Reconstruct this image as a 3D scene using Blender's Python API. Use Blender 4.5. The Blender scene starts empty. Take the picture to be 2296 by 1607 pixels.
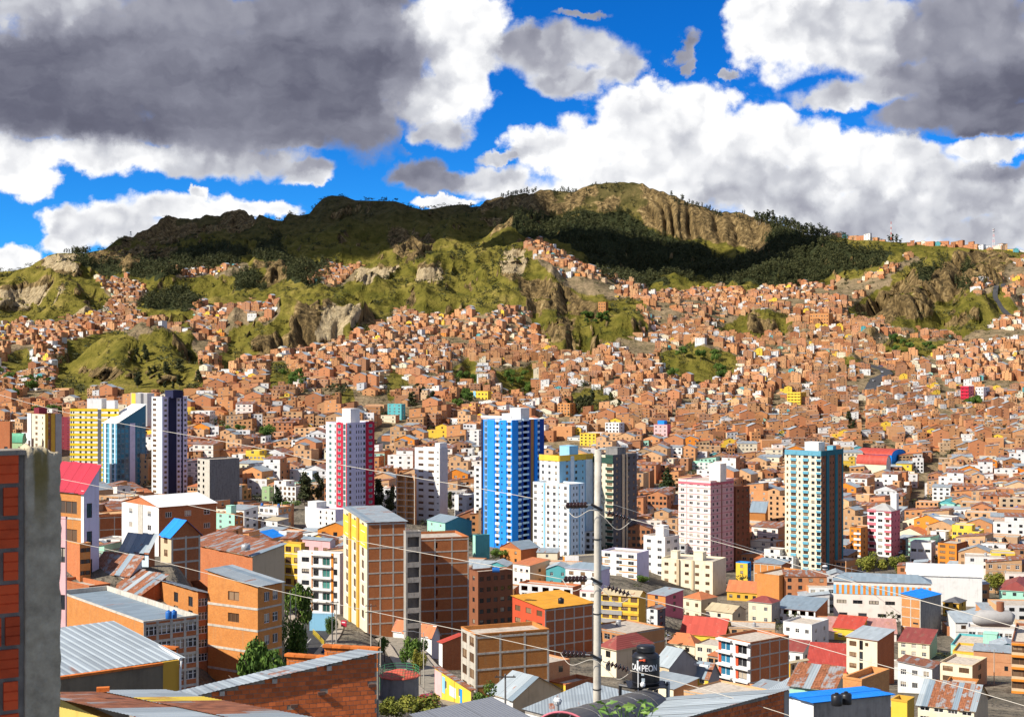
import bpy, math, random
import numpy as np
from mathutils import Vector, Matrix
C = bpy.context
SC = C.scene
COL = SC.collection
RND = random.Random(7)
rad = math.radians

# ------------------------------------------------------------------ camera
LENS = 50.0
cam_d = bpy.data.cameras.new('camera')
cam_d.lens = LENS; cam_d.sensor_width = 36.0
cam_d.clip_start = 0.3; cam_d.clip_end = 60000
cam_d.dof.use_dof = True; cam_d.dof.focus_distance = 500; cam_d.dof.aperture_fstop = 10.0
cam = bpy.data.objects.new('camera', cam_d); COL.objects.link(cam)
cam.location = (0, 0, 0); cam.rotation_euler = (rad(90), 0, 0)
SC.camera = cam
# plan scale: a plan unit is 1/2296 of the picture width; FP plan units = one focal length
FP = LENS / 36.0 * 2296; CU, CV = 1148.0, 803.5

# ------------------------------------------------------------------ sun, world
SUN_AZ, SUN_EL = rad(62), rad(40)      # azimuth: left of straight behind the camera
SUNV = Vector((-math.sin(SUN_AZ) * math.cos(SUN_EL), -math.cos(SUN_AZ) * math.cos(SUN_EL), math.sin(SUN_EL)))
sun_d = bpy.data.lights.new('sun', 'SUN'); sun_d.energy = 5.0; sun_d.angle = rad(0.5); sun_d.color = (1.0, 0.94, 0.84)
sun = bpy.data.objects.new('sun', sun_d); COL.objects.link(sun)
sun.rotation_euler = SUNV.to_track_quat('Z', 'Y').to_euler()
SC.view_settings.view_transform = 'Standard'; SC.view_settings.look = 'None'
SC.view_settings.exposure = 0.55; SC.view_settings.gamma = 1.0; SC.view_settings.use_curve_mapping = False
SC.cycles.max_bounces = 5; SC.cycles.diffuse_bounces = 3; SC.cycles.glossy_bounces = 2
SC.cycles.transparent_max_bounces = 8; SC.cycles.caustics_reflective = False; SC.cycles.caustics_refractive = False


class NG:
    """Small helper that writes node graphs as expressions."""
    def __init__(s, tree): s.t = tree; s.n = tree.nodes; s.l = tree.links
    def new(s, kind, **kw):
        n = s.n.new(kind)
        for k, v in kw.items(): setattr(n, k, v)
        return n
    def put(s, sock, v):
        if v is None: return
        if hasattr(v, 'links'): s.l.new(v, sock)
        else: sock.default_value = v
    def m(s, op, a, b=None, c=None, clamp=False):
        n = s.new('ShaderNodeMath', operation=op, use_clamp=clamp)
        for i, v in enumerate((a, b, c)): s.put(n.inputs[i], v)
        return n.outputs[0]
    def vm(s, op, a, b=None, scale=None):
        n = s.new('ShaderNodeVectorMath', operation=op)
        s.put(n.inputs[0], a); s.put(n.inputs[1], b)
        if scale is not None: s.put(n.inputs['Scale'], scale)
        return n.outputs['Value'] if op in ('LENGTH', 'DOT_PRODUCT', 'DISTANCE') else n.outputs[0]
    def noise(s, vec, scale, detail=3, rough=0.5, dist=0.0, out='Fac'):
        n = s.new('ShaderNodeTexNoise'); s.put(n.inputs['Vector'], vec)
        n.inputs['Scale'].default_value = scale; n.inputs['Detail'].default_value = detail
        n.inputs['Roughness'].default_value = rough; n.inputs['Distortion'].default_value = dist
        return n.outputs[out]
    def ss(s, v, a, b):
        n = s.new('ShaderNodeMapRange', interpolation_type='SMOOTHSTEP')
        s.put(n.inputs[0], v); n.inputs[1].default_value = a; n.inputs[2].default_value = b
        n.inputs[3].default_value = 0; n.inputs[4].default_value = 1
        return n.outputs[0]
    def mix(s, f, a, b, mode='MIX'):
        n = s.new('ShaderNodeMix', data_type='RGBA', blend_type=mode)
        s.put(n.inputs[0], f); s.put(n.inputs[6], a); s.put(n.inputs[7], b)
        return n.outputs[2]
    def comb(s, x, y, z):
        n = s.new('ShaderNodeCombineXYZ')
        for i, v in enumerate((x, y, z)): s.put(n.inputs[i], v)
        return n.outputs[0]
    def sep(s, v):
        n = s.new('ShaderNodeSeparateXYZ'); s.put(n.inputs[0], v); return n.outputs
    def ramp(s, f, stops):
        n = s.new('ShaderNodeValToRGB'); s.put(n.inputs[0], f)
        e = n.color_ramp.elements
        while len(e) < len(stops): e.new(0.5)
        for el, (p, c) in zip(e, stops): el.position = p; el.color = (*c, 1)
        return n.outputs[0]


# clouds: (centre u, v, half width, half height, brightness) in plan units; they become directions below
CLOUDS = [
 (250,150,560,150,.30),(640,190,330,150,.27),(120,270,330,60,.28),(840,110,150,170,.33),(60,0,230,75,.78),(420,30,300,60,.50),(700,30,220,60,.42),
 (500,290,300,60,.33),(800,270,110,70,.36),
 (1030,150,105,130,1.0),(1030,40,110,70,1.0),(960,215,130,75,.98),(1000,290,80,45,.75),(930,60,70,70,.9),
 (60,335,120,60,.98),(60,395,70,45,1.),(200,345,150,45,.9),(330,345,230,45,.88),(540,355,190,45,.72),(690,385,85,30,.60),(690,405,70,20,.85),
 (240,505,155,55,.93),(150,500,70,45,.97),(430,465,175,42,.97),(560,468,100,25,.9),(330,540,150,40,.85),(435,420,30,16,.95),(40,590,60,40,1.0),(140,550,60,40,.9),
 (1250,115,190,58,.68),(1170,90,80,40,.62),(1290,175,120,40,.72),(1390,150,70,45,.75),
 (940,385,75,30,.42),(1000,405,110,28,.55),(1110,400,110,40,.80),(1200,340,70,45,.95),(1010,452,80,16,1.0),(1160,430,110,30,.9),(1130,350,80,14,.75),
 (1480,300,180,120,1.0),(1465,222,85,55,1.0),(1340,320,130,70,1.0),(1250,345,90,60,1.0),(1580,250,90,60,1.0),(1700,320,160,80,1.0),(1800,340,110,55,1.0),(1940,345,130,60,1.0),(2000,360,120,50,.97),
 (2050,450,330,110,.85),(2250,520,220,60,.72),(1450,420,330,80,.98),(1690,420,190,55,.66),(1690,370,75,40,.72),(1560,375,70,25,.86),(1900,470,250,60,.76),(2200,450,160,60,.7),
 (1720,80,120,70,.97),(1850,70,200,110,.95),(2000,90,220,100,.80),(1700,20,90,60,.97),(2150,60,240,100,.55),(2180,180,220,110,.33),(2050,180,170,60,.45),(2240,270,170,50,.30),(1960,205,180,38,.72),(1880,225,95,32,.85),(2060,270,130,40,.48),
 (1750,425,230,80,.80),(2000,470,270,95,.78),(1620,395,200,90,.92),(1880,400,150,60,.88),(2230,335,170,28,.90),(2240,385,150,26,.42),(1540,112,26,44,.60),(1556,150,18,20,.60),(1320,42,62,10,.58),(1640,160,18,12,.58),
]


def make_world():
    w = bpy.data.worlds.new('World'); SC.world = w; w.use_nodes = True
    g = NG(w.node_tree); g.n.clear()
    sky = g.new('ShaderNodeTexSky', sky_type='NISHITA')
    sky.sun_disc = False; sky.sun_elevation = SUN_EL; sky.sun_rotation = math.pi + SUN_AZ
    sky.altitude = 3600; sky.air_density = 1.0; sky.dust_density = 0.15; sky.ozone_density = 3.0
    d = g.new('ShaderNodeTexCoord').outputs['Generated']
    x, y, z = g.sep(d)
    az = g.m('ARCTAN2', x, y); el = g.m('ARCSINE', z)
    k = FP / 100
    P = g.comb(g.m('MULTIPLY', az, k), g.m('MULTIPLY', el, k), 0.0)
    wn = g.vm('SUBTRACT', g.noise(P, 0.75, 6, 0.62, 0, 'Color'), (0.5, 0.5, 0.5))
    Pw = g.vm('MULTIPLY_ADD', wn, (1.7, 1.1, 0))
    Pw.node.inputs[2].default_value = (0, 0, 0)
    g.l.new(P, Pw.node.inputs[2])
    cover = -0.55; sw = 0.001; ssum = 0.0005
    for (u, v, rx, ry, s) in CLOUDS:
        t = (u - CU) / FP; a = math.atan(t); e = math.atan((CV - v) / FP * math.cos(a))
        dv = g.vm('MULTIPLY', g.vm('SUBTRACT', Pw, (a * k, e * k, 0)), (100 / (rx * 1.05), 100 / (ry * 1.05), 0))
        dd = g.m('SUBTRACT', 1.0, g.vm('LENGTH', dv))
        cover = g.m('SMOOTH_MAX', cover, dd, 0.12)
        wgt = g.m('POWER', g.m('MAXIMUM', g.m('ADD', dd, 0.22), 0.0), 2.0)
        if .45 < s < .86: wgt = g.m('MULTIPLY', wgt, 2.2)
        sw = g.m('ADD', sw, wgt); ssum = g.m('MULTIPLY_ADD', wgt, s, ssum)
    # the rest of the sky: the same broken cloud, where the picture does not look
    big = g.noise(P, 0.10, 3, 0.55)
    out = g.m('MAXIMUM', g.ss(g.m('ABSOLUTE', az), 0.37, 0.50), g.ss(el, 0.26, 0.38))
    gen = g.m('MULTIPLY', g.m('SUBTRACT', big, 0.43), 4.0)
    gen = g.m('SUBTRACT', gen, g.m('MULTIPLY', g.m('SUBTRACT', 1.0, out), 4.0))
    cover = g.m('MAXIMUM', cover, gen)
    gw = g.m('MULTIPLY', out, 1.0); sw = g.m('ADD', sw, gw)
    ssum = g.m('MULTIPLY_ADD', gw, 0.64, ssum)
    f1 = g.noise(P, 0.95, 9, 0.56); 
    off = g.vm('ADD', P, (-0.16, 0.16, 0)); f2 = g.noise(off, 0.95, 5, 0.5)
    vor = g.new('ShaderNodeTexVoronoi', feature='SMOOTH_F1'); pv = g.vm("MULTIPLY_ADD", wn, (0.5, 0.5, 0)); g.l.new(P, pv.node.inputs[2]); g.put(vor.inputs["Vector"], pv)
    vor.inputs['Scale'].default_value = 2.6; vor.inputs['Smoothness'].default_value = 0.35
    puff = g.m('SUBTRACT', 0.45, vor.outputs['Distance'])
    dens = g.m('ADD', g.m('MULTIPLY_ADD', g.m('SUBTRACT', f1, 0.5), 1.35, cover), g.m('MULTIPLY', puff, 0.16))
    shade = g.m('DIVIDE', ssum, sw)
    dk = g.m('SUBTRACT', 1.0, g.ss(shade, 0.30, 0.62))
    dens = g.m('MULTIPLY_ADD', dk, 0.28, dens)
    wid = g.m('MULTIPLY_ADD', shade, -0.40, 0.72)
    alpha = g.m('DIVIDE', g.m('ADD', dens, 0.03), wid, clamp=True)
    alpha = g.ss(alpha, 0.0, 1.0)
    b1 = g.noise(Pw, 0.55, 3, 0.5); b2 = g.noise(g.vm('ADD', Pw, (0.30, -0.34, 0)), 0.55, 3, 0.5)
    relief = g.m('ADD', g.m('MULTIPLY', g.m('SUBTRACT', f1, f2), 0.20), g.m('MULTIPLY', g.m('SUBTRACT', b2, b1), 0.95))
    dk = g.m('SUBTRACT', 1.0, g.ss(shade, 0.30, 0.62)); kn = g.m('MULTIPLY_ADD', dk, -0.75, 1.0)
    s2 = g.m('MULTIPLY_ADD', relief, kn, shade)
    s2 = g.m('MULTIPLY_ADD', g.m('SUBTRACT', g.noise(P, 0.30, 3, 0.5), 0.5), g.m('MULTIPLY', kn, 0.30), s2)
    soft = g.noise(g.vm('MULTIPLY', Pw, (0.42, 1.0, 1.0)), 0.55, 5, 0.6)
    s2 = g.m('MULTIPLY_ADD', g.m('SUBTRACT', soft, 0.45), g.m('MULTIPLY', dk, 0.75), s2)
    s2 = g.m('MULTIPLY_ADD', puff, g.m('MULTIPLY', kn, 0.16), s2)
    s2 = g.m('MULTIPLY_ADD', g.m('SUBTRACT', 1.0, g.ss(dens, 0.05, 0.6)), 0.13, s2, clamp=True)
    cc = g.ramp(s2, [(0.0, (.045, .046, .066)), (0.28, (.096, .099, .136)), (0.46, (.185, .19, .235)), (0.62, (.26, .265, .31)), (0.78, (.43, .44, .475)), (0.92, (.62, .625, .64)), (1.0, (.72, .72, .72))])
    STR = 0.1
    cc = g.mix(1.0, cc, (1 / STR, 1 / STR, 1 / STR, 1), 'MULTIPLY')
    tint = g.mix(g.ss(el, 0.04, 0.21), (0.13, 0.64, 1.10, 1), (0.030, 0.47, 1.00, 1))
    blue = g.mix(1.0, sky.outputs[0], tint, 'MULTIPLY')
    colr = g.mix(alpha, blue, cc)
    bg = g.new('ShaderNodeBackground'); g.put(bg.inputs[0], colr); bg.inputs[1].default_value = STR
    o = g.new('ShaderNodeOutputWorld'); g.l.new(bg.outputs[0], o.inputs[0])
    w.cycles.sampling_method = 'MANUAL'; w.cycles.sample_map_resolution = 512


make_world()

# ------------------------------------------------------------------ materials
MATS = {}


def mat_new(name):
    m = bpy.data.materials.new(name); m.use_nodes = True
    g = NG(m.node_tree); g.n.clear()
    b = g.new('ShaderNodeBsdfPrincipled'); o = g.new('ShaderNodeOutputMaterial'); g.l.new(b.outputs[0], o.inputs[0])
    return m, g, b


def fin(g, b, col, rough=0.85, bump=None, dist=0.02, strength=0.5, metal=0.0, spec=0.25):
    g.put(b.inputs['Base Color'], col); g.put(b.inputs['Roughness'], rough)
    b.inputs['Metallic'].default_value = metal; b.inputs['Specular IOR Level'].default_value = spec
    if bump is not None:
        n = g.new('ShaderNodeBump'); n.inputs['Strength'].default_value = strength; n.inputs['Distance'].default_value = dist
        g.put(n.inputs['Height'], bump); g.l.new(n.outputs[0], b.inputs['Normal'])


def c4(c): return (c[0], c[1], c[2], 1.0)


def vary(g, col, amt=0.3):
    """multiply by a random brightness of the object"""
    r = g.new('ShaderNodeObjectInfo').outputs['Random']
    f = g.m('MULTIPLY_ADD', r, amt, 1 - amt / 2)
    return g.vm('SCALE', col, None, f)


def objc(g): return g.new('ShaderNodeTexCoord').outputs['Object']


def plaster(name, c, dirt=0.25, rough=0.85):
    if name in MATS: return MATS[name]
    m, g, b = mat_new(name); p = objc(g)
    n1 = g.noise(p, 0.35, 5, 0.6)
    streak = g.noise(g.vm('MULTIPLY', p, (1.6, 1.6, 0.12)), 1.0, 4, 0.6)
    f = g.m('MULTIPLY', g.m('ADD', g.ss(n1, 0.48, 0.72), g.ss(streak, 0.52, 0.75)), dirt)
    col = g.mix(f, c4(c), c4((c[0] * .42, c[1] * .40, c[2] * .36)))
    fin(g, b, vary(g, col, 0.12), rough, g.noise(p, 6, 3), 0.03, 0.25)
    MATS[name] = m; return m


def brick(name, c1, c2, mortar=(0.30, 0.25, 0.20), bw=0.26, bh=0.17, tint=False):
    if name in MATS: return MATS[name]
    m, g, b = mat_new(name); p = objc(g); x, y, z = g.sep(p)
    q = g.comb(g.m('ADD', x, y), z, 0.0)
    t = g.new('ShaderNodeTexBrick'); g.put(t.inputs['Vector'], q)
    t.inputs['Scale'].default_value = 1.0; t.inputs['Brick Width'].default_value = bw; t.inputs['Row Height'].default_value = bh
    t.inputs['Mortar Size'].default_value = 0.012; t.inputs['Mortar Smooth'].default_value = 0.3
    t.inputs['Color1'].default_value = c4(c1); t.inputs['Color2'].default_value = c4(c2); t.inputs['Mortar'].default_value = c4(mortar)
    n = g.noise(p, 0.5, 5, 0.65); n2 = g.noise(g.vm('MULTIPLY', p, (2, 2, 0.2)), 1.0, 3, 0.5)
    col = g.mix(g.m('MULTIPLY', g.ss(n, 0.36, 0.80), 0.38), t.outputs[0], c4((c1[0] * .55, c1[1] * .5, c1[2] * .5)))
    col = g.mix(g.m('MULTIPLY', g.ss(n2, 0.55, 0.8), 0.35), col, c4((.42, .28, .15)))
    if tint:
        a = g.new('ShaderNodeAttribute', attribute_name='tint'); col = g.mix(1.0, col, a.outputs['Color'], 'MULTIPLY')
    fin(g, b, vary(g, col, 0.35), 0.9, t.outputs[1], 0.02, -0.4)
    MATS[name] = m; return m


def concrete(name, c, sc=1.0):
    if name in MATS: return MATS[name]
    m, g, b = mat_new(name); p = objc(g)
    n = g.noise(p, 0.9 * sc, 6, 0.65); n2 = g.noise(g.vm('MULTIPLY', p, (1.5, 1.5, .15)), sc, 4, .6)
    col = g.ramp(g.m('MULTIPLY_ADD', n2, 0.5, g.m('MULTIPLY', n, 0.5)), [(0.3, tuple(k * .5 for k in c)), (0.5, c), (0.7, tuple(k * 1.25 for k in c))])
    fin(g, b, vary(g, col, 0.15), 0.92, g.noise(p, 9 * sc, 5, .7), 0.02, 0.4)
    MATS[name] = m; return m


def tin(name, c, rust=(0.20, 0.075, 0.035), amt=0.5, wave=2.6, metal=0.35, axis=0, rough=0.45):
    """corrugated sheet; wave = ribs per metre along the local x (or y) axis"""
    if name in MATS: return MATS[name]
    m, g, b = mat_new(name); p = objc(g); s = g.sep(p)
    w = g.m('SINE', g.m('MULTIPLY', s[axis], wave * math.tau))
    sc = (0.55, 0.12, 1) if axis == 0 else (0.12, 0.55, 1)
    n = g.noise(g.vm('MULTIPLY', p, sc), 1.3, 6, 0.6)
    sheet = g.new('ShaderNodeTexWhiteNoise', noise_dimensions='2D')
    q = g.vm('MULTIPLY', p, ((1 / 0.9, 1 / 2.4, 0) if axis == 0 else (1 / 2.4, 1 / 0.9, 0)))
    g.put(sheet.inputs['Vector'], g.vm('FLOOR', q))
    f = g.m('ADD', g.m('MULTIPLY_ADD', sheet.outputs[0], 0.30, -0.15), n)
    lo = 0.78 - 0.5 * amt
    col = g.mix(g.ss(f, lo, lo + 0.12), c4(c), g.ramp(g.noise(p, 3, 4), [(0.3, tuple(k * .7 for k in rust)), (0.7, tuple(k * 1.7 for k in rust))]))
    r = g.m('MULTIPLY_ADD', sheet.outputs[0], 0.24, 0.88)
    col = g.vm('SCALE', col, None, r)
    fin(g, b, col, rough + .12, w, 0.03, 0.55, 0.0, 0.28)
    MATS[name] = m; return m


def plain(name, c, rough=0.6, metal=0.0, spec=0.4, rnd=0.0, nz=0.12):
    if name in MATS: return MATS[name]
    m, g, b = mat_new(name)
    n = g.noise(objc(g), 4, 3)
    col = g.vm('SCALE', c4(c)[:3], None, g.m('MULTIPLY_ADD', n, nz * 2, 1 - nz))
    if rnd: col = vary(g, col, rnd)
    fin(g, b, col, rough, None, metal=metal, spec=spec)
    MATS[name] = m; return m


def glass(name, c, curtain=None):
    """window pane: dark, shiny, with a paler curtain or blind in some of the objects"""
    if name in MATS: return MATS[name]
    m, g, b = mat_new(name)
    r = g.new('ShaderNodeObjectInfo').outputs['Random']
    col = g.vm('SCALE', c, None, g.m('MULTIPLY_ADD', r, 1.5, 0.35))
    if curtain:
        wn = g.new('ShaderNodeTexWhiteNoise', noise_dimensions='1D'); g.put(wn.inputs['W'], g.m('MULTIPLY', r, 91.7))
        z = g.sep(objc(g))[2]
        f = g.m('MULTIPLY', g.m('GREATER_THAN', wn.outputs[0], 0.55), g.m('GREATER_THAN', z, g.m('MULTIPLY', r, 0.6)))
        col = g.mix(f, col, c4(curtain))
    fin(g, b, col, 0.12, None, spec=0.6)
    MATS[name] = m; return m


def foliage(name, a, bcol, c):
    if name in MATS: return MATS[name]
    m, g, b = mat_new(name)
    geo = g.new('ShaderNodeNewGeometry'); r = geo.outputs['Random Per Island']
    o = g.new('ShaderNodeObjectInfo').outputs['Random']
    n = g.noise(geo.outputs['Position'], 0.25, 3)
    f = g.m('ADD', g.m('MULTIPLY', r, 0.5), g.m('ADD', g.m('MULTIPLY', o, 0.25), g.m('MULTIPLY_ADD', n, 0.8, -0.3)))
    fin(g, b, g.ramp(f, [(0.1, a), (0.5, bcol), (0.95, c)]), 0.7, None, spec=0.2)
    MATS[name] = m; return m


BR = brick('brick_orange', (0.60, 0.235, 0.055), (0.50, 0.18, 0.04), (.36, .22, .11))
BRM = brick('brick_warm_red', (0.56, 0.185, 0.055), (0.47, 0.14, 0.04), (.34, .20, .11))
BR2 = brick('brick_red', (0.52, 0.165, 0.058), (0.43, 0.125, 0.042), (.28, .17, .10))
BR3 = brick('brick_pale', (0.60, 0.27, 0.085), (0.52, 0.21, 0.065), (.40, .26, .14))
HM_ = (.42, .25, .12)
HB = [brick('hill_brick_a', (0.60, 0.285, 0.12), (0.55, 0.24, 0.095), HM_, tint=True), brick('hill_brick_b', (0.50, 0.20, 0.09), (0.44, 0.165, 0.07), HM_, tint=True),
      brick('hill_brick_c', (0.60, 0.37, 0.20), (0.56, 0.32, 0.155), HM_, tint=True)]
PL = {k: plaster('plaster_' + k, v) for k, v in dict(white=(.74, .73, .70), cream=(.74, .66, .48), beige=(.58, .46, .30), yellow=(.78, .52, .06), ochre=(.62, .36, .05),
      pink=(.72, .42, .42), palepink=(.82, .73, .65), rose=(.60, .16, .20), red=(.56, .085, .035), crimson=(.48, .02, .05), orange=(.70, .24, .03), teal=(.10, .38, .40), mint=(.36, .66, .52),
      sky=(.26, .54, .74), balcony=(.13, .36, .47), paleblue=(.60, .74, .84), lilac_shade=(.62, .58, .72), blue=(.02, .27, .82), maroon=(.22, .03, .045), navy=(.012, .06, .30), grey=(.36, .35, .34), palegrey=(.60, .60, .60), darkgrey=(.11, .11, .12),  # lilac tone: shade on white walls' right faces, put into the colour
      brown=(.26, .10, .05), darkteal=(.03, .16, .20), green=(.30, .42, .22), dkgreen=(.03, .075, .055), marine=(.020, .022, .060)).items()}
CON = concrete('concrete', (.34, .31, .27)); CONL = concrete('concrete_pale', (.50, .46, .39)); COND = concrete('concrete_dark', (.20, .195, .19))
TIN = tin('tin_grey', (.27, .31, .335), amt=0.3); TINB = tin('tin_blue_grey', (.20, .255, .30), amt=0.12); TINR = tin('tin_rusty', (.27, .275, .28), amt=0.85)
TINRED = tin('tin_red', (.42, .06, .038), rust=(.30, .07, .05), amt=0.35); TINBLUE = tin('tin_blue', (.01, .22, .72), amt=0.02); TINP = tin('tin_pale', (.33, .375, .40), amt=0.15)
TINMAR = tin('tin_maroon', (.24, .055, .045), rust=(.18, .07, .05), amt=0.4); TILE = tin('clay_tile', (.48, .16, .06), rust=(.30, .10, .05), amt=0.4, wave=3.5); TINGR = tin('tin_green', (.10, .34, .20), amt=0.1); TINBEI = tin('tin_beige', (.46, .38, .24), amt=0.3)
TINWH = tin('tin_white', (.78, .78, .75), amt=0.05)
ROOFC = concrete('roof_screed', (.46, .40, .33))
GL = glass('pane_dark', (.022, .026, .032)); GLC = glass('pane_curtain', (.035, .035, .04), (.42, .36, .28)); GLB = glass('pane_brown', (.10, .06, .035), (.30, .20, .12))
GLG = glass('pane_green', (.04, .14, .12)); GLBL = glass('pane_blue', (.02, .10, .17)); GLT = glass('pane_teal', (.012, .12, .19))
FRW = plain('frame_white', (.72, .72, .70)); FRD = plain('frame_dark', (.05, .045, .04)); FRB = plain('frame_brown', (.16, .08, .04)); FRA = plain('frame_metal', (.40, .41, .42), 0.4, 0.3)
STEEL = plain('steel_grey', (.36, .37, .38), 0.4, 0.6); WIRE = plain('wire', (.55, .50, .42), 0.5); BLACK = plain('black_plastic', (.012, .012, .014), 0.38, spec=0.5)
RUSTM = plain('rusty_steel', (.10, .05, .035), 0.8)
BARK = plain('bark', (.12, .085, .06), 0.9, rnd=0.3); BARKP = plain('pale_bark', (.30, .25, .19), 0.9, rnd=0.3)
LEAF = foliage('leaf_green', (.03, .065, .010), (.085, .155, .024), (.20, .26, .045)); LEAFD = foliage('leaf_dark', (.010, .020, .007), (.026, .044, .013), (.06, .08, .022))
LEAFY = foliage('leaf_yellow', (.06, .085, .012), (.18, .19, .028), (.32, .27, .05)); LEAFE = foliage('leaf_eucalyptus', (.016, .024, .008), (.042, .050, .016), (.10, .095, .03))
ASPH = concrete('asphalt', (.055, .055, .058)); PAVE = concrete('pavement', (.34, .29, .23)); PAINTW = plain('road_paint', (.6, .6, .56), 0.8)

# ------------------------------------------------------------------ noise
def _h(ix, iy, s):
    n = (ix.astype(np.int64) * 374761393 + iy.astype(np.int64) * 668265263 + s * 1442695041) & 0xFFFFFFFF
    n = ((n ^ (n >> 13)) * 1274126177) & 0xFFFFFFFF
    return ((n ^ (n >> 16)) & 0xFFFFFF) / float(0xFFFFFF)


def vnoise(x, y, s=0):
    ix = np.floor(x); iy = np.floor(y); fx = x - ix; fy = y - iy
    fx = fx * fx * fx * (fx * (fx * 6 - 15) + 10); fy = fy * fy * fy * (fy * (fy * 6 - 15) + 10)
    a = _h(ix, iy, s); b = _h(ix + 1, iy, s); c = _h(ix, iy + 1, s); d = _h(ix + 1, iy + 1, s)
    return a + (b - a) * fx + (c - a) * fy + (a - b - c + d) * fx * fy


def fbm(x, y, o=4, s=0, ridged=False):
    t = 0; a = 0.5; n = 0
    for i in range(o):
        v = vnoise(x, y, s + i * 17)
        if ridged: v = 1 - np.abs(v * 2 - 1)
        t = t + a * v; n += a; a *= 0.5; x = x * 2.03 + 5.1; y = y * 2.03 - 3.7
    return t / n


def inpoly(pts, u, v):
    r = np.zeros(np.shape(u), bool); n = len(pts)
    for i in range(n):
        x1, y1 = pts[i]; x2, y2 = pts[(i + 1) % n]
        if y1 == y2: continue
        c = ((y1 > v) != (y2 > v)) & (u < (x2 - x1) * (v - y1) / (y2 - y1) + x1)
        r ^= c
    return r


def sstep(x, a, b):
    t = np.clip((x - a) / (b - a), 0, 1); return t * t * (3 - 2 * t)


# ------------------------------------------------------------------ terrain: one sheet from the camera's hill over the valley to the far ridges
SKY_PTS = [(-900,640),(-300,620),(0,609),(34,606),(68,597),(82,587),(109,572),(130,567),(161,567),(191,567),(236,558),(260,539),(280,527),(294,530),(301,527),(321,517),(342,505),(362,490),(383,481),(400,486),(431,491),(451,486),(472,481),(492,482),(513,471),(537,468),(550,474),(560,483),(566,480),(572,490),(583,478),(595,485),(615,493),(634,495),(646,478),(670,483),(694,479),(707,461),(725,444),(742,438),(773,440),(797,449),(848,450),(886,451),(906,457),(915,462),(947,470),(975,467),(1002,461),(1030,457),(1050,457),(1055,464),(1074,462),(1091,449),(1122,442),(1146,437),(1173,433),(1197,433),(1211,425),(1235,425),(1248,428),(1289,429),(1310,418),(1337,411),(1378,408),(1412,408),(1440,410),(1457,420),(1491,430),(1513,438),(1547,454),(1588,467),(1615,474),(1663,476),(1690,484),(1717,491),(1786,515),(1806,525),(1861,529),(1922,537),(1983,540),(2051,545),(2106,549),(2178,554),(2263,559),(2296,563),(2600,585),(3300,600)]
SKU = np.array([p[0] for p in SKY_PTS], float); SKV = np.array([p[1] for p in SKY_PTS], float)


def Zv(v, Y): return (CV - v) / FP * Y


# columns: u -> (near: Y, z ...), (far: Y, v ...)
NEAR_L = [(4,-11),(30,-15),(60,-21),(110,-31),(186,-43),(300,-57),(500,-70),(780,-76)]
NEAR_M = [(4,-12),(30,-17),(60,-25),(120,-38),(200,-47),(250,-57),(308,-61),(500,-76),(630,-79),(800,-75)]
NEAR_C = [(4,-12),(30,-18),(60,-28),(120,-40),(200,-51),(300,-66),(450,-83),(626,-88),(800,-78)]
NEAR_R = [(4,-13),(30,-20),(60,-30),(120,-47),(200,-60),(300,-75),(425,-92),(630,-98),(760,-94)]
COLS = [
 (-900, NEAR_L, [(1050,920),(1250,840),(1500,770),(1800,730),(2100,680),(2500,640)]),
 (0, NEAR_L, [(1050,915),(1250,835),(1500,765),(1800,728),(2100,650),(2450,620)]),
 (250, NEAR_L, [(1050,905),(1250,835),(1500,752),(1800,705),(2100,655),(2500,600)]),
 (420, NEAR_L, [(1050,892),(1250,822),(1500,745),(1800,695),(2100,648),(2500,595),(2900,545)]),
 (600, NEAR_M, [(1050,880),(1250,812),(1500,748),(1800,695),(2100,635),(2500,578),(2900,530)]),
 (800, NEAR_M, [(1050,890),(1250,805),(1500,740),(1800,690),(2100,625),(2500,565),(2900,505)]),
 (1000, NEAR_C, [(1000,930),(1250,828),(1500,745),(1800,675),(2100,610),(2500,550),(2850,495)]),
 (1200, NEAR_C, [(950,1000),(1150,900),(1350,810),(1600,735),(1900,640),(2100,585),(2500,520),(2650,485)]),
 (1400, NEAR_C, [(950,1000),(1150,892),(1350,805),(1600,720),(1900,660),(2300,615),(2600,525)]),
 (1600, NEAR_R, [(1050,965),(1250,868),(1500,765),(1800,692),(2100,650),(2400,610),(2550,560)]),
 (1800, NEAR_R, [(900,1085),(1050,980),(1250,872),(1500,762),(1800,684),(2100,648),(2350,590)]),
 (2000, NEAR_R, [(900,1095),(1050,995),(1250,880),(1500,780),(1800,706),(2050,640)]),
 (2200, NEAR_R, [(900,1100),(1050,1000),(1250,885),(1500,785),(1800,706),(2000,640)]),
 (3300, NEAR_R, [(900,1110),(1050,1010),(1250,900),(1500,800),(1800,720),(2000,660)]),
]
UG = np.concatenate([np.arange(-900, -40, 26), np.arange(-40, 2340, 3.0), np.arange(2340, 3300, 26)])
YG = np.concatenate([np.geomspace(4, 600, 90), np.arange(606, 1000, 8), np.arange(1000, 2400, 6.5), np.arange(2400, 3500, 8), np.arange(3500, 5000, 120)])
NU, NY = len(UG), len(YG)
YS = np.interp(UG, [0, 130, 200, 383, 600, 742, 900, 1050, 1200, 1400, 1690, 1860, 2000, 2296], [2600, 2600, 2900, 3300, 3300, 3300, 3200, 3000, 2800, 2750, 2650, 2420, 2260, 2150])
WS = np.interp(UG, [0, 100, 200, 260, 300, 560, 620, 900, 1050, 1150, 1300, 1650, 1760, 1900, 2296], [300, 120, 300, 220, 150, 150, 420, 450, 200, 170, 130, 150, 250, 300, 250])
SV = np.interp(UG, SKU, SKV)


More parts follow.
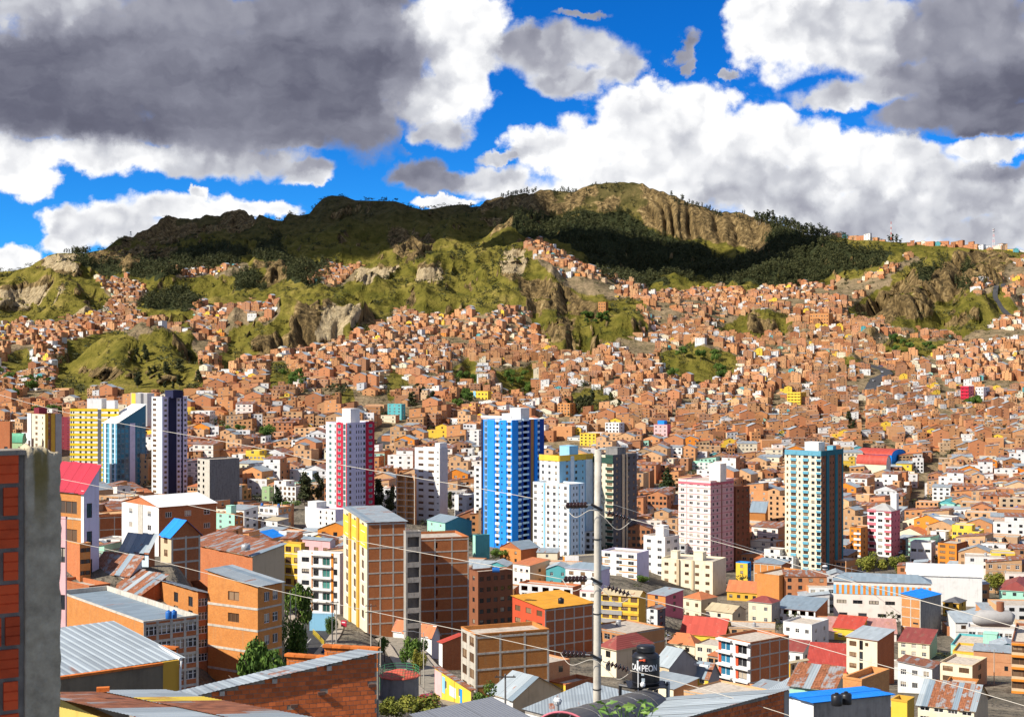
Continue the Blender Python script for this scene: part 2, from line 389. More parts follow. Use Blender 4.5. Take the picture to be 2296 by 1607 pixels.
SV = SV + (fbm(UG / 11, UG * 0 + 2, 3, 19) - .5) * np.interp(UG, [255, 275, 590, 610, 1070, 1080, 1190, 1200, 1480, 1500, 1700, 1720], [0, 9, 9, 0, 0, 8, 8, 0, 0, 5, 5, 0])   # ragged crags


def smooth1(a, n, ax):
    k = np.ones(n) / n
    p = [(0, 0)] * a.ndim; p[ax] = (n // 2, n // 2)
    return np.apply_along_axis(lambda r: np.convolve(r, k, 'valid'), ax, np.pad(a, p, mode='edge'))


def build_heights():
    ctl = []
    for u, near, far in COLS:
        ys = [p[0] for p in near] + [p[0] for p in far]; zs = [p[1] for p in near] + [Zv(p[1], p[0]) for p in far]
        sy = np.interp(u, UG, YS)
        if ys[-1] < sy: ys.append(sy); zs.append(zs[-1] + (sy - ys[-2]) * 0.12)
        z = np.interp(YG, ys, zs); z = np.where(YG > sy, z[np.searchsorted(YG, sy)] - 0.25 * (YG - sy), z)
        ctl.append(z)
    ctl = np.array(ctl); cu = np.array([c[0] for c in COLS])
    Z = np.array([np.interp(UG, cu, ctl[:, j]) for j in range(NY)]).T
    Z[:, 85:] = smooth1(Z, 9, 1)[:, 85:]; Z = smooth1(Z, 15, 0)
    T = (UG - CU) / FP
    X = T[:, None] * YG[None, :]; Y = np.broadcast_to(YG[None, :], X.shape)
    # skyline crest
    zs = (CV - SV) / FP * YS
    jz = np.array([np.interp(YS[i], YG, Z[i]) for i in range(NU)])
    t = np.clip((Y - (YS - WS)[:, None]) / WS[:, None], 0, 1)
    Z = Z + (zs - jz)[:, None] * np.where(Y <= YS[:, None], t ** 1.3, 1.0) 
    Z = np.where(Y > YS[:, None], zs[:, None] - 0.35 * (Y - YS[:, None]), Z)
    # ridges and spurs: (u, v, Y) points, slope, rounding
    N1 = fbm(X / 90, Y / 90, 4, 3); N2 = fbm(X / 38, Y / 38, 3, 9)
    for pts, sl, k in RIDGES:
        P = [((u - CU) / FP * y, y, Zv(v, y)) for u, v, y in pts]
        H = np.full(X.shape, -1e4)
        for (x1, y1, z1), (x2, y2, z2) in zip(P[:-1], P[1:]):
            dx, dy = x2 - x1, y2 - y1; L = dx * dx + dy * dy
            s = np.clip(((X - x1) * dx + (Y - y1) * dy) / L, 0, 1)
            D = np.hypot(X - x1 - s * dx, Y - y1 - s * dy)
            D = D * (0.72 + 0.36 * N1 + 0.28 * N2)
            H = np.maximum(H, z1 + s * (z2 - z1) - sl * (np.sqrt(D * D + k * k) - k))
        w = 10.0; h = np.clip(0.5 + 0.5 * (H - Z) / w, 0, 1)
        Z = Z + (H - Z) * h + w * h * (1 - h) * 0.5
    lim = (CV - SV)[:, None] / FP * Y
    # erosion relief
    far = sstep(Y, 1050, 1500) * (1 - sstep(np.abs(Y - YS[:, None]), 120, 0.0) )
    fade = np.clip((YS[:, None] - Y) / 160, 0, 1)
    U = np.broadcast_to(UG[:, None], X.shape); V = CV - Z / Y * FP
    tw = town_mask(U, V).astype(float)
    tw = smooth1(smooth1(tw, 9, 0), 9, 1)
    rel = (fbm(X / 230, Y / 330, 5, 21, True) - 0.62) * 78 * (1 - tw * .86) + (fbm(X / 70, Y / 95, 4, 31, True) - .6) * 30 * (1 - tw * .82)
    Z = Z + rel * sstep(Y, 1000, 1500) * fade
    Z = Z + (fbm(X / 60, Y / 60, 3, 41) - 0.5) * 2.2 * sstep(Y, 300, 700)
    Z = Z + 15 * (1 - sstep(U, 380, 520)) * sstep(Y, 194, 214) * (1 - sstep(Y, 300, 420))   # terraced shoulder at the left
    Z = np.minimum(Z, lim - 0.3 + np.where(Y > YS[:, None], 0, 0))
    return X, Y, Z


RIDGES = [
 ([(1172,532,2000),(1215,560,1930),(1260,592,1850),(1330,640,1750),(1430,665,1690),(1560,672,1720)], 0.42, 12),
 ([(1172,532,2000),(1160,590,1830),(1135,640,1700),(1090,690,1560)], 0.55, 8),
 ([(1110,560,2150),(1060,585,2050),(1020,620,1960),(985,680,1750)], 0.45, 10),
 ([(1260,612,1850),(1230,640,1730),(1235,690,1620),(1270,760,1500)], 0.9, 10),
 ([(1300,660,1720),(1340,690,1640),(1420,700,1600),(1440,745,1520)], 0.9, 14),
 ([(2180,553,2160),(2110,560,2100),(2070,590,1960),(2015,650,1780),(1960,700,1640),(1945,730,1560)], 0.95, 10),
 ([(2230,565,2120),(2190,620,1950),(2170,680,1780)], 0.8, 10),
 ([(830,638,1800),(770,650,1720),(700,680,1600),(640,700,1500),(590,730,1400)], 0.75, 6),
 ([(640,700,1500),(650,735,1420),(640,790,1290)], 0.9, 6),
 ([(-60,660,2050),(20,640,2020),(75,604,2060),(140,630,2000),(190,680,1850)], 0.75, 8),
 ([(150,800,1330),(215,772,1340),(280,752,1360),(370,752,1330),(420,800,1230),(470,838,1150)], 0.62, 3),
 ([(280,752,1360),(265,800,1260),(285,850,1170)], 0.7, 4),
 ([(370,752,1330),(395,815,1210),(330,880,1110)], 0.7, 4),
 ([(583,477,3230),(600,520,2950),(625,560,2650),(600,610,2380),(570,640,2200)], 0.62, 6),
 ([(742,440,3250),(720,500,3000),(700,560,2700),(760,610,2400)], 0.6, 25),
 ([(1050,458,2980),(1000,500,2750),(940,560,2500),(880,600,2300)], 0.5, 15),
 ([(1212,426,2780),(1180,460,2650),(1140,490,2500)], 0.8, 8),
 ([(1590,770,1480),(1560,800,1390),(1600,850,1280)], 0.5, 6),
 ([(540,640,2150),(500,670,2000),(560,690,1900)], 0.5, 10),
 ([(1700,690,1800),(1690,735,1650)], 0.5, 12),
 ([(1090,830,1330),(1130,870,1220),(1180,890,1170)], 0.5, 8),
]
GREEN = [
 [(130,800),(160,770),(260,748),(380,745),(450,790),(475,832),(420,880),(330,900),(230,880),(170,905),(120,870)],
 [(1470,790),(1560,770),(1660,800),(1650,850),(1560,872),(1490,830)], [(1110,830),(1210,820),(1220,890),(1130,900)], [(600,820),(640,815),(680,850),(660,880),(595,880)],
 [(1960,765),(2060,758),(2135,772),(2110,795),(2000,800)], [(1270,880),(1330,870),(1400,900),(1400,935),(1300,935)], [(1680,690),(1760,700),(1800,745),(1700,760),(1640,730)],
 [(2130,660),(2240,650),(2270,700),(2200,745),(2140,750)], [(860,840),(900,830),(925,880),(870,900)], [(1010,820),(1060,800),(1090,860),(1030,880)], [(740,880),(790,870),(800,910),(750,915)],
 [(0,800),(60,780),(90,830),(40,850),(0,840)], [(300,870),(400,860),(470,850),(470,880),(380,905)], [(480,960),(620,975),(620,1000),(490,995)],
 [(1600,740),(1690,690),(1760,740),(1700,770)], [(1320,695),(1440,690),(1455,745),(1330,790)], [(1880,790),(1930,800),(1900,830)],
]
TOWN_TOP = [(-50,760),(60,742),(130,735),(150,795),(480,835),(560,812),(640,792),(700,775),(800,752),(850,722),(900,702),(1000,716),(1080,706),(1180,690),(1200,735),(1250,792),(1330,800),(1345,755),(1440,742),(1455,665),(1560,650),(1700,652),(1800,640),(1880,630),(1900,700),(1960,725),(2060,740),(2180,745),(2230,720),(2296,700),(2350,700)]
TOWN_X = [
 [(220,630),(300,625),(330,650),(300,690),(330,715),(230,720),(250,670)], [(430,690),(560,680),(640,690),(610,720),(520,735),(430,740)], [(0,735),(110,725),(220,715),(300,720),(420,735),(440,750),(260,745),(130,770),(0,770)],
 [(1168,533),(1200,535),(1290,590),(1390,630),(1450,645),(1460,672),(1350,668),(1270,648),(1210,590)], [(690,625),(730,600),(800,590),(820,600),(780,640),(700,640)],
 [(1860,625),(1920,620),(2000,590),(2060,577),(2065,590),(2010,615),(1960,650),(1900,690),(1860,690)], [(2244,600),(2350,575),(2350,705),(2290,700),(2250,650)], [(2180,640),(2240,620),(2240,650),(2190,665)],
 [(440,740),(480,700),(520,740),(500,790),(470,830),(430,780)], [(380,605),(560,595),(560,612),(400,625)], [(180,715),(230,700),(250,720),(200,730)],
]


def town_mask(u, v):
    n = (fbm(u / 30, v / 22, 3, 77) - 0.5) * 26
    vv = v + n; uu = u + n * 0.7
    top = np.interp(uu, [p[0] for p in TOWN_TOP], [p[1] for p in TOWN_TOP])
    m = vv > top
    for p in GREEN: m &= ~inpoly(p, uu, vv)
    for p in TOWN_X: m |= inpoly(p, uu, vv)
    return m


FOREST = [
 [(1110,510),(1180,475),(1250,490),(1310,470),(1400,480),(1450,515),(1560,545),(1640,585),(1690,545),(1720,500),(1800,535),(1900,550),(2000,560),(1990,590),(1880,610),(1800,640),(1720,648),(1640,635),(1560,625),(1480,615),(1400,605),(1320,572),(1240,535),(1180,530)],
 [(150,572),(330,565),(480,548),(560,562),(540,592),(440,612),(330,625),(220,617),(180,597)], [(305,697),(380,643),(440,648),(445,690),(380,698)], [(518,615),(590,615),(588,650),(522,652)],
 [(1690,490),(1730,478),(1860,528),(1700,525)], [(600,590),(760,590),(700,640),(640,625)],
 [(2040,600),(2180,590),(2200,640),(2100,660)], [(1300,575),(1420,600),(1500,640),(1440,645),(1350,625)], [(560,555),(620,530),(650,590),(590,600)],
]
ROCK = [
 [(1140,500),(1175,440),(1211,424),(1310,416),(1440,408),(1560,455),(1690,480),(1760,520),(1700,565),(1640,545),(1560,530),(1470,515),(1400,475),(1330,465),(1250,480),(1190,470)],
 [(262,545),(300,525),(383,480),(537,466),(575,490),(560,512),(430,535),(330,540)], [(188,562),(345,555),(400,560),(390,590),(200,590)], [(-50,650),(60,650),(130,635),(215,700),(190,722),(120,690),(-50,690)],
 [(635,700),(720,665),(800,648),(820,700),(770,770),(650,790),(560,780),(600,735)], [(1165,630),(1262,635),(1310,680),(1430,690),(1445,745),(1330,785),(1250,785),(1215,740)],
 [(1985,665),(2080,615),(2135,590),(2150,650),(2060,705),(1950,735),(1930,705)], [(790,600),(990,598),(990,632),(800,640)], [(1060,450),(1180,436),(1130,510),(1080,500)],
 [(150,830),(330,830),(440,850),(300,905),(200,900)], [(95,560),(160,560),(170,620),(80,605)], [(870,520),(960,510),(980,560),(900,590)], [(1130,560),(1175,560),(1180,620),(1120,610)],
 [(560,590),(640,585),(640,625),(570,640)], [(2140,555),(2270,560),(2260,600),(2220,640),(2130,620)], [(1670,700),(1720,690),(1740,740),(1680,750)],
]


def zones(u, v, x, y):
    n = (fbm(x / 40, y / 40, 4, 55) - 0.5); uu = u + n * 46; vv = v + (fbm(x / 33, y / 33, 3, 66) - .5) * 30
    f = np.zeros(np.shape(u), bool); r = f.copy()
    for p in FOREST: f |= inpoly(p, uu, vv)
    for p in ROCK: r |= inpoly(p, uu, vv)
    return r, f


GX, GY, GZ = build_heights()


def ground(x, y):
    """height of the sheet at world x, y (arrays or numbers)"""
    x = np.asarray(x, float); y = np.maximum(np.asarray(y, float), 4.01)
    u = CU + FP * x / y
    i = np.clip(np.searchsorted(UG, u) - 1, 0, NU - 2); j = np.clip(np.searchsorted(YG, y) - 1, 0, NY - 2)
    a = np.clip((u - UG[i]) / (UG[i + 1] - UG[i]), 0, 1); b = np.clip((y - YG[j]) / (YG[j + 1] - YG[j]), 0, 1)
    return GZ[i, j] * (1 - a) * (1 - b) + GZ[i + 1, j] * a * (1 - b) + GZ[i, j + 1] * (1 - a) * b + GZ[i + 1, j + 1] * a * b


def depth_of(u, v, y0=20, y1=3400):
    """first Y at which the ground reaches picture row v in column u"""
    ys = np.concatenate([np.geomspace(y0, 700, 300), np.arange(702, y1, 3.0)])
    t = (u - CU) / FP
    vv = CV - ground(t * ys, ys) / ys * FP
    k = np.nonzero(vv <= v)[0]
    return float(ys[k[0]]) if len(k) else y1


def pt(u, v, Y): return Vector(((u - CU) / FP * Y, Y, Zv(v, Y)))


def np_mesh(name, co, quads, mats, parent=None, midx=None, smooth=False, tris=None):
    me = bpy.data.meshes.new(name)
    f = quads if quads is not None else tris; k = f.shape[1]
    me.vertices.add(len(co)); me.vertices.foreach_set('co', np.ascontiguousarray(co, dtype=np.float32).ravel())
    me.loops.add(f.size); me.loops.foreach_set('vertex_index', np.ascontiguousarray(f, dtype=np.int32).ravel())
    me.polygons.add(len(f)); me.polygons.foreach_set('loop_start', np.arange(0, f.size, k, dtype=np.int32))
    if midx is not None: me.polygons.foreach_set('material_index', np.ascontiguousarray(midx, dtype=np.int32))
    me.polygons.foreach_set('use_smooth', np.full(len(f), smooth))
    for m in (mats if isinstance(mats, (list, tuple)) else [mats]): me.materials.append(m)
    me.update(calc_edges=True)
    return me


def link(name, me, parent=None, loc=None, rot=None, scale=None):
    o = bpy.data.objects.new(name, me); COL.objects.link(o)
    if parent is not None: o.parent = parent
    if loc is not None: o.location = loc
    if rot is not None: o.rotation_euler = rot
    if scale is not None: o.scale = scale
    return o


def terrain():
    X, Y, Z = GX, GY, GZ
    U = np.broadcast_to(UG[:, None], X.shape); V = CV - Z / Y * FP
    far = Y > 900
    r, f = zones(U, V, X, Y); tw = town_mask(U, V)
    r &= (fbm(X / 48, Z / 40, 4, 61) > .40)
    r = (r & far).astype(float); f = (f & far).astype(float)
    tw = np.where(far, tw, True).astype(float)
    rs = smooth1(smooth1(r, 5, 0), 5, 1)
    # steep faces show rock too
    gy = np.gradient(Z, axis=1) / np.gradient(Y, axis=1); gx = np.gradient(Z, axis=0) / np.maximum(np.gradient(X, axis=0), 1e-3)
    st = np.hypot(np.clip(gy, -2, 2), np.clip(gx, -2, 2))
    rs = np.clip(rs * sstep(st, 0.25, 0.6) * 1.4 + sstep(st, 1.05, 1.5) * 0.9 * (1 - tw), 0, 1) * far
    # fluted, gullied rock
    wx = X + (fbm(X / 50, Z / 60, 3, 5) - .5) * 26 + (fbm(X / 14, Z / 30, 2, 6) - .5) * 5
    wx = wx * (1 + .0) + (vnoise(X / 120, Y / 120, 15) - .5) * 60
    fl = np.abs(vnoise(wx / 8.5, Y * 0 + 3, 88) * 2 - 1) * (.4 + 1.1 * vnoise(X / 60, Z / 60, 16)); fl2 = np.abs(vnoise(wx / 24, Y * 0 + 9, 99) * 2 - 1); fl3 = fbm(X / 9, Z / 7, 3, 45)
    Yd = Y - rs * ((fl - .4) * 15 + (fl2 - .4) * 36 + (fl3 - .5) * 9) * np.clip((YS[:, None] - Y) / 50, 0, 1)
    Xd = X * Yd / Y
    co = np.stack([Xd, Yd, Z * (Yd / Y) * 1.0], -1).reshape(-1, 3)
    idx = np.arange(NU * NY).reshape(NU, NY)
    q = np.stack([idx[:-1, :-1], idx[1:, :-1], idx[1:, 1:], idx[:-1, 1:]], -1).reshape(-1, 4)
    m, g, b = mat_new('hillside')
    a = g.new('ShaderNodeAttribute', attribute_name='zone'); zr, zf, zt = g.sep(a.outputs['Color'])
    p = g.new('ShaderNodeNewGeometry').outputs['Position']
    n1 = g.noise(p, 0.012, 6, 0.62); n2 = g.noise(p, 0.06, 5, 0.6); n3 = g.noise(p, 0.35, 4, 0.6)
    grass = g.ramp(g.m('ADD', g.m('MULTIPLY', n1, 0.55), g.m('MULTIPLY', n2, 0.45)), [(0.30, (.034, .042, .009)), (0.44, (.105, .094, .015)), (0.56, (.175, .145, .028)), (0.70, (.31, .23, .07))])
    high = g.m('MULTIPLY', g.ss(g.sep(p)[2], 190, 330), 0.8)
    grass = g.mix(high, grass, g.ramp(n2, [(.3, (.035, .030, .014)), (.7, (.13, .10, .045))]))
    grass = g.mix(g.m('MULTIPLY', g.ss(n3, 0.5, 0.72), 0.55), grass, (.035, .045, .012, 1))
    strat = g.noise(g.vm('MULTIPLY', p, (0.16, 0.16, 0.022)), 1.0, 7, 0.7)
    rock = g.ramp(g.m('ADD', g.m('MULTIPLY', strat, 0.75), g.m('MULTIPLY', n2, 0.25)), [(0.36, (.045, .033, .018)), (0.46, (.13, .09, .040)), (0.55, (.27, .185, .078)), (0.66, (.52, .385, .19))])
    dirt = g.ramp(g.m('ADD', g.m('MULTIPLY', n2, 0.6), g.m('MULTIPLY', n3, 0.4)), [(0.34, (.08, .075, .035)), (0.5, (.20, .15, .085)), (0.68, (.34, .25, .15))])
    wood = g.ramp(n3, [(0.3, (.012, .018, .008)), (0.7, (.05, .055, .022))])
    yy = g.sep(p)[1]
    dirt = g.mix(g.m('MULTIPLY', g.m('SUBTRACT', 1.0, g.ss(yy, 760, 980)), 0.75), dirt, g.ramp(n2, [(.35, (.085, .08, .07)), (.65, (.20, .18, .15))]))
    col = g.mix(g.ss(g.m('MULTIPLY_ADD', g.m('SUBTRACT', n2, 0.5), 0.9, zt), 0.35, 0.6), grass, dirt)
    rock = g.mix(g.m('MULTIPLY', g.ss(g.m('MULTIPLY_ADD', g.m('SUBTRACT', strat, 0.5), 1.4, a.outputs['Alpha']), 0.45, 0.7), 0.85), rock, g.ramp(strat, [(.35, (.30, .22, .12)), (.6, (.60, .48, .29))]))
    col = g.mix(g.ss(g.m('MULTIPLY_ADD', g.m('SUBTRACT', n2, 0.5), 1.1, zr), 0.30, 0.55), col, rock)
    col = g.mix(g.ss(g.m('MULTIPLY_ADD', g.m('SUBTRACT', n2, 0.5), 0.7, zf), 0.4, 0.62), col, wood)
    fin(g, b, col, 0.95, g.m('ADD', g.m('MULTIPLY', n2, 8.0), g.m('ADD', g.m('MULTIPLY', n3, 2.0), g.m('MULTIPLY', g.m('MULTIPLY', strat, zr), 16.0))), 1.0, 0.8, spec=0.05)
    me = np_mesh('hillside', co, q, m, smooth=True)
    at = me.attributes.new('zone', 'FLOAT_COLOR', 'POINT')
    fs = smooth1(smooth1(f, 3, 0), 3, 1); ts = smooth1(smooth1(tw, 3, 0), 3, 1)
    pale = np.zeros_like(rs)
    nz = (fbm(X / 40, Y / 40, 3, 55) - .5) * 30
    for pz in ([(-50,650),(60,650),(130,635),(215,700),(190,722),(120,690),(-50,690)], [(790,600),(990,598),(990,632),(800,640)], [(1125,560),(1178,560),(1182,620),(1120,612)], [(720,690),(800,655),(815,700),(770,760),(700,760)], [(100,560),(165,560),(170,610),(90,600)]): pale[inpoly(pz, U + nz, V + nz * .5)] = 1
    c = np.stack([rs, fs * (1 - sstep(rs, .3, .7)), ts, pale], -1).astype(np.float32)
    at.data.foreach_set('color', c.ravel())
    o = link('terrain', me); o['kind'] = 'structure'
    return r, f, tw


Z_ROCK, Z_FOR, Z_TOWN = terrain()

# ------------------------------------------------------------------ builders
PENDING = []       # things whose label still needs telling apart from its look-alikes


def tag(o, label, cat, group=None, kind=None):
    o['label'] = label; o['category'] = cat
    if group: o['group'] = group
    if kind: o['kind'] = kind
    return o


def empty(name, loc, rz=0.0):
    o = bpy.data.objects.new(name, None); COL.objects.link(o); o.empty_display_size = 0.2
    o.location = loc; o.rotation_euler = (0, 0, rz); return o


class MB:
    """collects quads/tris with a material index and makes ONE mesh"""
    def __init__(s): s.v = []; s.f = []; s.mi = []
    def quad(s, *p, m=0):
        n = len(s.v); s.v.extend(p); s.f.append(tuple(range(n, n + len(p)))); s.mi.append(m)
    def box(s, x0, x1, y0, y1, z0, z1, m=0, bottom=True):
        n = len(s.v)
        s.v += [(x0,y0,z0),(x1,y0,z0),(x1,y1,z0),(x0,y1,z0),(x0,y0,z1),(x1,y0,z1),(x1,y1,z1),(x0,y1,z1)]
        fs = [(4,5,6,7),(0,1,5,4),(1,2,6,5),(2,3,7,6),(3,0,4,7)] + ([(3,2,1,0)] if bottom else [])
        s.f += [tuple(n + i for i in f) for f in fs]; s.mi += [m] * len(fs)
    def tube(s, path, r, n=8, m=0, cap=True, r2=None):
        P = [Vector(p) for p in path]; rings = []
        for i, p in enumerate(P):
            t = (P[min(i + 1, len(P) - 1)] - P[max(i - 1, 0)]).normalized()
            a = t.cross(Vector((0, 0, 1)) if abs(t.z) < 0.9 else Vector((1, 0, 0))).normalized(); b = t.cross(a)
            rr = r if r2 is None else r + (r2 - r) * i / max(1, len(P) - 1)
            if isinstance(r, (list, tuple)): rr = r[i]
            k = len(s.v); rings.append(k)
            s.v += [tuple(p + (a * math.cos(j / n * math.tau) + b * math.sin(j / n * math.tau)) * rr) for j in range(n)]
        for k0, k1 in zip(rings[:-1], rings[1:]):
            for j in range(n): s.f.append((k0 + j, k0 + (j + 1) % n, k1 + (j + 1) % n, k1 + j)); s.mi.append(m)
        if cap:
            s.f.append(tuple(rings[0] + j for j in range(n))[::-1]); s.mi.append(m)
            s.f.append(tuple(rings[-1] + j for j in range(n))); s.mi.append(m)
    def lathe(s, prof, n=24, c=(0, 0, 0), m=0):
        k = len(s.v)
        for r, z in prof:
            s.v += [(c[0] + r * math.cos(j / n * math.tau), c[1] + r * math.sin(j / n * math.tau), c[2] + z) for j in range(n)]
        for i in range(len(prof) - 1):
            for j in range(n):
                a = k + i * n; s.f.append((a + j, a + (j + 1) % n, a + n + (j + 1) % n, a + n + j)); s.mi.append(m)
        s.f.append(tuple(k + (len(prof) - 1) * n + j for j in range(n))); s.mi.append(m)
    def prism(s, poly, y0, y1, m=0):
        """poly in x,z swept along y"""
        n = len(poly); k = len(s.v)
        s.v += [(x, y0, z) for x, z in poly] + [(x, y1, z) for x, z in poly]
        s.f.append(tuple(k + i for i in range(n))); s.f.append(tuple(k + n + i for i in range(n))[::-1]); s.mi += [m, m]
        for i in range(n): s.f.append((k + (i + 1) % n, k + i, k + n + i, k + n + (i + 1) % n)); s.mi.append(m)
    def mesh(s, name, mats, smooth=False):
        me = bpy.data.meshes.new(name); me.from_pydata(s.v, [], s.f)
        for m in (mats if isinstance(mats, (list, tuple)) else [mats]): me.materials.append(m)
        me.polygons.foreach_set('material_index', s.mi)
        if smooth: me.polygons.foreach_set('use_smooth', [True] * len(s.f))
        me.update(); return me
    def obj(s, name, mats, parent=None, loc=None, rot=None, smooth=False):
        return link(name, s.mesh(name, mats, smooth), parent, loc, rot)


def face(mb, O, d, W, z0, z1, rects, m, rev=0.18, fill=None):
    """a wall in the plane O + s*d with real openings; rects (s0, s1, za, zb)"""
    n = (d[1], -d[0])
    P = lambda s_, z, k=0.0: (O[0] + d[0] * s_ - n[0] * k, O[1] + d[1] * s_ - n[1] * k, z)
    zs = sorted({z0, z1} | {min(max(r[i], z0), z1) for r in rects for i in (2, 3)})
    for za, zb in zip(zs[:-1], zs[1:]):
        if zb - za < 1e-5: continue
        zm = (za + zb) / 2; row = sorted((r[0], r[1]) for r in rects if r[2] < zm < r[3]); x = 0.0
        for a, b in row:
            if a - x > 1e-5: mb.quad(P(x, za), P(a, za), P(a, zb), P(x, zb), m=m)
            x = max(x, b)
        if W - x > 1e-5: mb.quad(P(x, za), P(W, za), P(W, zb), P(x, zb), m=m)
    for a, b, za, zb in rects:
        if fill is not None: mb.quad(P(a, za), P(b, za), P(b, zb), P(a, zb), m=fill); continue
        mb.quad(P(a, za), P(b, za), P(b, za, rev), P(a, za, rev), m=m); mb.quad(P(a, zb, rev), P(b, zb, rev), P(b, zb), P(a, zb), m=m)
        mb.quad(P(a, za, rev), P(a, zb, rev), P(a, zb), P(a, za), m=m); mb.quad(P(b, za), P(b, zb), P(b, zb, rev), P(b, za, rev), m=m)


def win_mesh(name, fr, pane, cols=2, rows=1, ft=0.06, asp=1.0):
    """unit window 1 x 1 (x -.5...5, z 0..1): frame bars standing out of a pane"""
    mb = MB(); fx = ft / asp
    mb.quad((-.5, .03, 0), (.5, .03, 0), (.5, .03, 1), (-.5, .03, 1), m=1)
    bars = [(-.5, -.5 + fx, 0, 1), (.5 - fx, .5, 0, 1), (-.5 + fx, .5 - fx, 0, ft), (-.5 + fx, .5 - fx, 1 - ft, 1)]
    for i in range(1, cols): x = -.5 + i / cols; bars.append((x - fx * .45, x + fx * .45, ft, 1 - ft))
    for i in range(1, rows):
        z = i / rows + .12
        for j in range(cols): a = -.5 + j / cols + fx * .5; bars.append((a, a + 1 / cols - fx, z - ft * .4, z + ft * .4))
    for a, b, c, d in bars:
        mb.quad((a, -.02, c), (b, -.02, c), (b, -.02, d), (a, -.02, d)); mb.quad((a, -.02, d), (b, -.02, d), (b, .03, d), (a, .03, d)); mb.quad((b, -.02, c), (b, .03, c), (b, .03, d), (b, -.02, d)); mb.quad((a, .03, c), (a, -.02, c), (a, -.02, d), (a, .03, d))
    return mb.mesh(name, [fr, pane])


WINS = {
 'w': [win_mesh('window_white', FRW, GLC, 2), win_mesh('window_white_three', FRW, GLC, 3, 1, .05), win_mesh('window_white_cross', FRW, GL, 2, 2, .06)],
 'd': [win_mesh('window_dark', FRD, GL, 2), win_mesh('window_dark_three', FRD, GLC, 3)], 'b': [win_mesh('window_brown', FRB, GLB, 2), win_mesh('window_brown_three', FRB, GLB, 3, 1, .05)],
 'g': [win_mesh('window_green', FRA, GLG, 2)], 'm': [win_mesh('window_metal', FRA, GLC, 2), win_mesh('window_metal_four', FRA, GL, 2, 2, .05)], 'bl': [win_mesh('window_blue', FRW, GLBL, 2)],
 'x': [win_mesh('window_slot', FRD, GL, 1, 1, .1)], 't': [win_mesh('window_teal', FRA, GLT, 1, 1, .05)],
 'wg': [win_mesh('window_grid', FRW, GLC, 3, 2, .06)],
}


def put_window(root, O, d, s0, s1, za, zb, kind, rev, R):
    n = (d[1], -d[0]); s = (s0 + s1) / 2; k = rev - 0.05
    me = R.choice(WINS[kind])
    return link('window', me, root, (O[0] + d[0] * s - n[0] * k, O[1] + d[1] * s - n[1] * k, za), (0, 0, math.atan2(d[1], d[0])), (s1 - s0, 1, zb - za))


def rects_for(spec, W, fl, fh, z00, R):
    """spec: list of columns (centre fraction, width m, height m, sill m, kind[, first floor, last floor])"""
    out = []
    for c in spec:
        cf, w, h, sill, kind = c[:5]; f0 = c[5] if len(c) > 5 else 0; f1 = c[6] if len(c) > 6 else fl
        w = min(w, W * 0.96); s0 = min(max(cf * W - w / 2, 0.06), W - w - 0.06)
        for f in range(f0, min(f1, fl)):
            za = z00 + f * fh + sill; out.append((s0, s0 + w, za, min(za + h, z00 + (f + 1) * fh - 0.12), kind))
    return out


def cols(n, w=1.3, h=1.3, sill=0.95, kind='d', a=0.0, b=1.0, f0=0, f1=99):
    return [(a + (i + 0.5) / n * (b - a), w, h, sill, kind, f0, f1) for i in range(n)]


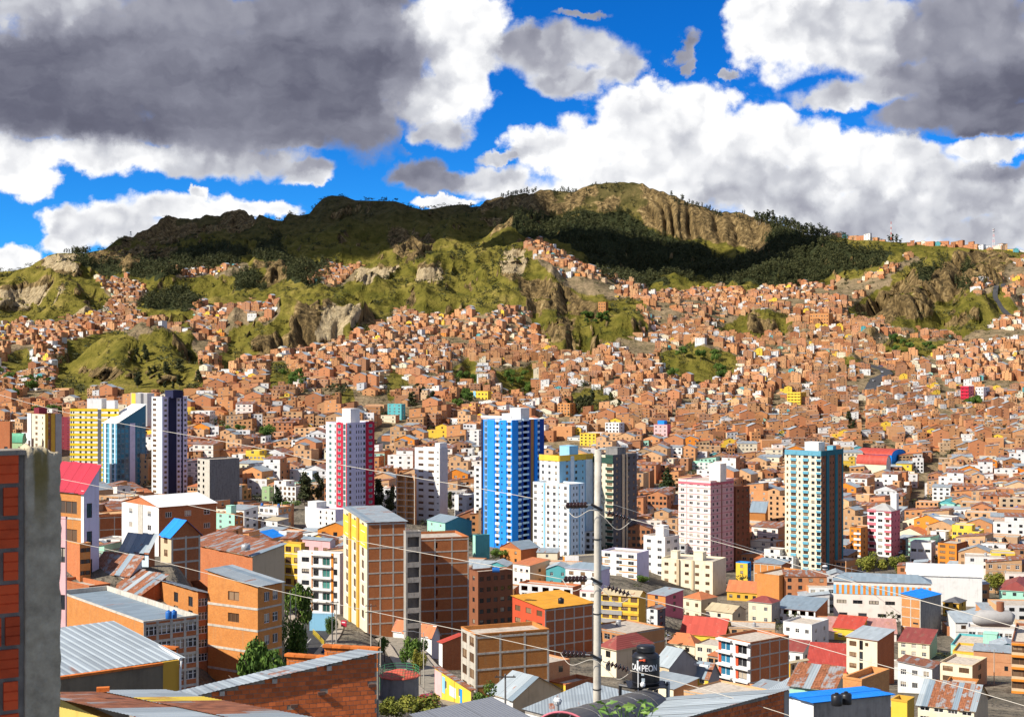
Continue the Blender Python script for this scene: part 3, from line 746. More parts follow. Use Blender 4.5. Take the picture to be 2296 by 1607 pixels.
def roof_mesh(kind, a, b, h, over=0.35, rise=None):
    """roof over x -a..0, y 0..b at height h; material 0 covering, 1 rim"""
    mb = MB(); x0, x1, y0, y1 = -a - over, over, -over, b + over
    if kind == 'flat':
        t = 0.22
        mb.quad((-a, 0, h - .55), (0, 0, h - .55), (0, b, h - .55), (-a, b, h - .55))
        mb.box(-a - .04, .04, -.04, t, h - .12, h + .10, 1); mb.box(-a - .04, .04, b - t, b + .04, h - .12, h + .10, 1)
        mb.box(-a - .04, -a + t, t, b - t, h - .12, h + .10, 1); mb.box(-t, .04, t, b - t, h - .12, h + .10, 1)
        for p, q in (((-a + t, t), (-t, t)), ((-t, t), (-t, b - t)), ((-t, b - t), (-a + t, b - t)), ((-a + t, b - t), (-a + t, t))):
            mb.quad((*q, h - .55), (*p, h - .55), (*p, h - .12), (*q, h - .12), m=1)
    elif kind in ('shedA', 'shedB', 'shedC', 'shedD'):   # high side: back, right, front, left
        r = rise if rise is not None else 0.12 * (b if kind in ('shedA', 'shedC') else a)
        zz = {'shedA': (0, 0, r, r), 'shedB': (0, r, r, 0), 'shedC': (r, r, 0, 0), 'shedD': (r, 0, 0, r)}[kind]
        c = [(x0, y0), (x1, y0), (x1, y1), (x0, y1)]; t = 0.09
        top = [(p[0], p[1], h + z + t) for p, z in zip(c, zz)]; bot = [(p[0], p[1], h + z) for p, z in zip(c, zz)]
        mb.quad(*top); mb.quad(*bot[::-1], m=1)
        for i in range(4): mb.quad(bot[i], bot[(i + 1) % 4], top[(i + 1) % 4], top[i], m=1)
    elif kind in ('gableA', 'gableB'):   # ridge parallel to the A face / to the B face
        t = 0.09
        if kind == 'gableA':
            r = rise if rise is not None else 0.22 * b; ym = b / 2
            L = [((x0, y0, h - .06), (x1, y0, h - .06), (x1, ym, h + r), (x0, ym, h + r)), ((x1, y1, h - .06), (x0, y1, h - .06), (x0, ym, h + r), (x1, ym, h + r))]
            G = [((0, 0, h), (0, b, h), (0, ym, h + r - .1)), ((-a, b, h), (-a, 0, h), (-a, ym, h + r - .1))]
        else:
            r = rise if rise is not None else 0.22 * a; xm = -a / 2
            L = [((x1, y0, h - .06), (x1, y1, h - .06), (xm, y1, h + r), (xm, y0, h + r)), ((x0, y1, h - .06), (x0, y0, h - .06), (xm, y0, h + r), (xm, y1, h + r))]
            G = [((-a, 0, h), (0, 0, h), (xm, 0, h + r - .1)), ((0, b, h), (-a, b, h), (xm, b, h + r - .1))]
        for q in L:
            up = [(p[0], p[1], p[2] + t) for p in q]
            mb.quad(*up); mb.quad(*q[::-1], m=1)
            for i in range(4): mb.quad(q[i], q[(i + 1) % 4], up[(i + 1) % 4], up[i], m=1)
        for q in G: mb.quad(*q, m=2)
    elif kind == 'barrel':               # half cylinder, axis parallel to the A face
        r = rise if rise is not None else 0.3 * b; N = 14
        pr = [(b / 2 - (b / 2 + over) * math.cos(math.pi * i / N), h + r * math.sin(math.pi * i / N)) for i in range(N + 1)]
        for (ya, za), (yb, zb) in zip(pr[:-1], pr[1:]):
            mb.quad((x0, ya, za), (x1, ya, za), (x1, yb, zb), (x0, yb, zb))
        mb.quad(*[(-.02, y, z - .05) for y, z in pr], m=2); mb.quad(*[(-a + .02, y, z - .05) for y, z in pr[::-1]], m=2)
    elif kind == 'hip':
        r = rise if rise is not None else 0.25 * min(a, b); k = min(a, b) / 2 + over
        c = [(x0, y0, h), (x1, y0, h), (x1, y1, h), (x0, y1, h)]
        if a >= b: p, q = (x0 + k, b / 2, h + r), (x1 - k, b / 2, h + r); fs = [(c[0], c[1], q, p), (c[1], c[2], q), (c[2], c[3], p, q), (c[3], c[0], p)]
        else: p, q = (-a / 2, y0 + k, h + r), (-a / 2, y1 - k, h + r); fs = [(c[0], c[1], p), (c[1], c[2], q, p), (c[2], c[3], q), (c[3], c[0], p, q)]
        for f in fs: mb.quad(*f)
        mb.box(x0, x1, y0, y1, h - .16, h - .01, 1)
    return mb


def wall_top(kind, a, b, h, rise):
    """extra wall height at the corners under a shed roof: A-left, near corner, B-far, back-left"""
    r = 0
    if kind in ('shedA', 'shedC'): r = rise if rise is not None else 0.12 * b
    elif kind in ('shedB', 'shedD'): r = rise if rise is not None else 0.12 * a
    return {'shedA': (0, 0, r, r), 'shedB': (0, r, r, 0), 'shedC': (r, r, 0, 0), 'shedD': (r, 0, 0, r)}.get(kind, (0, 0, 0, 0))


def sheeted_roof(kind, a, b, h, rise, rm, rim, mB, root, R, over=.35):
    """a metal roof laid from single overlapping sheets, each its own piece, over a thin deck"""
    x0, x1, y0, y1 = -a - over, over, -over, b + over; planes = []
    if kind.startswith('shed'):
        r = rise if rise is not None else 0.12 * (b if kind in ('shedA', 'shedC') else a); e = wall_top(kind, a, b, h, rise)
        if kind in ('shedA', 'shedC'): f = lambda x, y: h + (y / b if kind == 'shedA' else 1 - y / b) * r
        else: f = lambda x, y: h + (1 + x / a if kind == 'shedB' else -x / a) * r
        planes = [(x0, x1, y0, y1, f, 'x' if kind in ('shedA', 'shedC') else 'y')]
    elif kind == 'gableA':
        r = rise if rise is not None else 0.22 * b; f = lambda x, y: h + r * (1 - abs(y - b / 2) / (b / 2)); planes = [(x0, x1, y0, b / 2, f, 'x'), (x0, x1, b / 2, y1, f, 'x')]
    else:
        r = rise if rise is not None else 0.22 * a; f = lambda x, y: h + r * (1 - abs(x + a / 2) / (a / 2)); planes = [(x0, -a / 2, y0, y1, f, 'y'), (-a / 2, x1, y0, y1, f, 'y')]
    dk = MB()
    for xa, xb, ya, yb, f, ax in planes:
        dk.quad((xa + .05, ya + .05, f(xa, ya) - .03), (xb - .05, ya + .05, f(xb, ya) - .03), (xb - .05, yb - .05, f(xb, yb) - .03), (xa + .05, yb - .05, f(xa, yb) - .03), m=1)
        L = (xb - xa) if ax == 'x' else (yb - ya); n = min(16, max(3, round(L / 1.15)))
        for i in range(n):
            mb = MB(); s0, s1 = L * i / n, L * (i + 1) / n + .05; e0 = R.uniform(-.12, .12); up = .035 + .03 * (i % 2) + R.uniform(0, .012)
            if ax == 'x': c = [(xa + s0, ya + (e0 if ya < 0 else 0)), (xa + s1, ya + (e0 if ya < 0 else 0)), (xa + s1, yb + (e0 if yb > b else 0)), (xa + s0, yb + (e0 if yb > b else 0))]
            else: c = [(xa, ya + s0), (xb, ya + s0), (xb, ya + s1), (xa, ya + s1)]
            top = [(x, y, f(x, y) + up) for x, y in c]; mb.quad(*top); bot = [(x, y, z - .03) for x, y, z in top]
            for k in range(4): mb.quad(bot[k], bot[(k + 1) % 4], top[(k + 1) % 4], top[k])
            m = rm
            if rm in (TIN, TINB, TINR, TINP) and R.random() < .28: m = R.choice([TIN, TINR, TINB, TINP])
            mb.obj('roof_sheet', m, root)
    if kind == 'gableA':
        for s in (0, -a): dk.quad(*((s, 0, h), (s, b, h), (s, b / 2, h + r - .06))[::1 if s == 0 else -1], m=2)
    elif kind == 'gableB':
        for s in (0, b): dk.quad(*((-a, s, h), (0, s, h), (-a / 2, s, h + r - .06))[::1 if s == 0 else -1], m=2)
    dk.obj('roof', [rm, rim, mB], root)


PROTECT = []      # picture rectangles (u0, u1, vt, vb, Y) of placed buildings
FOOT = []         # footprints (x, y, radius)


def building(name, label, cat, loc, th, a, b, h, fl, mA, mB=None, A=(), B=(), roof='flat', rm=None, rim=None, rise=None, panels=(), frame=None, group=None, deep=3.5, seed=None, rev=0.16, box=None, gf=0.0):
    """near corner at loc; A wall runs left from it, B wall runs right/back. panels: (face, kind v/h/p, ...)"""
    R = random.Random(seed if seed is not None else hash((round(loc[0], 1), round(loc[1], 1))) & 0xffff)
    mB = mB or mA; rm = rm or ROOFC; rim = rim or mB
    root = empty(name, loc, -th)
    top = 0.55 if roof == 'flat' else 0.12
    fh = (h - top - gf) / max(fl, 1)
    mb = MB(); rA = rects_for(A, a, fl, fh, gf, R); rB = rects_for(B, b, fl, fh, gf, R)
    OA, dA, OB, dB = (-a, 0.0), (1.0, 0.0), (0.0, 0.0), (0.0, 1.0)
    face(mb, OA, dA, a, -deep, h, [r[:4] for r in rA], 0, rev); face(mb, OB, dB, b, -deep, h, [r[:4] for r in rB], 1, rev)
    face(mb, (0, b), (-1, 0), a, -deep, h, [], 1); face(mb, (-a, b), (0, -1), b, -deep, h, [], 1)
    e = wall_top(roof, a, b, h, rise)
    if any(e):
        cs = [(-a, 0), (0, 0), (0, b), (-a, b)]
        for i in range(4):
            p, q = cs[i], cs[(i + 1) % 4]; r0, r1 = e[i], e[(i + 1) % 4]
            if r0 + r1 > 0: mb.quad(*[x for x in ((*p, h), (*q, h), (*q, h + r1), (*p, h + r0))], m=0 if i == 0 else 1)
    mb.obj('wall', [mA, mB], root)
    if roof[:-1] in ('shed', 'gable') and loc[1] < 335 and a * b < 900: sheeted_roof(roof, a, b, h, rise, rm, rim, mB, root, R)
    else: roof_mesh(roof, a, b, h, 0.35 if roof != 'flat' else 0, rise).obj('roof', [rm, rim, mB], root)
    for O, d, rr in ((OA, dA, rA), (OB, dB, rB)):
        for s0, s1, za, zb, kind in rr:
            if kind != 'o': put_window(root, O, d, s0, s1, za, zb, kind, rev, R)
    for p in panels:
        fc, kd, mat = p[0], p[1], p[2]
        O, d, W = (OA, dA, a) if fc == 'A' else (OB, dB, b); n = (d[1], -d[0])
        def slab(nm, s0, s1, z0, z1, t, k=0.004):
            m2 = MB(); P = lambda s_, z, q: (O[0] + d[0] * s_ + n[0] * q, O[1] + d[1] * s_ + n[1] * q, z)
            c = [P(s0, z0, t), P(s1, z0, t), P(s1, z1, t), P(s0, z1, t), P(s0, z0, -k), P(s1, z0, -k), P(s1, z1, -k), P(s0, z1, -k)]
            for f in ((0, 1, 2, 3), (1, 5, 6, 2), (4, 0, 3, 7), (3, 2, 6, 7), (4, 5, 1, 0)): m2.quad(*[c[i] for i in f])
            return m2.obj(nm, mat, root)
        if kd == 'v': slab(p[6] if len(p) > 6 else 'stripe', p[3] * W, p[4] * W, -deep, h + .02, p[5])
        elif kd == 'h':                     # one per floor: fractions s0 s1, z0 z1 of the storey in m, thickness
            f0, f1 = (p[8], p[9]) if len(p) > 9 else (0, fl)
            for f in range(f0, min(f1, fl + (1 if p[5] < 0.2 else 0))): slab(p[10] if len(p) > 10 else 'band', p[3] * W, p[4] * W, gf + f * fh + p[5], gf + f * fh + p[6], p[7])
        elif kd == 'p': slab(p[8] if len(p) > 8 else 'panel', p[3] * W, p[4] * W, p[5], p[6], p[7])
    if frame:                               # concrete posts and beams showing in a brick party wall
        for fc, n in frame.items():
            O, d, W = (OA, dA, a) if fc == 'A' else (OB, dB, b); nn = (d[1], -d[0])
            for i in range(n + 1):
                s = min(max(i / n * W, 0.16), W - 0.16); m2 = MB()
                m2.box(-.17, .17, -.03, .02, -deep, h - .13); m2.obj('post', CONL, root, (O[0] + d[0] * s, O[1] + d[1] * s, 0), (0, 0, math.atan2(d[1], d[0])))
            for f in range(fl + 1):
                z = gf + f * fh; m2 = MB()
                if z > h - .35: z = h - .45
                m2.box(0.004, W - .004, -.045, .02, z - .16, z + .16); m2.obj('beam', CONL, root, (O[0], O[1], 0), (0, 0, math.atan2(d[1], d[0])))
    if box:                                 # stair or lift box on the roof: (x frac, y frac, w, d, height, material)
        for bx in (box if isinstance(box[0], (list, tuple)) else [box]):
            m2 = MB(); x = -a * (1 - bx[0]); y = b * bx[1]
            m2.box(x, x + bx[2], y, y + bx[3], h - .56, h + bx[4]); m2.box(x - .12, x + bx[2] + .12, y - .12, y + bx[3] + .12, h + bx[4], h + bx[4] + .14)
            m2.obj('stair_box', bx[5], root)
    tag(root, label, cat, group)
    return root


def bld(name, label, cat, u0, u1, u2, vt, vb, th, fl, mA, mB=None, Y=None, dflt=9.0, deep=3.5, prot=True, **k):
    """place by what the plan says: near corner column u1, ends u0 and u2, roof row vt, foot row vb"""
    Y = Y or depth_of(u1, vb); t0, t1, t2 = [(u - CU) / FP for u in (u0, u1, u2)]
    X = t1 * Y; thr = rad(th)
    if u2 - u1 < 0.5: thr = math.atan(t1) if th is None else thr
    a = (X - t0 * Y) / (math.cos(thr) + t0 * math.sin(thr)) if u1 - u0 > 0.5 else dflt
    den = math.sin(thr) - t2 * math.cos(thr)
    b = (t2 * Y - X) / den if u2 - u1 > 0.5 and den > 0.02 else dflt
    b = min(b, 26.0)
    zg = float(ground(X, Y)); h = Zv(vt, Y) - zg
    if prot: PROTECT.append((u0, u2, vt - 6, vb, Y))
    cx, cy = X + (-a * math.cos(thr) + b * math.sin(thr)) / 2, Y + (a * math.sin(thr) + b * math.cos(thr)) / 2
    FOOT.append((cx, cy, 0.37 * math.hypot(a, b)))
    return building(name, label, cat, (X, Y, zg), thr, a, b, h, fl, mA, mB, deep=deep, **k)


# ------------------------------------------------------------------ trees
def rnd_dir(R):
    z = R.uniform(-1, 1); t = R.uniform(0, math.tau); q = math.sqrt(1 - z * z); return Vector((q * math.cos(t), q * math.sin(t), z))


def crown_mesh(name, lobes, n, size, mat, seed, droop=0.0):
    """many small leaf faces through the volume of overlapping lobes (cx, cy, cz, rx, ry, rz)"""
    r = np.random.default_rng(seed); L = np.array(lobes, float)
    vol = np.cbrt(L[:, 3] * L[:, 4] * L[:, 5]) ** 2; pick = r.choice(len(L), n, p=vol / vol.sum())
    d = r.normal(size=(n, 3)); d /= np.linalg.norm(d, axis=1)[:, None]
    rr = r.uniform(0.35, 1.08, n) ** 0.6
    c = L[pick, :3] + d * L[pick, 3:] * rr[:, None]
    nrm = d + r.normal(size=(n, 3)) * 0.7; nrm /= np.linalg.norm(nrm, axis=1)[:, None]
    t = np.cross(nrm, r.normal(size=(n, 3))); t /= np.linalg.norm(t, axis=1)[:, None]; b = np.cross(nrm, t)
    s = size * r.uniform(0.55, 1.3, n)[:, None]; e = 0.62
    co = np.stack([c - t * s, c - b * s * e, c + t * s + nrm * s * 0.15, c + b * s * e], 1).reshape(-1, 3)
    return np_mesh(name, co, np.arange(4 * n).reshape(n, 4), mat)


def trunk_mesh(name, h, r, mat, branches, seed):
    R = random.Random(seed); mb = MB()
    pts = [(R.uniform(-.03, .03) * h * i / 4, R.uniform(-.03, .03) * h * i / 4, h * i / 4 - (0.5 if i == 0 else 0)) for i in range(5)]
    mb.tube(pts, r, 7, r2=r * 0.45)
    for i in range(branches):
        z = h * R.uniform(0.4, 0.95); a = R.uniform(0, math.tau); l = h * R.uniform(.25, .45)
        mb.tube([(0, 0, z), (math.cos(a) * l * .5, math.sin(a) * l * .5, z + l * .35), (math.cos(a) * l, math.sin(a) * l, z + l * .8)], r * .35, 5, r2=r * .12)
    return mb.mesh(name, mat, True)


def lobes_round(R, n=9): return [(R.uniform(-.32, .32), R.uniform(-.32, .32), R.uniform(.42, .82), *(R.uniform(.14, .24),) * 2, R.uniform(.12, .2)) for _ in range(n)]
def lobes_tall(R, n=9): return [(R.uniform(-.11, .11), R.uniform(-.11, .11), .28 + .66 * i / n + R.uniform(-.03, .03), R.uniform(.08, .16) * (1.25 - i / n * .6), R.uniform(.08, .16) * (1.25 - i / n * .6), R.uniform(.07, .13)) for i in range(n)]
def lobes_cone(R, n=10): return [(R.uniform(-.03, .03), R.uniform(-.03, .03), .10 + .84 * i / n, .19 * (1.06 - i / n), .19 * (1.06 - i / n), .08) for i in range(n)]


TREES = {}
_R = random.Random(3)
for kind, fn, n, sz, mat, bk, nb in (('round', lobes_round, 2400, .036, LEAF, BARK, 5), ('tall', lobes_tall, 2000, .030, LEAFE, BARKP, 4), ('cone', lobes_cone, 2000, .030, LEAFD, BARK, 0), ('yellow', lobes_round, 2000, .036, LEAFY, BARKP, 5),
        ('far', lobes_tall, 130, .06, LEAFE, BARKP, 0), ('farround', lobes_round, 130, .075, LEAFD, BARK, 0), ('bush', lambda R: [(R.uniform(-.3, .3), R.uniform(-.3, .3), R.uniform(.2, .7), .26, .26, .24) for _ in range(7)], 2400, .038, LEAF, BARK, 3),
        ('sparse', lobes_tall, 420, .022, LEAFY, BARKP, 6)):
    TREES[kind] = [(crown_mesh('crown_' + kind, fn(_R), n, sz, mat, 11 + i), trunk_mesh('trunk_' + kind, .62 if kind != 'bush' else .3, .022, bk, nb, i)) for i in range(3)]


def tree(name, label, loc, h, wf, kind, group=None, R=RND, cat='tree'):
    c, t = R.choice(TREES[kind]); o = empty(name, loc, R.uniform(0, 6.28))
    link('crown', c, o, None, None, (h * wf, h * wf, h)); link('trunk', t, o, None, None, (h, h, h))
    if label: tag(o, label, cat, group)
    return o


def tree_px(label, u, vt, vb, wpx, kind, Y=None, name='tree', group=None, cat='tree'):
    Y = Y or depth_of(u, vb); x = (u - CU) / FP * Y; zg = float(ground(x, Y)); h = Zv(vt, Y) - zg
    base = {'round': .88, 'yellow': .88, 'bush': 1.05, 'tall': .42, 'cone': .38, 'sparse': .42}.get(kind, .6)
    o = tree(name, label, (x, Y, zg), h, wpx / FP * Y / (h * base), kind, group, cat=cat)
    PROTECT.append((u - wpx / 2, u + wpx / 2, vt, vb, Y)); FOOT.append((x, Y, wpx / FP * Y * .35)); return o

# ------------------------------------------------------------------ towers
P = PL
AT = 'apartment_tower'
YELT = plaster('tower_yellow', (.66, .47, .015), .15)
DW = dict(w=1.35, h=1.4, kind='d')
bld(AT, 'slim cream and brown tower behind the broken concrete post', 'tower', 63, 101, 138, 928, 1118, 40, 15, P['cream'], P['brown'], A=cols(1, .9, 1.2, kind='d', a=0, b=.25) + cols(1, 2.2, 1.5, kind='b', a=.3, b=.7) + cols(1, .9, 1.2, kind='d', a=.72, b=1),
    B=cols(1, 1.0, 1.4, kind='b', a=.1, b=.4), panels=[('A', 'v', P['white'], 0, .22, .5), ('B', 'v', P['ochre'], .0, .18, .1), ('B', 'v', P['ochre'], .36, .6, .12), ('B', 'v', P['grey'], .62, 1, .2)], box=(.15, .2, 5, 5, 3.0, P['maroon']), roof='flat')
bld('maroon_block', 'narrow maroon block between the brown tower and the yellow tower', 'tower', 136, 158, 160, 935, 1112, 25, 14, P['maroon'], P['maroon'], A=cols(2, 1.2, 1.3, kind='d'), Y=900)
bld(AT, 'yellow tower with white bands and two rooftop boxes', 'tower', 157, 266, 267, 918, 1090, 12, 15, P['white'], P['yellow'],
    A=cols(2, .9, 1.2, kind='d', a=0, b=.10) + cols(3, 1.3, 1.2, kind='d', a=.16, b=.50) + cols(1, 2.2, 1.9, .6, kind='x', a=.56, b=.66) + cols(2, 1.4, 1.2, kind='d', a=.74, b=1),
    panels=[('A', 'h', YELT, 0, .57, 2.28, 3.78, .14), ('A', 'h', YELT, .645, 1, 2.28, 3.78, .14), ('A', 'v', P['darkgrey'], .575, .64, .06)], box=[(.35, .2, 9, 6, 6, P['white']), (.75, .2, 5, 4, 5, P['white'])])
GLASSW = glass('tower_glass_pale', (.10, .34, .46)); GLASSD = glass('tower_glass_deep', (.006, .13, .22))
bld(AT, 'blue glass tower with a steep sloping roof', 'tower', 231, 262, 327, 950, 1098, 42, 13, GLASSW, GLASSD, A=cols(2, 2.4, 2.6, .4, kind='t'), B=cols(3, 2.2, 2.6, .4, 't', 0, .42) + cols(2, 1.8, 2.6, .4, 't', .66, 1), roof='shedA', rise=10.5, rm=P['white'], rim=P['sky'],
    panels=[('A', 'v', P['white'], .12, .24, .25), ('A', 'v', P['white'], .5, .64, .25), ('A', 'v', P['paleblue'], .84, .92, .25), ('B', 'v', P['lilac_shade'], .44, .62, .2), ('B', 'h', P['darkteal'], 0, 1, 0, .35, .06), ('A', 'h', P['sky'], 0, 1, 0, .35, .06)])
bld(AT, 'white tower with shade coloured into its right side and a dark navy stripe', 'tower', 340, 364, 420, 890, 1112, 48, 19, P['white'], P['lilac_shade'], A=cols(1, 4.0, 1.4, 1.1, 'b', 0, .55) + cols(1, 2.0, 1.4, 1.1, 'd', .6, 1), B=cols(1, 1.6, 1.3, kind='b', a=.06, b=.2) + cols(1, 1.4, 1.3, kind='b', a=.58, b=.72) + cols(1, .5, 1.1, kind='d', a=.74, b=.78) + cols(1, 1.4, 1.3, kind='b', a=.86, b=.98),  # right wall is white, its shade painted in as colour
    panels=[('B', 'v', P['marine'], .24, .54, .8), ('B', 'v', P['marine'], .76, .82, .15), ('A', 'v', P['paleblue'], .56, 1, .15)], box=(.55, .3, 9, 6, 3.5, P['marine']))
bld('apartment_tower', 'grey slab tower half hidden behind the white and navy tower', 'tower', 293, 330, 346, 882, 985, 38, 9, P['grey'], P['palegrey'], A=cols(1, 1.6, 1.3, kind='b', a=0, b=.3), panels=[('A', 'v', P['yellow'], .05, .3, .1), ('A', 'v', P['darkgrey'], .62, .78, .1)])
bld('concrete_block', 'bare grey concrete block with one row of openings', 'building', 443, 470, 537, 1030, 1140, 52, 8, CONL, COND, A=cols(1, 1.8, 1.6, .8, 'o', .35, .65) + cols(1, 2.2, 1.5, .8, 'o', 0, .22), B=[])
bld(AT, 'white tower with crimson stripes and green glass strip', 'tower', 731, 778, 839, 948, 1168, 42, 16, P['white'], P['lilac_shade'],  # white right wall given the tone it has in shade
    A=cols(1, 1.7, 1.5, kind='g', a=.08, b=.34) + cols(1, .8, 1.4, kind='d', a=.38, b=.5) + cols(1, 1.7, 1.5, kind='g', a=.52, b=.76) + cols(1, 1.6, 2.5, .3, 'g', .8, .96),
    B=cols(1, 1.3, 1.5, kind='b', a=.04, b=.2) + cols(3, .6, 1.5, kind='d', a=.3, b=.56) + cols(1, 1.3, 1.5, kind='d', a=.58, b=.68) + cols(1, 1.8, 1.5, kind='g', a=.74, b=.98),
    panels=[('A', 'v', P['crimson'], .50, .568, .12), ('A', 'v', P['crimson'], .712, .82, .12), ('A', 'v', P['crimson'], .955, .995, .12), ('A', 'h', P['crimson'], .57, .71, 2.42, 3.75, .1), ('B', 'v', P['crimson'], .68, .79, .2), ('B', 'v', P['crimson'], .93, 1, .2), ('B', 'h', P['crimson'], .792, .928, 2.42, 3.75, .18), ('B', 'h', P['palegrey'], 0, .68, 2.95, 3.02, .02)], box=[(.45, .25, 6, 6, 6.5, P['white']), (.1, .3, 5, 5, 2.2, P['white'])])
bld('white_annex', 'low white annex in front of the crimson striped tower', 'building', 684, 752, 781, 1143, 1199, 42, 4, P['white'], P['lilac_shade'], A=cols(3, 1.2, 1.2, kind='d', a=.42, b=1), box=(.05, .1, 6, 6, 2.4, P['white']))
bld('office_tower', 'white office tower with long brown window bands', 'tower', 930, 986, 1004, 1005, 1180, 35, 12, P['white'], P['palegrey'], A=cols(1, 3.2, 1.2, kind='b', a=.08, b=.42) + cols(1, 3.6, 1.2, kind='b', a=.48, b=.84) + cols(1, 1.2, .5, 1.4, 'd', .86, .98), box=(.78, .1, 3, 6, 2.5, P['white']))
bld('unfinished_block', 'open concrete frame of an unfinished orange brick block', 'building', 888, 930, 934, 1064, 1180, 25, 8, BR3, BR3, A=cols(2, 3.0, 2.2, .2, 'o'), frame={'A': 2})
bld(AT, 'tall blue tower with white window strips and stair box on top', 'tower', 1080, 1147, 1220, 942, 1236, 42, 21, P['blue'], P['navy'],  # navy right wall: same blue with its shade put into the colour
    A=cols(1, 1.9, 2.3, .25, 'bl', .06, .22) + cols(1, 1.6, 1.4, kind='d', a=.46, b=.60) + cols(1, .8, .9, 1.2, 'd', .64, .72) + cols(1, 1.9, 1.4, kind='d', a=.85, b=.99),
    B=cols(1, 1.3, 1.4, kind='d', a=.20, b=.30) + cols(1, 2.4, 2.0, .5, 'o', .34, .50) + cols(1, .7, 1.2, kind='d', a=.80, b=.86),
    panels=[('A', 'v', P['marine'], 0, .05, .25), ('A', 'v', P['blue'], .22, .45, .35), ('A', 'h', P['white'], .46, .60, 2.35, 3.6, .1), ('A', 'h', P['white'], .85, .995, 2.35, 3.6, .1), ('A', 'v', P['blue'], .72, .84, .35), ('B', 'v', P['blue'], 0, .18, .3), ('B', 'h', P['paleblue'], .20, .30, 2.35, 3.5, .1), ('B', 'h', P['paleblue'], .33, .51, 0, .9, .5, 0, 99, 'balcony'), ('B', 'v', BR3, .58, .67, .12), ('B', 'v', P['blue'], .69, .78, .3), ('B', 'h', P['paleblue'], .79, .86, 2.35, 3.5, .08), ('A', 'p', P['white'], -.01, 1.01, 59.2, 60.4, .35)],
    rm=TINBLUE, rim=P['white'], box=[(.62, .3, 6.5, 6, 5.2, P['white']), (.35, .3, 5, 5, 2.5, P['white'])])
bld('white_block', 'white slab with paired windows just left of the blue tower', 'tower', 1063, 1094, 1096, 1045, 1208, 25, 11, P['white'], P['palegrey'], A=cols(2, 1.5, 1.3, kind='d'), Y=690)
bld(AT, 'white and sky blue tower with a yellow parapet', 'tower', 1210, 1254, 1329, 1024, 1240, 45, 15, P['white'], P['sky'],
    A=cols(3, 1.5, 1.4, kind='m'), B=cols(1, 1.6, 1.4, kind='b', a=.16, b=.30) + cols(1, 1.4, 1.3, kind='d', a=.44, b=.56) + cols(1, .7, 1.0, kind='d', a=.66, b=.74),
    panels=[('A', 'p', P['yellow'], -.01, 1.0, 41.0, 43.6, .3), ('B', 'p', P['yellow'], 0, 1, 41.0, 43.6, .3), ('B', 'v', P['paleblue'], .32, .42, .4), ('B', 'v', P['paleblue'], .78, .98, .3)], rm=TILE, rim=P['yellow'], box=(.5, .3, 6, 6, 4.4, P['sky']))
bld(AT, 'lower white wing standing before the sky blue tower', 'tower', 1195, 1276, 1311, 1086, 1250, 42, 11, P['white'], P['paleblue'],
    A=cols(1, 1.7, 1.4, kind='m', a=.0, b=.14) + cols(1, .7, .8, 1.3, 'b', .22, .30) + cols(2, 1.5, 1.4, kind='m', a=.34, b=.68) + cols(1, .7, .8, 1.3, 'b', .70, .77) + cols(1, 1.6, 1.4, kind='m', a=.8, b=1), B=cols(2, .8, 1.3, kind='d', a=.2, b=.6) + cols(1, .6, 1.3, kind='d', a=.78, b=.92),
    panels=[('A', 'v', P['sky'], .305, .345, .3), ('A', 'v', P['sky'], .69, .71, .1), ('B', 'v', P['sky'], .0, .08, .12), ('B', 'v', P['sky'], .62, .7, .12)])
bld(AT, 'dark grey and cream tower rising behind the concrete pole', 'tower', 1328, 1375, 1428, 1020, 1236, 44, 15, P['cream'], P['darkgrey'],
    A=cols(2, 1.6, 1.4, kind='b', a=.0, b=.55) + cols(1, 3.2, 1.5, kind='b', a=.66, b=.99), B=cols(1, 1.4, 1.4, kind='b', a=.08, b=.24) + cols(1, .6, 1.1, kind='d', a=.46, b=.52) + cols(1, 1.2, 1.2, kind='d', a=.60, b=.7) + cols(1, 1.2, 1.4, kind='b', a=.8, b=.94),
    panels=[('A', 'h', P['dkgreen'], .64, 1, 2.3, 3.4, .25), ('A', 'v', P['beige'], .28, .33, .3), ('A', 'p', P['dkgreen'], 0, 1, 39.5, 42, .3), ('B', 'v', P['brown'], .36, .44, .25), ('B', 'v', P['beige'], .54, .60, .2), ('B', 'v', P['beige'], .36, .46, .3)], box=(.3, .3, 7, 6, 3, COND))
bld(AT, 'pale pink tower with thin red floor lines', 'tower', 1521, 1593, 1645, 1078, 1287, 42, 14, P['palepink'], P['pink'],
    A=cols(1, 2.2, 1.3, kind='w', a=.02, b=.24) + cols(1, 2.0, 1.3, kind='w', a=.3, b=.5) + cols(1, 1.5, 1.3, kind='w', a=.55, b=.7) + cols(1, 2.4, 1.3, kind='w', a=.74, b=.97), B=cols(2, 1.2, 1.3, kind='m', a=.04, b=.38) + cols(2, 1.2, 1.3, kind='m', a=.62, b=.98),
    panels=[('A', 'h', P['rose'], 0, 1, -.12, .12, .06), ('B', 'h', P['rose'], 0, 1, -.12, .12, .06), ('A', 'v', P['pink'], .255, .275, .15), ('B', 'v', P['brown'], .46, .5, .06), ('A', 'p', P['rose'], 0, 1, 39.4, 40.5, .15), ('B', 'p', P['rose'], 0, 1, 39.4, 40.5, .15)], box=[(.78, .25, 6, 5, 7.5, P['palepink'])])
bld('brick_tower', 'dark brown brick tower right behind the pale pink tower', 'tower', 1636, 1650, 1681, 1092, 1240, 50, 13, P['brown'], P['brown'], A=cols(1, 1.2, 1.3, kind='b'), B=cols(3, 1.2, 1.4, kind='b'), Y=660)
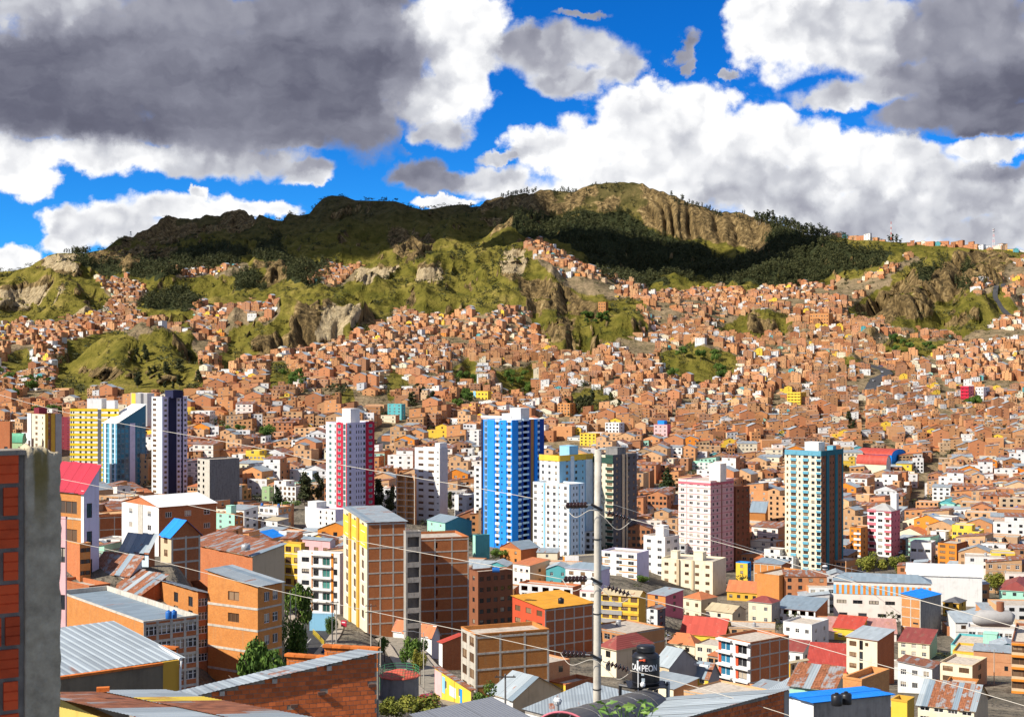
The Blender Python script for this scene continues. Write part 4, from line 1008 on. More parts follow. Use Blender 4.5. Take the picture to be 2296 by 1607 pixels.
bld(AT, 'cream tower with teal balcony fronts and a dark side', 'tower', 1760, 1841, 1890, 1016, 1294, 40, 19, P['cream'], P['brown'],
    A=cols(1, .9, 1.3, kind='b', a=.02, b=.12) + cols(1, 2.6, 1.5, .95, 'b', .16, .32) + cols(1, 1.0, 1.3, kind='d', a=.36, b=.46) + cols(1, 2.4, 1.5, .95, 'b', .50, .66) + cols(1, 1.6, 1.4, kind='d', a=.72, b=.84) + cols(1, 2.0, 1.6, .9, 'd', .88, .99), B=cols(1, 1.4, 1.4, kind='d', a=.04, b=.2) + cols(2, 1.1, 1.2, kind='b', a=.36, b=.62) + cols(1, 1.1, 1.2, kind='b', a=.76, b=.92),
    panels=[('A', 'h', P['balcony'], .16, .32, 2.45, 3.65, .35, 0, 99, 'balcony'), ('A', 'h', P['balcony'], .50, .66, 2.45, 3.65, .35, 0, 99, 'balcony'), ('A', 'h', P['balcony'], .87, 1, 2.6, 3.5, .3, 0, 99, 'balcony'), ('B', 'v', P['darkteal'], .22, .34, .4), ('B', 'v', P['darkteal'], .62, .74, .3), ('B', 'v', P['darkteal'], .94, 1, .2), ('A', 'p', P['balcony'], 0, 1, 54.0, 56.3, .25), ('B', 'p', P['darkteal'], 0, 1, 54.0, 56.3, .25)], box=[(.3, .4, 7, 6, 4.2, P['white']), (.8, .6, 3, 3, 2.6, P['balcony'])])
bld(AT, 'stout red and white tower with a grey pyramid roof', 'tower', 1945, 1998, 2018, 1146, 1254, 38, 7, P['white'], P['rose'], A=cols(1, 2.6, 1.4, kind='d', a=.04, b=.32) + cols(1, 2.4, 1.4, kind='m', a=.42, b=.66) + cols(1, 2.0, 1.4, kind='b', a=.74, b=.96), B=cols(3, .7, .9, kind='x'), roof='hip', rm=P['grey'], rise=3.2,
    panels=[('A', 'h', P['rose'], 0, .36, 2.35, 3.75, .12), ('A', 'h', P['rose'], .72, 1, 2.35, 3.4, .12)], box=(.75, .6, 3, 3, 8, P['white']))

# ------------------------------------------------------------------ buildings of the near and middle city, one row each
# label | u0 u1 u2 vt vb angle floors | wall A, wall B | window columns A, B and kind | roof, covering | extras
def rowb(name, label, u0, u1, u2, vt, vb, th, fl, mA, mB, nA=0, nB=0, kind='d', roof='flat', rm=None, w=1.35, h=1.3, **k):
    gA = lambda m: PL[m] if isinstance(m, str) else m
    A = k.pop('A', None) or (cols(nA, w, h, kind=kind) if nA else []); B = k.pop('B', None) or (cols(nB, w, h, kind=kind) if nB else [])
    return bld(name, label, k.pop('cat', 'house'), u0, u1, u2, vt, vb, th, fl, gA(mA), gA(mB), A=A, B=B, roof=roof, rm=rm, **k)


H, BK, HS = 'house', 'apartment_block', 'brick_house'
b1 = rowb(BK, 'tall brick block with a yellow top storey beside the curving road', 770, 823, 911, 1171, 1424, 73, 8, 'cream', BRM, kind='b', A=cols(3, 2.6, 1.9, .55, 'b'), frame={'B': 3}, cat='building', roof='shedD', rise=.6, rm=TIN, gf=2.2,
     panels=[('A', 'p', P['yellow'], 0, 1, 19.4, 24.5, .05), ('A', 'v', P['ochre'], .28, .36, .35), ('A', 'v', P['ochre'], .62, .70, .35), ('A', 'h', P['white'], .1, .24, .45, .58, .12, 0, 99, 'sill'), ('A', 'h', P['white'], .42, .58, .45, .58, .12, 0, 99, 'sill'), ('A', 'h', P['white'], .77, .93, .45, .58, .12, 0, 99, 'sill')])
rowb(BK, 'stepped rear wing of the tall brick block, concrete grid on bare brick', 911, 937, 1051, 1207, 1424, 73, 8, BRM, BRM, A=cols(1, 2.6, 2.2, .3, 'o'), B=cols(1, 1.0, 1.5, .9, 'o', .3, .4), frame={'B': 3}, cat='building')
rowb(BK, 'dark recessed stair bay between the two brick wings', 905, 910, 944, 1192, 1424, 73, 8, CON, CON, B=cols(1, 2.6, 2.2, .5, 'o'), cat='building', Y=306)
rowb(BK, 'red brown apartment block with dark windows right of the brick wings', 1052, 1072, 1150, 1282, 1408, 60, 5, 'brown', 'brown', 1, 5, 'd', cat='building')
rowb(BK, 'orange fronted block with a yellow roof and long brick side', 1149, 1222, 1330, 1364, 1478, 55, 4, 'red', BR2, 3, 0, 'b', roof='shedD', rise=1.2, rm=tin('tin_orange', (.62, .29, .025), amt=.15), w=2.2, frame={'B': 5}, cat='building', panels=[('A', 'p', P['cream'], 0, 1, 4.6, 5.1, .1)])
rowb(BK, 'grey bay-windowed front with a big bare brick side by the street', 1034, 1066, 1231, 1422, 1575, 69, 4, CONL, BR, 2, 0, 'b', w=2.2, h=1.7, frame={'B': 3}, cat='building')
rowb(H, 'red roofed brick house with a white stair side, just right of the concrete post', 105, 189, 222, 1100, 1300, 35, 3, BR, 'lilac_shade', Y=215, A=cols(1, 4.2, 1.9, .7, 'b', .3, .85), B=cols(1, 1.0, 2.2, .2, 'd', .2, .5), roof='shedA', rise=3.4, rm=tin('tin_crimson', (.40, .012, .035), rust=(.35, .02, .03), amt=.1), panels=[('A', 'h', CONL, 0, 1, -.15, .15, .06), ('A', 'v', P['white'], .93, 1, .1)])  # white stair side painted in its shaded tone
rowb(HS, 'two windowed brick house under the red roofed one', 136, 179, 203, 1219, 1318, 48, 3, BR2, BR, 0, 2, 'd', w=.9, h=1.4)
rowb(H, 'pink walled sliver of a house beside the concrete post', 100, 147, 150, 1160, 1345, 20, 4, 'pink', 'pink', A=cols(1, 1.3, 1.6, .8, 'd', .7, 1), Y=150)
rowb(HS, 'bare brick gable wall left of the white flats', 214, 222, 291, 1158, 1245, 62, 3, BR2, BR2, frame={'B': 2})
rowb(BK, 'white flats with pale gable roof and brick flank', 273, 356, 485, 1137, 1262, 48, 5, 'white', BR2, 2, 3, 'w', Y=385, roof='gableB', rm=TINWH, rise=2.2, w=2.0, h=1.5, cat='building', panels=[('A', 'v', CONL, .46, .58, .12)])
rowb(H, 'house with a bright blue metal roof below the white flats', 360, 384, 449, 1202, 1262, 50, 2, 'beige', BR2, 1, 0, 'b', roof='gableA', rm=TINBLUE, rise=2.6, frame={'B': 2})
rowb(H, 'small white house with a rusty curved tin roof', 273, 333, 347, 1234, 1272, 30, 1, 'paleblue', BR2, 2, 0, 'd', roof='shedA', rise=1.8, rm=TIN)
rowb(BK, 'long low brick hall with beige end and striped rusty roof', 419, 566, 638, 1246, 1330, 50, 4, BR2, 'beige', Y=262, roof='shedA', rise=1.6, rm=TINR, cat='building')
rowb(H, 'yellow shed with a grey roof at the left end of the long brick hall', 367, 421, 428, 1258, 1292, 25, 1, 'yellow', 'ochre', 1, 0, 'd', roof='shedD', rise=1.0, rm=TINP)
orange_house = rowb(H, 'orange brick house with two windows and a sloping tin roof', 466, 578, 632, 1314, 1462, 33, 5, BR, BR, Y=194, A=cols(1, 2.1, 1.25, .75, 'b', .38, .66, 3, 5), B=cols(2, 1.1, 1.3, .8, 'w', .2, .9, 1, 5), roof='shedD', rise=1.5, rm=TIN, rim=TILE, panels=[('A', 'h', CONL, 0, 1, -.2, .12, .05), ('B', 'h', CONL, 0, 1, -.15, .1, .05)])
rowb(HS, 'brick workshop with many windows below the orange house', 128, 322, 445, 1394, 1552, 52, 4, BR, BR2, A=[], B=cols(4, 2.0, 1.7, .75, 'wg'), rm=TINB, frame={'B': 4}, rim=CONL)
terrace = rowb(H, 'rooftop dwelling with barrels on the brick workshop terrace', 318, 444, 487, 1338, 1500, 52, 5, BR, BR2, A=cols(2, 1.4, 1.6, .4, 'd', .5, 1), B=cols(2, 1.4, 1.5, .7, 'wg'), roof='shedC', rise=.8, rm=TIN)
rowb('shed', 'low shed under patched blue and rusty tin beside the workshop', 248, 312, 372, 1336, 1378, 45, 1, BR2, BR2, roof='shedA', rise=2.4, rm=TINR, cat='shed')
rowb('shed', 'wide shed of rusty red tin sheets left of the orange house', 330, 468, 484, 1306, 1338, 28, 1, 'mint', BR2, roof='shedA', rise=2.6, rm=TINR, cat='shed')
rowb('shed', 'dark tin roofed shed below the bare brick gable', 207, 292, 318, 1287, 1312, 35, 1, 'palepink', 'palegrey', 0, 1, 'd', roof='shedA', rise=2.2, rm=TINR, cat='shed')
rowb('brick_yard_wall', 'L-shaped brick yard wall at the foot of the pink house', 130, 200, 247, 1314, 1395, 45, 1, BR2, BR2, cat='wall')
rowb(BK, 'yellow block of flats behind the white balcony block', 637, 675, 684, 1218, 1345, 28, 5, 'yellow', 'ochre', 2, 0, 'b', w=2.0, h=1.6, cat='building', panels=[('A', 'h', P['white'], 0, 1, .45, .6, .08)])
rowb(H, 'pink house with round arched windows', 678, 740, 752, 1212, 1315, 30, 3, 'pink', 'palegrey', 3, 0, 'b', roof='gableA', rm=TINB, w=1.8, h=1.6)
rowb(BK, 'white block with glazed balconies and orange side', 667, 762, 772, 1241, 1378, 22, 5, 'white', 'white', A=cols(1, 2.2, 1.2, kind='d', a=.08, b=.3) + cols(1, 1.6, 1.8, .5, 'o', .36, .52) + cols(1, 2.2, 2.0, .3, 'g', .56, .80) + cols(1, 1.0, 1.5, kind='d', a=.84, b=.96), cat='building',
     panels=[('A', 'v', BR, .335, .36, .1), ('A', 'v', P['orange'], .80, .85, .12), ('A', 'h', P['white'], .33, .82, -.2, .18, .7, 0, 99, 'balcony')])
rowb(H, 'mint green flats with washing, left of the white annex', 484, 526, 546, 1152, 1208, 35, 4, 'mint', BR, 2, 2, 'w', box=(.4, .3, 3, 3, 3, P['mint']))
rowb(H, 'grey house with white stair front before the annex', 585, 622, 646, 1168, 1212, 40, 3, 'white', 'grey', 2, 1, 'd', roof='shedA', rm=TINBEI)
rowb(BK, 'white flats with dark blue window frames among tall trees', 646, 700, 730, 1056, 1102, 38, 4, 'white', 'paleblue', 3, 2, 'bl', cat='building')
rowb(H, 'mint and dark green gabled house right below the white office tower', 958, 998, 1058, 1172, 1222, 55, 3, 'mint', 'teal', 2, 0, 'w', roof='gableA', rm=TINB, rise=2.4)
rowb(H, 'plain dark teal box house at the foot of the blue tower', 1060, 1066, 1098, 1200, 1258, 60, 3, 'mint', 'teal')
rowb(BK, 'white side block with louvred windows left of the white slab', 1019, 1046, 1064, 1110, 1165, 35, 4, 'white', 'palegrey', 1, 1, 'b', w=2.4, cat='building')
rowb(H, 'olive green house by the trees left of the crimson striped tower', 587, 604, 614, 1092, 1124, 35, 2, 'green', 'green', 1, 1, 'w')
rowb(H, 'orange house with a blue grey gable roof under the blue tower', 1121, 1168, 1209, 1232, 1266, 45, 2, BR, BR2, 2, 0, 'd', roof='gableB', rm=TINB)
rowb(H, 'pinkish two storey house with an open brick side', 1150, 1188, 1232, 1268, 1316, 45, 2, 'palepink', 'beige', 3, 1, 'd', roof='shedA', rm=TILE)
rowb(H, 'white house with a slate blue roof left of the pole', 1268, 1346, 1367, 1278, 1342, 30, 3, 'white', 'lilac_shade', 3, 0, 'b', roof='hip', rm=TINB, w=1.8)
rowb(BK, 'white four storey block with zigzag stairs right of the pole', 1349, 1428, 1455, 1240, 1306, 32, 4, 'white', 'lilac_shade', 3, 0, 'm', w=2.6, cat='building', panels=[('A', 'h', P['orange'], .5, 1, .35, .7, .08), ('A', 'h', P['orange'], 0, .2, .35, .7, .08)])
rowb(BK, 'white and beige corner block in front of the pink tower', 1443, 1491, 1523, 1204, 1298, 42, 5, 'white', 'palepink', 2, 2, 'm', w=2.2, cat='building', box=(.3, .4, 4, 4, 4, P['white']))
rowb(BK, 'cream four storey block with three square bays', 1483, 1598, 1628, 1259, 1336, 30, 4, 'cream', 'cream', 5, 0, 'b', w=1.8, cat='building', panels=[('A', 'v', P['beige'], .31, .36, .8), ('A', 'v', P['beige'], .60, .64, .5)], box=[(.1, .3, 3, 3, 2.5, P['cream']), (.55, .3, 4, 4, 2.8, P['cream'])])
rowb(BK, 'half built pale house with open brick rooms on its roof', 1164, 1284, 1304, 1316, 1374, 30, 3, 'palegrey', BR2, A=cols(5, 2.0, 1.7, .5, 'bl', 0, 1, 0, 2) + cols(5, 2.4, 1.6, .5, 'o', 0, 1, 2, 3), cat='building')
rowb(BK, 'yellow and grey banded flats under a beige gable right of the pole', 1348, 1432, 1448, 1338, 1418, 25, 4, 'yellow', 'ochre', 4, 0, 'b', w=2.2, h=1.6, roof='gableA', rm=TINBEI, cat='building', panels=[('A', 'h', P['grey'], 0, .56, -.5, .75, .25), ('A', 'h', P['ochre'], .58, 1, -.4, .3, .2)])
rowb(H, 'pale pink terraced house tucked left of the pole', 1300, 1338, 1342, 1326, 1378, 20, 3, 'palepink', 'pink', 2, 0, 'd')
rowb(H, 'narrow orange house with a patched tin roof behind the banded flats', 1452, 1492, 1532, 1336, 1384, 45, 3, BR, 'rose', 1, 1, 'd', roof='shedA', rm=TIN)
rowb(H, 'tall white and black gabled house beside the banded flats', 1450, 1474, 1492, 1366, 1412, 40, 3, 'palegrey', 'darkgrey', 1, 1, 'd', roof='gableB', rm=TINR)
rowb(H, 'cream villa with a brown hip roof below the cream block', 1532, 1572, 1608, 1344, 1396, 45, 2, 'cream', 'beige', 2, 1, 'b', roof='hip', rm=TILE)
rowb(H, 'beige gabled house with a white skylight wall', 1583, 1642, 1672, 1374, 1412, 40, 2, 'cream', 'beige', 1, 1, 'd', roof='gableA', rm=TINBEI)
rowb(H, 'yellow house with a big bright red roof', 1526, 1624, 1642, 1428, 1458, 25, 1, 'yellow', 'ochre', 2, 0, 'wg', roof='gableA', rm=TINRED, rise=5.2)
rowb(H, 'low house with a clay hip roof before the bright red roof', 1490, 1558, 1574, 1447, 1474, 30, 1, 'cream', 'beige', 2, 0, 'd', roof='hip', rm=TILE, rise=3.0)
rowb(H, 'beige house under a maroon roof just right of the pole', 1345, 1382, 1463, 1456, 1520, 50, 2, 'cream', 'beige', 1, 1, 'd', roof='hip', rm=TINMAR, rise=2.2)
rowb(H, 'house with a shiny silver roof behind the black tank', 1466, 1500, 1562, 1494, 1528, 48, 1, 'beige', 'grey', roof='gableA', rm=TINP, rise=3.4)
rowb(H, 'bright yellow two storey house with white trimmed windows', 1504, 1588, 1613, 1519, 1568, 38, 2, 'yellow', 'grey', 3, 0, 'wg', w=1.4, h=1.2, roof='gableA', rm=TINB, rise=3.0, panels=[('A', 'v', P['cream'], .0, .02, .1), ('A', 'v', P['ochre'], .36, .39, .12), ('A', 'v', P['ochre'], .60, .63, .12), ('A', 'p', P['white'], -.02, 1.02, 7.2, 7.6, .5)])
rowb(BK, 'grey flats with red curtains and balconies, brick side with concrete grid', 1610, 1682, 1769, 1440, 1562, 52, 4, 'palegrey', BR2, A=cols(1, 3.2, 2.1, .5, 'bl', .04, .44) + cols(1, 3.2, 2.1, .5, 'm', .54, .96), frame={'B': 4}, cat='building', panels=[('A', 'h', P['red'], .02, .10, .4, 2.3, .1), ('A', 'h', P['red'], .56, .64, .4, 2.3, .1), ('A', 'h', P['white'], 0, .46, -.15, .25, .9, 0, 99, 'balcony'), ('A', 'h', P['white'], .53, 1, -.15, .25, .9, 0, 99, 'balcony')])
rowb(HS, 'low half built brick house with a yellow patch left of the pole foot', 1231, 1268, 1330, 1534, 1568, 45, 1, 'yellow', BR2, roof='flat')
rowb(H, 'adobe house with a white metal gable roof at the bottom', 1098, 1150, 1258, 1566, 1602, 50, 1, 'palegrey', 'beige', roof='gableA', rm=TINP, rise=2.6)
rowb(HS, 'flat orange brick hall behind the orange stepped house', 1690, 1752, 1772, 1266, 1316, 35, 2, BR, BR2, 0, 1, 'o', roof='shedA', rm=TINB, frame={'A': 4})
rowb(HS, 'stepped orange brick house with an open top corner', 1697, 1747, 1806, 1290, 1366, 42, 3, BR, BR, 0, 2, 'o', cat='house')
rowb(H, 'maroon roofed house left of the open roof terrace', 1678, 1730, 1749, 1352, 1402, 35, 2, 'cream', 'grey', 2, 1, 'w', roof='hip', rm=TINMAR)
rowb(H, 'open roof terrace house under a patched blue grey tin roof', 1735, 1828, 1856, 1370, 1406, 28, 2, 'white', BR2, A=cols(5, 2.0, 1.7, .7, 'o', 0, 1, 1, 2) + cols(2, 2, 1.3, .8, 'd', 0, .6, 0, 1), roof='shedA', rise=2.2, rm=TINB)
rowb('school_building', 'pink school with an orange and blue striped top band', 1869, 2088, 2113, 1308, 1400, 14, 3, 'palepink', 'grey', A=cols(6, 3.4, 1.3, 1.1, 'd', 0, 1, 1, 2) + cols(5, 3.0, 1.2, 1.2, 'x', 0, 1, 0, 1), roof='hip', rm=TINB, rise=2.4, cat='school',
     panels=[('A', 'p', P['orange' if i % 2 else 'sky'], i / 36, (i + 1) / 36, 9.2, 12.4, .12 + .03 * (i % 2), 'stripe') for i in range(36)])
rowb(HS, 'orange brick block with a grey flank before the striped school', 2020, 2064, 2110, 1342, 1432, 45, 4, BR3, COND, A=cols(1, 2.0, .6, 1.2, 'x', .55, .95, 0, 2), roof='shedD', rise=1, rm=TINBLUE, frame={'A': 2})
rowb('hangar', 'long white hangar with a rounded white roof', 2035, 2202, 2216, 1294, 1362, 12, 1, 'white', 'palegrey', roof='barrel', rise=4.2, rm=TINWH, cat='hangar')
rowb(H, 'white villa with brown posts and clutter on its flat roof', 1756, 1820, 1858, 1400, 1454, 38, 2, 'white', 'palegrey', 3, 2, 'w')
rowb(H, 'yellow house under a rusty red roof behind the tall cream house', 1868, 1930, 1944, 1412, 1444, 28, 1, 'yellow', 'ochre', 2, 0, 'w', roof='shedA', rm=TINRED, rise=3)
rowb(BK, 'tall cream house with a brick flank and blue roof tank', 1898, 1967, 2005, 1436, 1538, 40, 4, 'cream', BR2, A=cols(1, 2.0, 1.3, .8, 'b', .06, .36) + cols(1, 1.0, 2.4, .1, 'd', .42, .54) + cols(1, .9, .9, 1.2, 'b', .6, .72, 3, 4), rm=TINP, roof='shedA', rise=1.4, cat='house')
rowb(H, 'cream house with a maroon roof and laundry balcony', 2014, 2084, 2101, 1444, 1482, 28, 2, 'cream', 'beige', 3, 0, 'wg', roof='shedA', rm=TINMAR, rise=2.6)
rowb(H, 'long yellow house under a red and grey rusty roof', 1808, 1896, 1902, 1509, 1536, 15, 1, 'yellow', 'yellow', 4, 0, 'w', roof='shedA', rm=TINRED, rise=3.2, w=1.9)
rowb(H, 'ochre house with a row of small windows under a beige roof', 1764, 1772, 1811, 1486, 1536, 55, 2, 'ochre', 'beige', 0, 3, 'd', roof='gableB', rm=TINBEI, w=.9)
rowb(H, 'small yellow house with a blue gable roof left of the tall cream house', 1862, 1896, 1900, 1456, 1490, 20, 1, 'yellow', 'yellow', 1, 0, 'w', roof='gableB', rm=TINB)
rowb(BK, 'white long block below the grey storage tank', 2170, 2292, 2310, 1412, 1460, 18, 2, 'white', 'palegrey', 6, 0, 'w', w=2.2, cat='building')
rowb(H, 'beige modern house with a glazed bay at the right', 2107, 2180, 2213, 1492, 1542, 35, 2, 'cream', 'beige', 2, 1, 'b', w=2.6)
rowb(H, 'plain yellow wall house above the beige modern house', 2136, 2205, 2217, 1464, 1505, 25, 2, 'yellow', 'ochre')
rowb(H, 'turquoise house with a small tiled tower', 2132, 2228, 2244, 1452, 1495, 25, 2, 'mint', 'teal', 2, 0, 'w', box=(.7, .3, 4, 4, 3, P['mint']))
rowb(H, 'white narrow house with an iron roof railing', 2013, 2090, 2108, 1498, 1556, 30, 2, 'white', 'grey', 3, 0, 'w', roof='shedD', rise=1, rm=TINR)
rowb(BK, 'brown balcony block cut by the right edge', 2268, 2330, 2342, 1442, 1556, 22, 4, 'beige', 'brown', 2, 0, 'b', w=3.6, h=1.8, cat='building', panels=[('A', 'h', P['orange'], 0, 1, -.2, .3, .5, 0, 99, 'balcony')])
rowb(H, 'cream house with two rusty gable roofs at the bottom right', 2058, 2184, 2215, 1592, 1640, 30, 2, 'cream', 'beige', 4, 0, 'w', roof='gableA', rm=TINR, rise=3.6, w=1.8)
rowb(H, 'pale blue flat house between the beige house and the rusty gables', 2118, 2184, 2195, 1540, 1572, 25, 1, 'paleblue', BR, 1, 0, 'w')
rowb(H, 'mint house with a maroon roof by the right edge', 2240, 2310, 2325, 1326, 1362, 25, 2, 'mint', 'mint', 3, 0, 'd', roof='hip', rm=TINMAR)
rowb(H, 'ochre house with a dark hip roof below the hangar', 2114, 2150, 2166, 1352, 1384, 35, 2, 'ochre', 'ochre', 2, 1, 'd', roof='hip', rm=P['darkgrey'])
rowb(H, 'white two storey box with wide dark windows right of the red tower', 2041, 2088, 2098, 1217, 1266, 28, 2, 'white', 'palegrey', 3, 0, 'd', w=2.4)
rowb(BK, 'vivid orange block with brown bands right of the red tower', 2103, 2145, 2170, 1219, 1278, 38, 4, 'orange', 'brown', 2, 0, 'b', w=2.8, cat='building')
rowb(BK, 'orange and white stepped flats just left of the red tower', 1905, 1930, 1946, 1183, 1252, 40, 5, 'orange', BR, 2, 1, 'b', cat='building', panels=[('A', 'h', P['white'], .4, 1, -.1, .9, .4)])
rowb(H, 'blue grey roofed hall with orange posts behind the brown tower', 1681, 1716, 1722, 1150, 1180, 25, 1, BR, BR, roof='shedA', rise=6, rm=TINB)
rowb(H, 'bright yellow house beside the red arched hall', 2009, 2044, 2050, 1040, 1064, 25, 2, 'yellow', 'ochre', 2, 0, 'w', roof='shedA', rm=TINB)
rowb('apartment_block', 'yellow rounded block high among the brick houses', 1765, 1795, 1808, 880, 908, 35, 4, 'yellow', 'ochre', 4, 2, 'd', cat='building', panels=[('A', 'h', P['yellow'], 0, 1, 1.9, 3.2, .5, 0, 99, 'balcony')])
rowb('apartment_block', 'crimson balcony block on the upper right slope', 2154, 2172, 2184, 866, 898, 40, 4, 'crimson', 'rose', 2, 1, 'd', cat='building', panels=[('A', 'h', P['crimson'], 0, 1, 1.9, 3.2, .5, 0, 99, 'balcony')])
rowb('apartment_block', 'white and grey block right of the crimson balcony block', 2187, 2205, 2219, 868, 900, 40, 4, 'white', 'palegrey', 3, 1, 'd', cat='building')
rowb(H, 'turquoise roofed house by the diagonal street', 2100, 2140, 2152, 1130, 1150, 28, 2, 'mint', 'teal', 1, 0, 'w', roof='gableB', rm=P['teal'])
rowb(BK, 'pink flats on the slope above the dark tower', 1466, 1496, 1504, 952, 990, 30, 4, 'pink', 'rose', 3, 0, 'w', cat='building', box=(.2, .3, 5, 5, 2.5, P['blue']))
rowb(BK, 'mint and white checkered flats above the pink tower', 1543, 1590, 1598, 1036, 1064, 25, 3, 'white', 'mint', 4, 0, 'g', cat='building', panels=[('A', 'h', P['mint'], .0, .48, 1.9, 2.9, .06)])
rowb(BK, 'yellow flats on the slope above the yellow parapet tower', 1300, 1336, 1346, 972, 1002, 32, 4, 'yellow', 'ochre', 4, 1, 'd', cat='building')
rowb(BK, 'white apartment block on the slope behind the dark tower', 1357, 1388, 1400, 948, 980, 35, 4, 'white', 'palegrey', 4, 1, 'd', cat='building')
rowb(BK, 'teal green block with pale windows left of the blue tower top', 869, 900, 909, 906, 942, 30, 5, 'teal', 'teal', 3, 1, 'w', cat='building')
rowb(BK, 'yellow and blue school building at the foot of the bushy gully', 1047, 1094, 1102, 877, 898, 25, 2, 'yellow', 'ochre', 6, 0, 'd', cat='school', panels=[('A', 'v', P['sky'], .3, .42, .1)])
rowb(BK, 'white block on the slope above the office tower', 1200, 1226, 1238, 1000, 1030, 35, 3, 'white', 'palegrey', 3, 1, 'd', cat='building', Y=900)
rowb(BK, 'orange brick flats on the green slope, wide windows', 1250, 1278, 1290, 905, 935, 35, 4, BR3, BR, 4, 1, 'd', cat='building')
rowb(BK, 'tall lone brick house on the cliff edge', 1341, 1358, 1364, 677, 706, 30, 4, BR3, BR, 3, 1, 'd', cat='house', deep=8)
rowb(BK, 'brick and glass school block high on the right slope', 1816, 1858, 1868, 702, 736, 25, 4, BR3, BR, 7, 0, 'd', cat='school')

rowb('arched_hall', 'hall under a bright red barrel roof', 1921, 1987, 1997, 1042, 1072, 38, 2, 'cream', 'palegrey', roof='barrel', rise=6.0, rm=TINRED, cat='hall')
rowb('arched_hall', 'second barrel roofed hall, red and tan striped, with blue walls', 1921, 1999, 2030, 1020, 1056, 38, 2, 'blue', 'blue', roof='barrel', rise=3.5, rm=TINRED, cat='hall')
rowb('shed', 'green arched shed above the broken concrete post', 24, 50, 57, 992, 1060, 25, 1, 'green', 'green', roof='barrel', rise=4.0, rm=TINGR, cat='shed', Y=620)
rowb(HS, 'brick house top at the left picture edge above the wall', -30, 22, 27, 946, 1150, 25, 5, BR2, BR2, 3, 0, 'd', Y=430)
rowb(H, 'long street side house painted yellow with blue doors', 975, 1056, 1062, 1546, 1590, 66, 1, 'yellow', 'beige', A=cols(2, 1.2, 1.3, .8, 'bl', .1, .9), roof='shedD', rise=.5, rm=TINR, panels=[('A', 'p', P['sky'], .22, .30, 0, 2.6, .06, 'door'), ('A', 'p', P['blue'], .72, .77, 0, 2.2, .06, 'door'), ('A', 'p', P['pink'], .0, .2, -1, 3.0, .03), ('A', 'p', P['white'], .42, .6, .2, 1.8, .03, 'poster')])
rowb(H, 'white gabled house under a clay red roof by the street', 882, 968, 986, 1424, 1478, 40, 2, 'white', 'palegrey', 1, 0, 'd', roof='gableA', rm=TILE, rise=2)
rowb(HS, 'brick house with a pale red roof behind the grey bay window front', 984, 992, 1036, 1440, 1500, 62, 2, 'white', BR2, roof='shedA', rise=1.2, rm=TINRED)
rowb(H, 'cream hall with a billboard left of the pole', 1262, 1270, 1346, 1248, 1272, 66, 1, 'orange', 'cream', 1, 0, 'd', Y=560)
rowb(H, 'yellow framed house behind the pale pink tower foot', 1650, 1676, 1684, 1262, 1308, 30, 3, 'yellow', 'blue', 1, 1, 'd')
rowb(H, 'low house under red clay tiles right of the cream block', 1630, 1700, 1712, 1330, 1352, 25, 1, 'ochre', 'ochre', 4, 0, 'd', roof='gableA', rm=TILE, rise=4)
rowb(H, 'house with a bright blue roof and grey front wall at the bottom edge', 1766, 1824, 1997, 1586, 1680, 58, 2, 'white', CON, 2, 0, 'd', roof='shedC', rise=.5, rm=TINBLUE, rim=P['blue'], Y=128)
rowb(HS, 'raw brick parapet block on the far side of the blue roof', 1890, 1932, 1994, 1524, 1600, 40, 1, BR3, BR3, Y=150)
rowb(H, 'small yellow house in a steel frame right of the blue roof', 1998, 2034, 2050, 1572, 1650, 35, 2, 'yellow', 'ochre', 2, 0, 'm', roof='flat', Y=165)
rowb('shed', 'mint and rusty tin sheds between the tall cream house and the blue roof', 1770, 1868, 1890, 1545, 1580, 30, 1, 'mint', 'beige', roof='shedA', rise=2.0, rm=TINR, cat='shed', Y=190)
rowb(H, 'maroon tile house left of the striped school', 1755, 1800, 1815, 1462, 1490, 30, 1, 'white', 'palegrey', 2, 1, 'd', roof='shedA', rise=2.5, rm=TINMAR)

rowb('shed', 'low annex under a ribbed pink roof in front of the school', 1858, 2010, 2019, 1420, 1440, 12, 1, 'palepink', 'pink', roof='shedA', rise=3.2, rm=tin('tin_pink', (.42, .22, .19), rust=(.30, .15, .11), amt=.5, wave=.35), cat='shed')

# street and garden trees that stand out on their own
tree_px('big dark fir tree left of the pale pink tower', 1497, 1042, 1108, 44, 'cone')
tree_px('tall eucalyptus in front of the white flats with dark blue frames', 682, 1056, 1132, 40, 'tall')
tree_px('rounder eucalyptus between the white flats and the crimson striped tower', 716, 1058, 1130, 26, 'tall')
tree_px('dark conical tree left of the white flats among trees', 622, 1082, 1136, 30, 'cone')
tree_px('bright bushes under the tall eucalyptus', 645, 1118, 1145, 50, 'bush')
tree_px('tall eucalyptus pair right of the crimson striped tower, front', 852, 1070, 1160, 34, 'tall')
tree_px('tall eucalyptus right of the crimson striped tower, nearer the brick frame', 876, 1085, 1164, 26, 'tall')
tree_px('dark tree between the white office tower and the white louvred block', 1010, 1100, 1150, 18, 'tall')
tree_px('yellow green tree left of the white hangar', 1960, 1236, 1300, 62, 'yellow')
tree_px('yellow green tree touching the left end of the hangar', 2010, 1238, 1300, 44, 'yellow')
tree_px('bare branched tree in front of the white hangar wall', 2110, 1278, 1345, 60, 'sparse')
tree_px('leafy green tree at the right end of the white hangar', 2232, 1278, 1335, 58, 'yellow')
tree_px('dark tree beside the zigzag stair block', 1440, 1285, 1308, 36, 'bush')
tree_px('round tree beside the orange house with gable roof', 1122, 1228, 1262, 42, 'round')
tree_px('small tree by the tall cream house with a brick flank', 1866, 1452, 1496, 34, 'yellow')
tree_px('grey bushy tree behind the white box house', 2062, 1232, 1262, 40, 'bush')
tree_px('round clipped dark green tree beside the curving road', 660, 1358, 1462, 62, 'bush', Y=262)
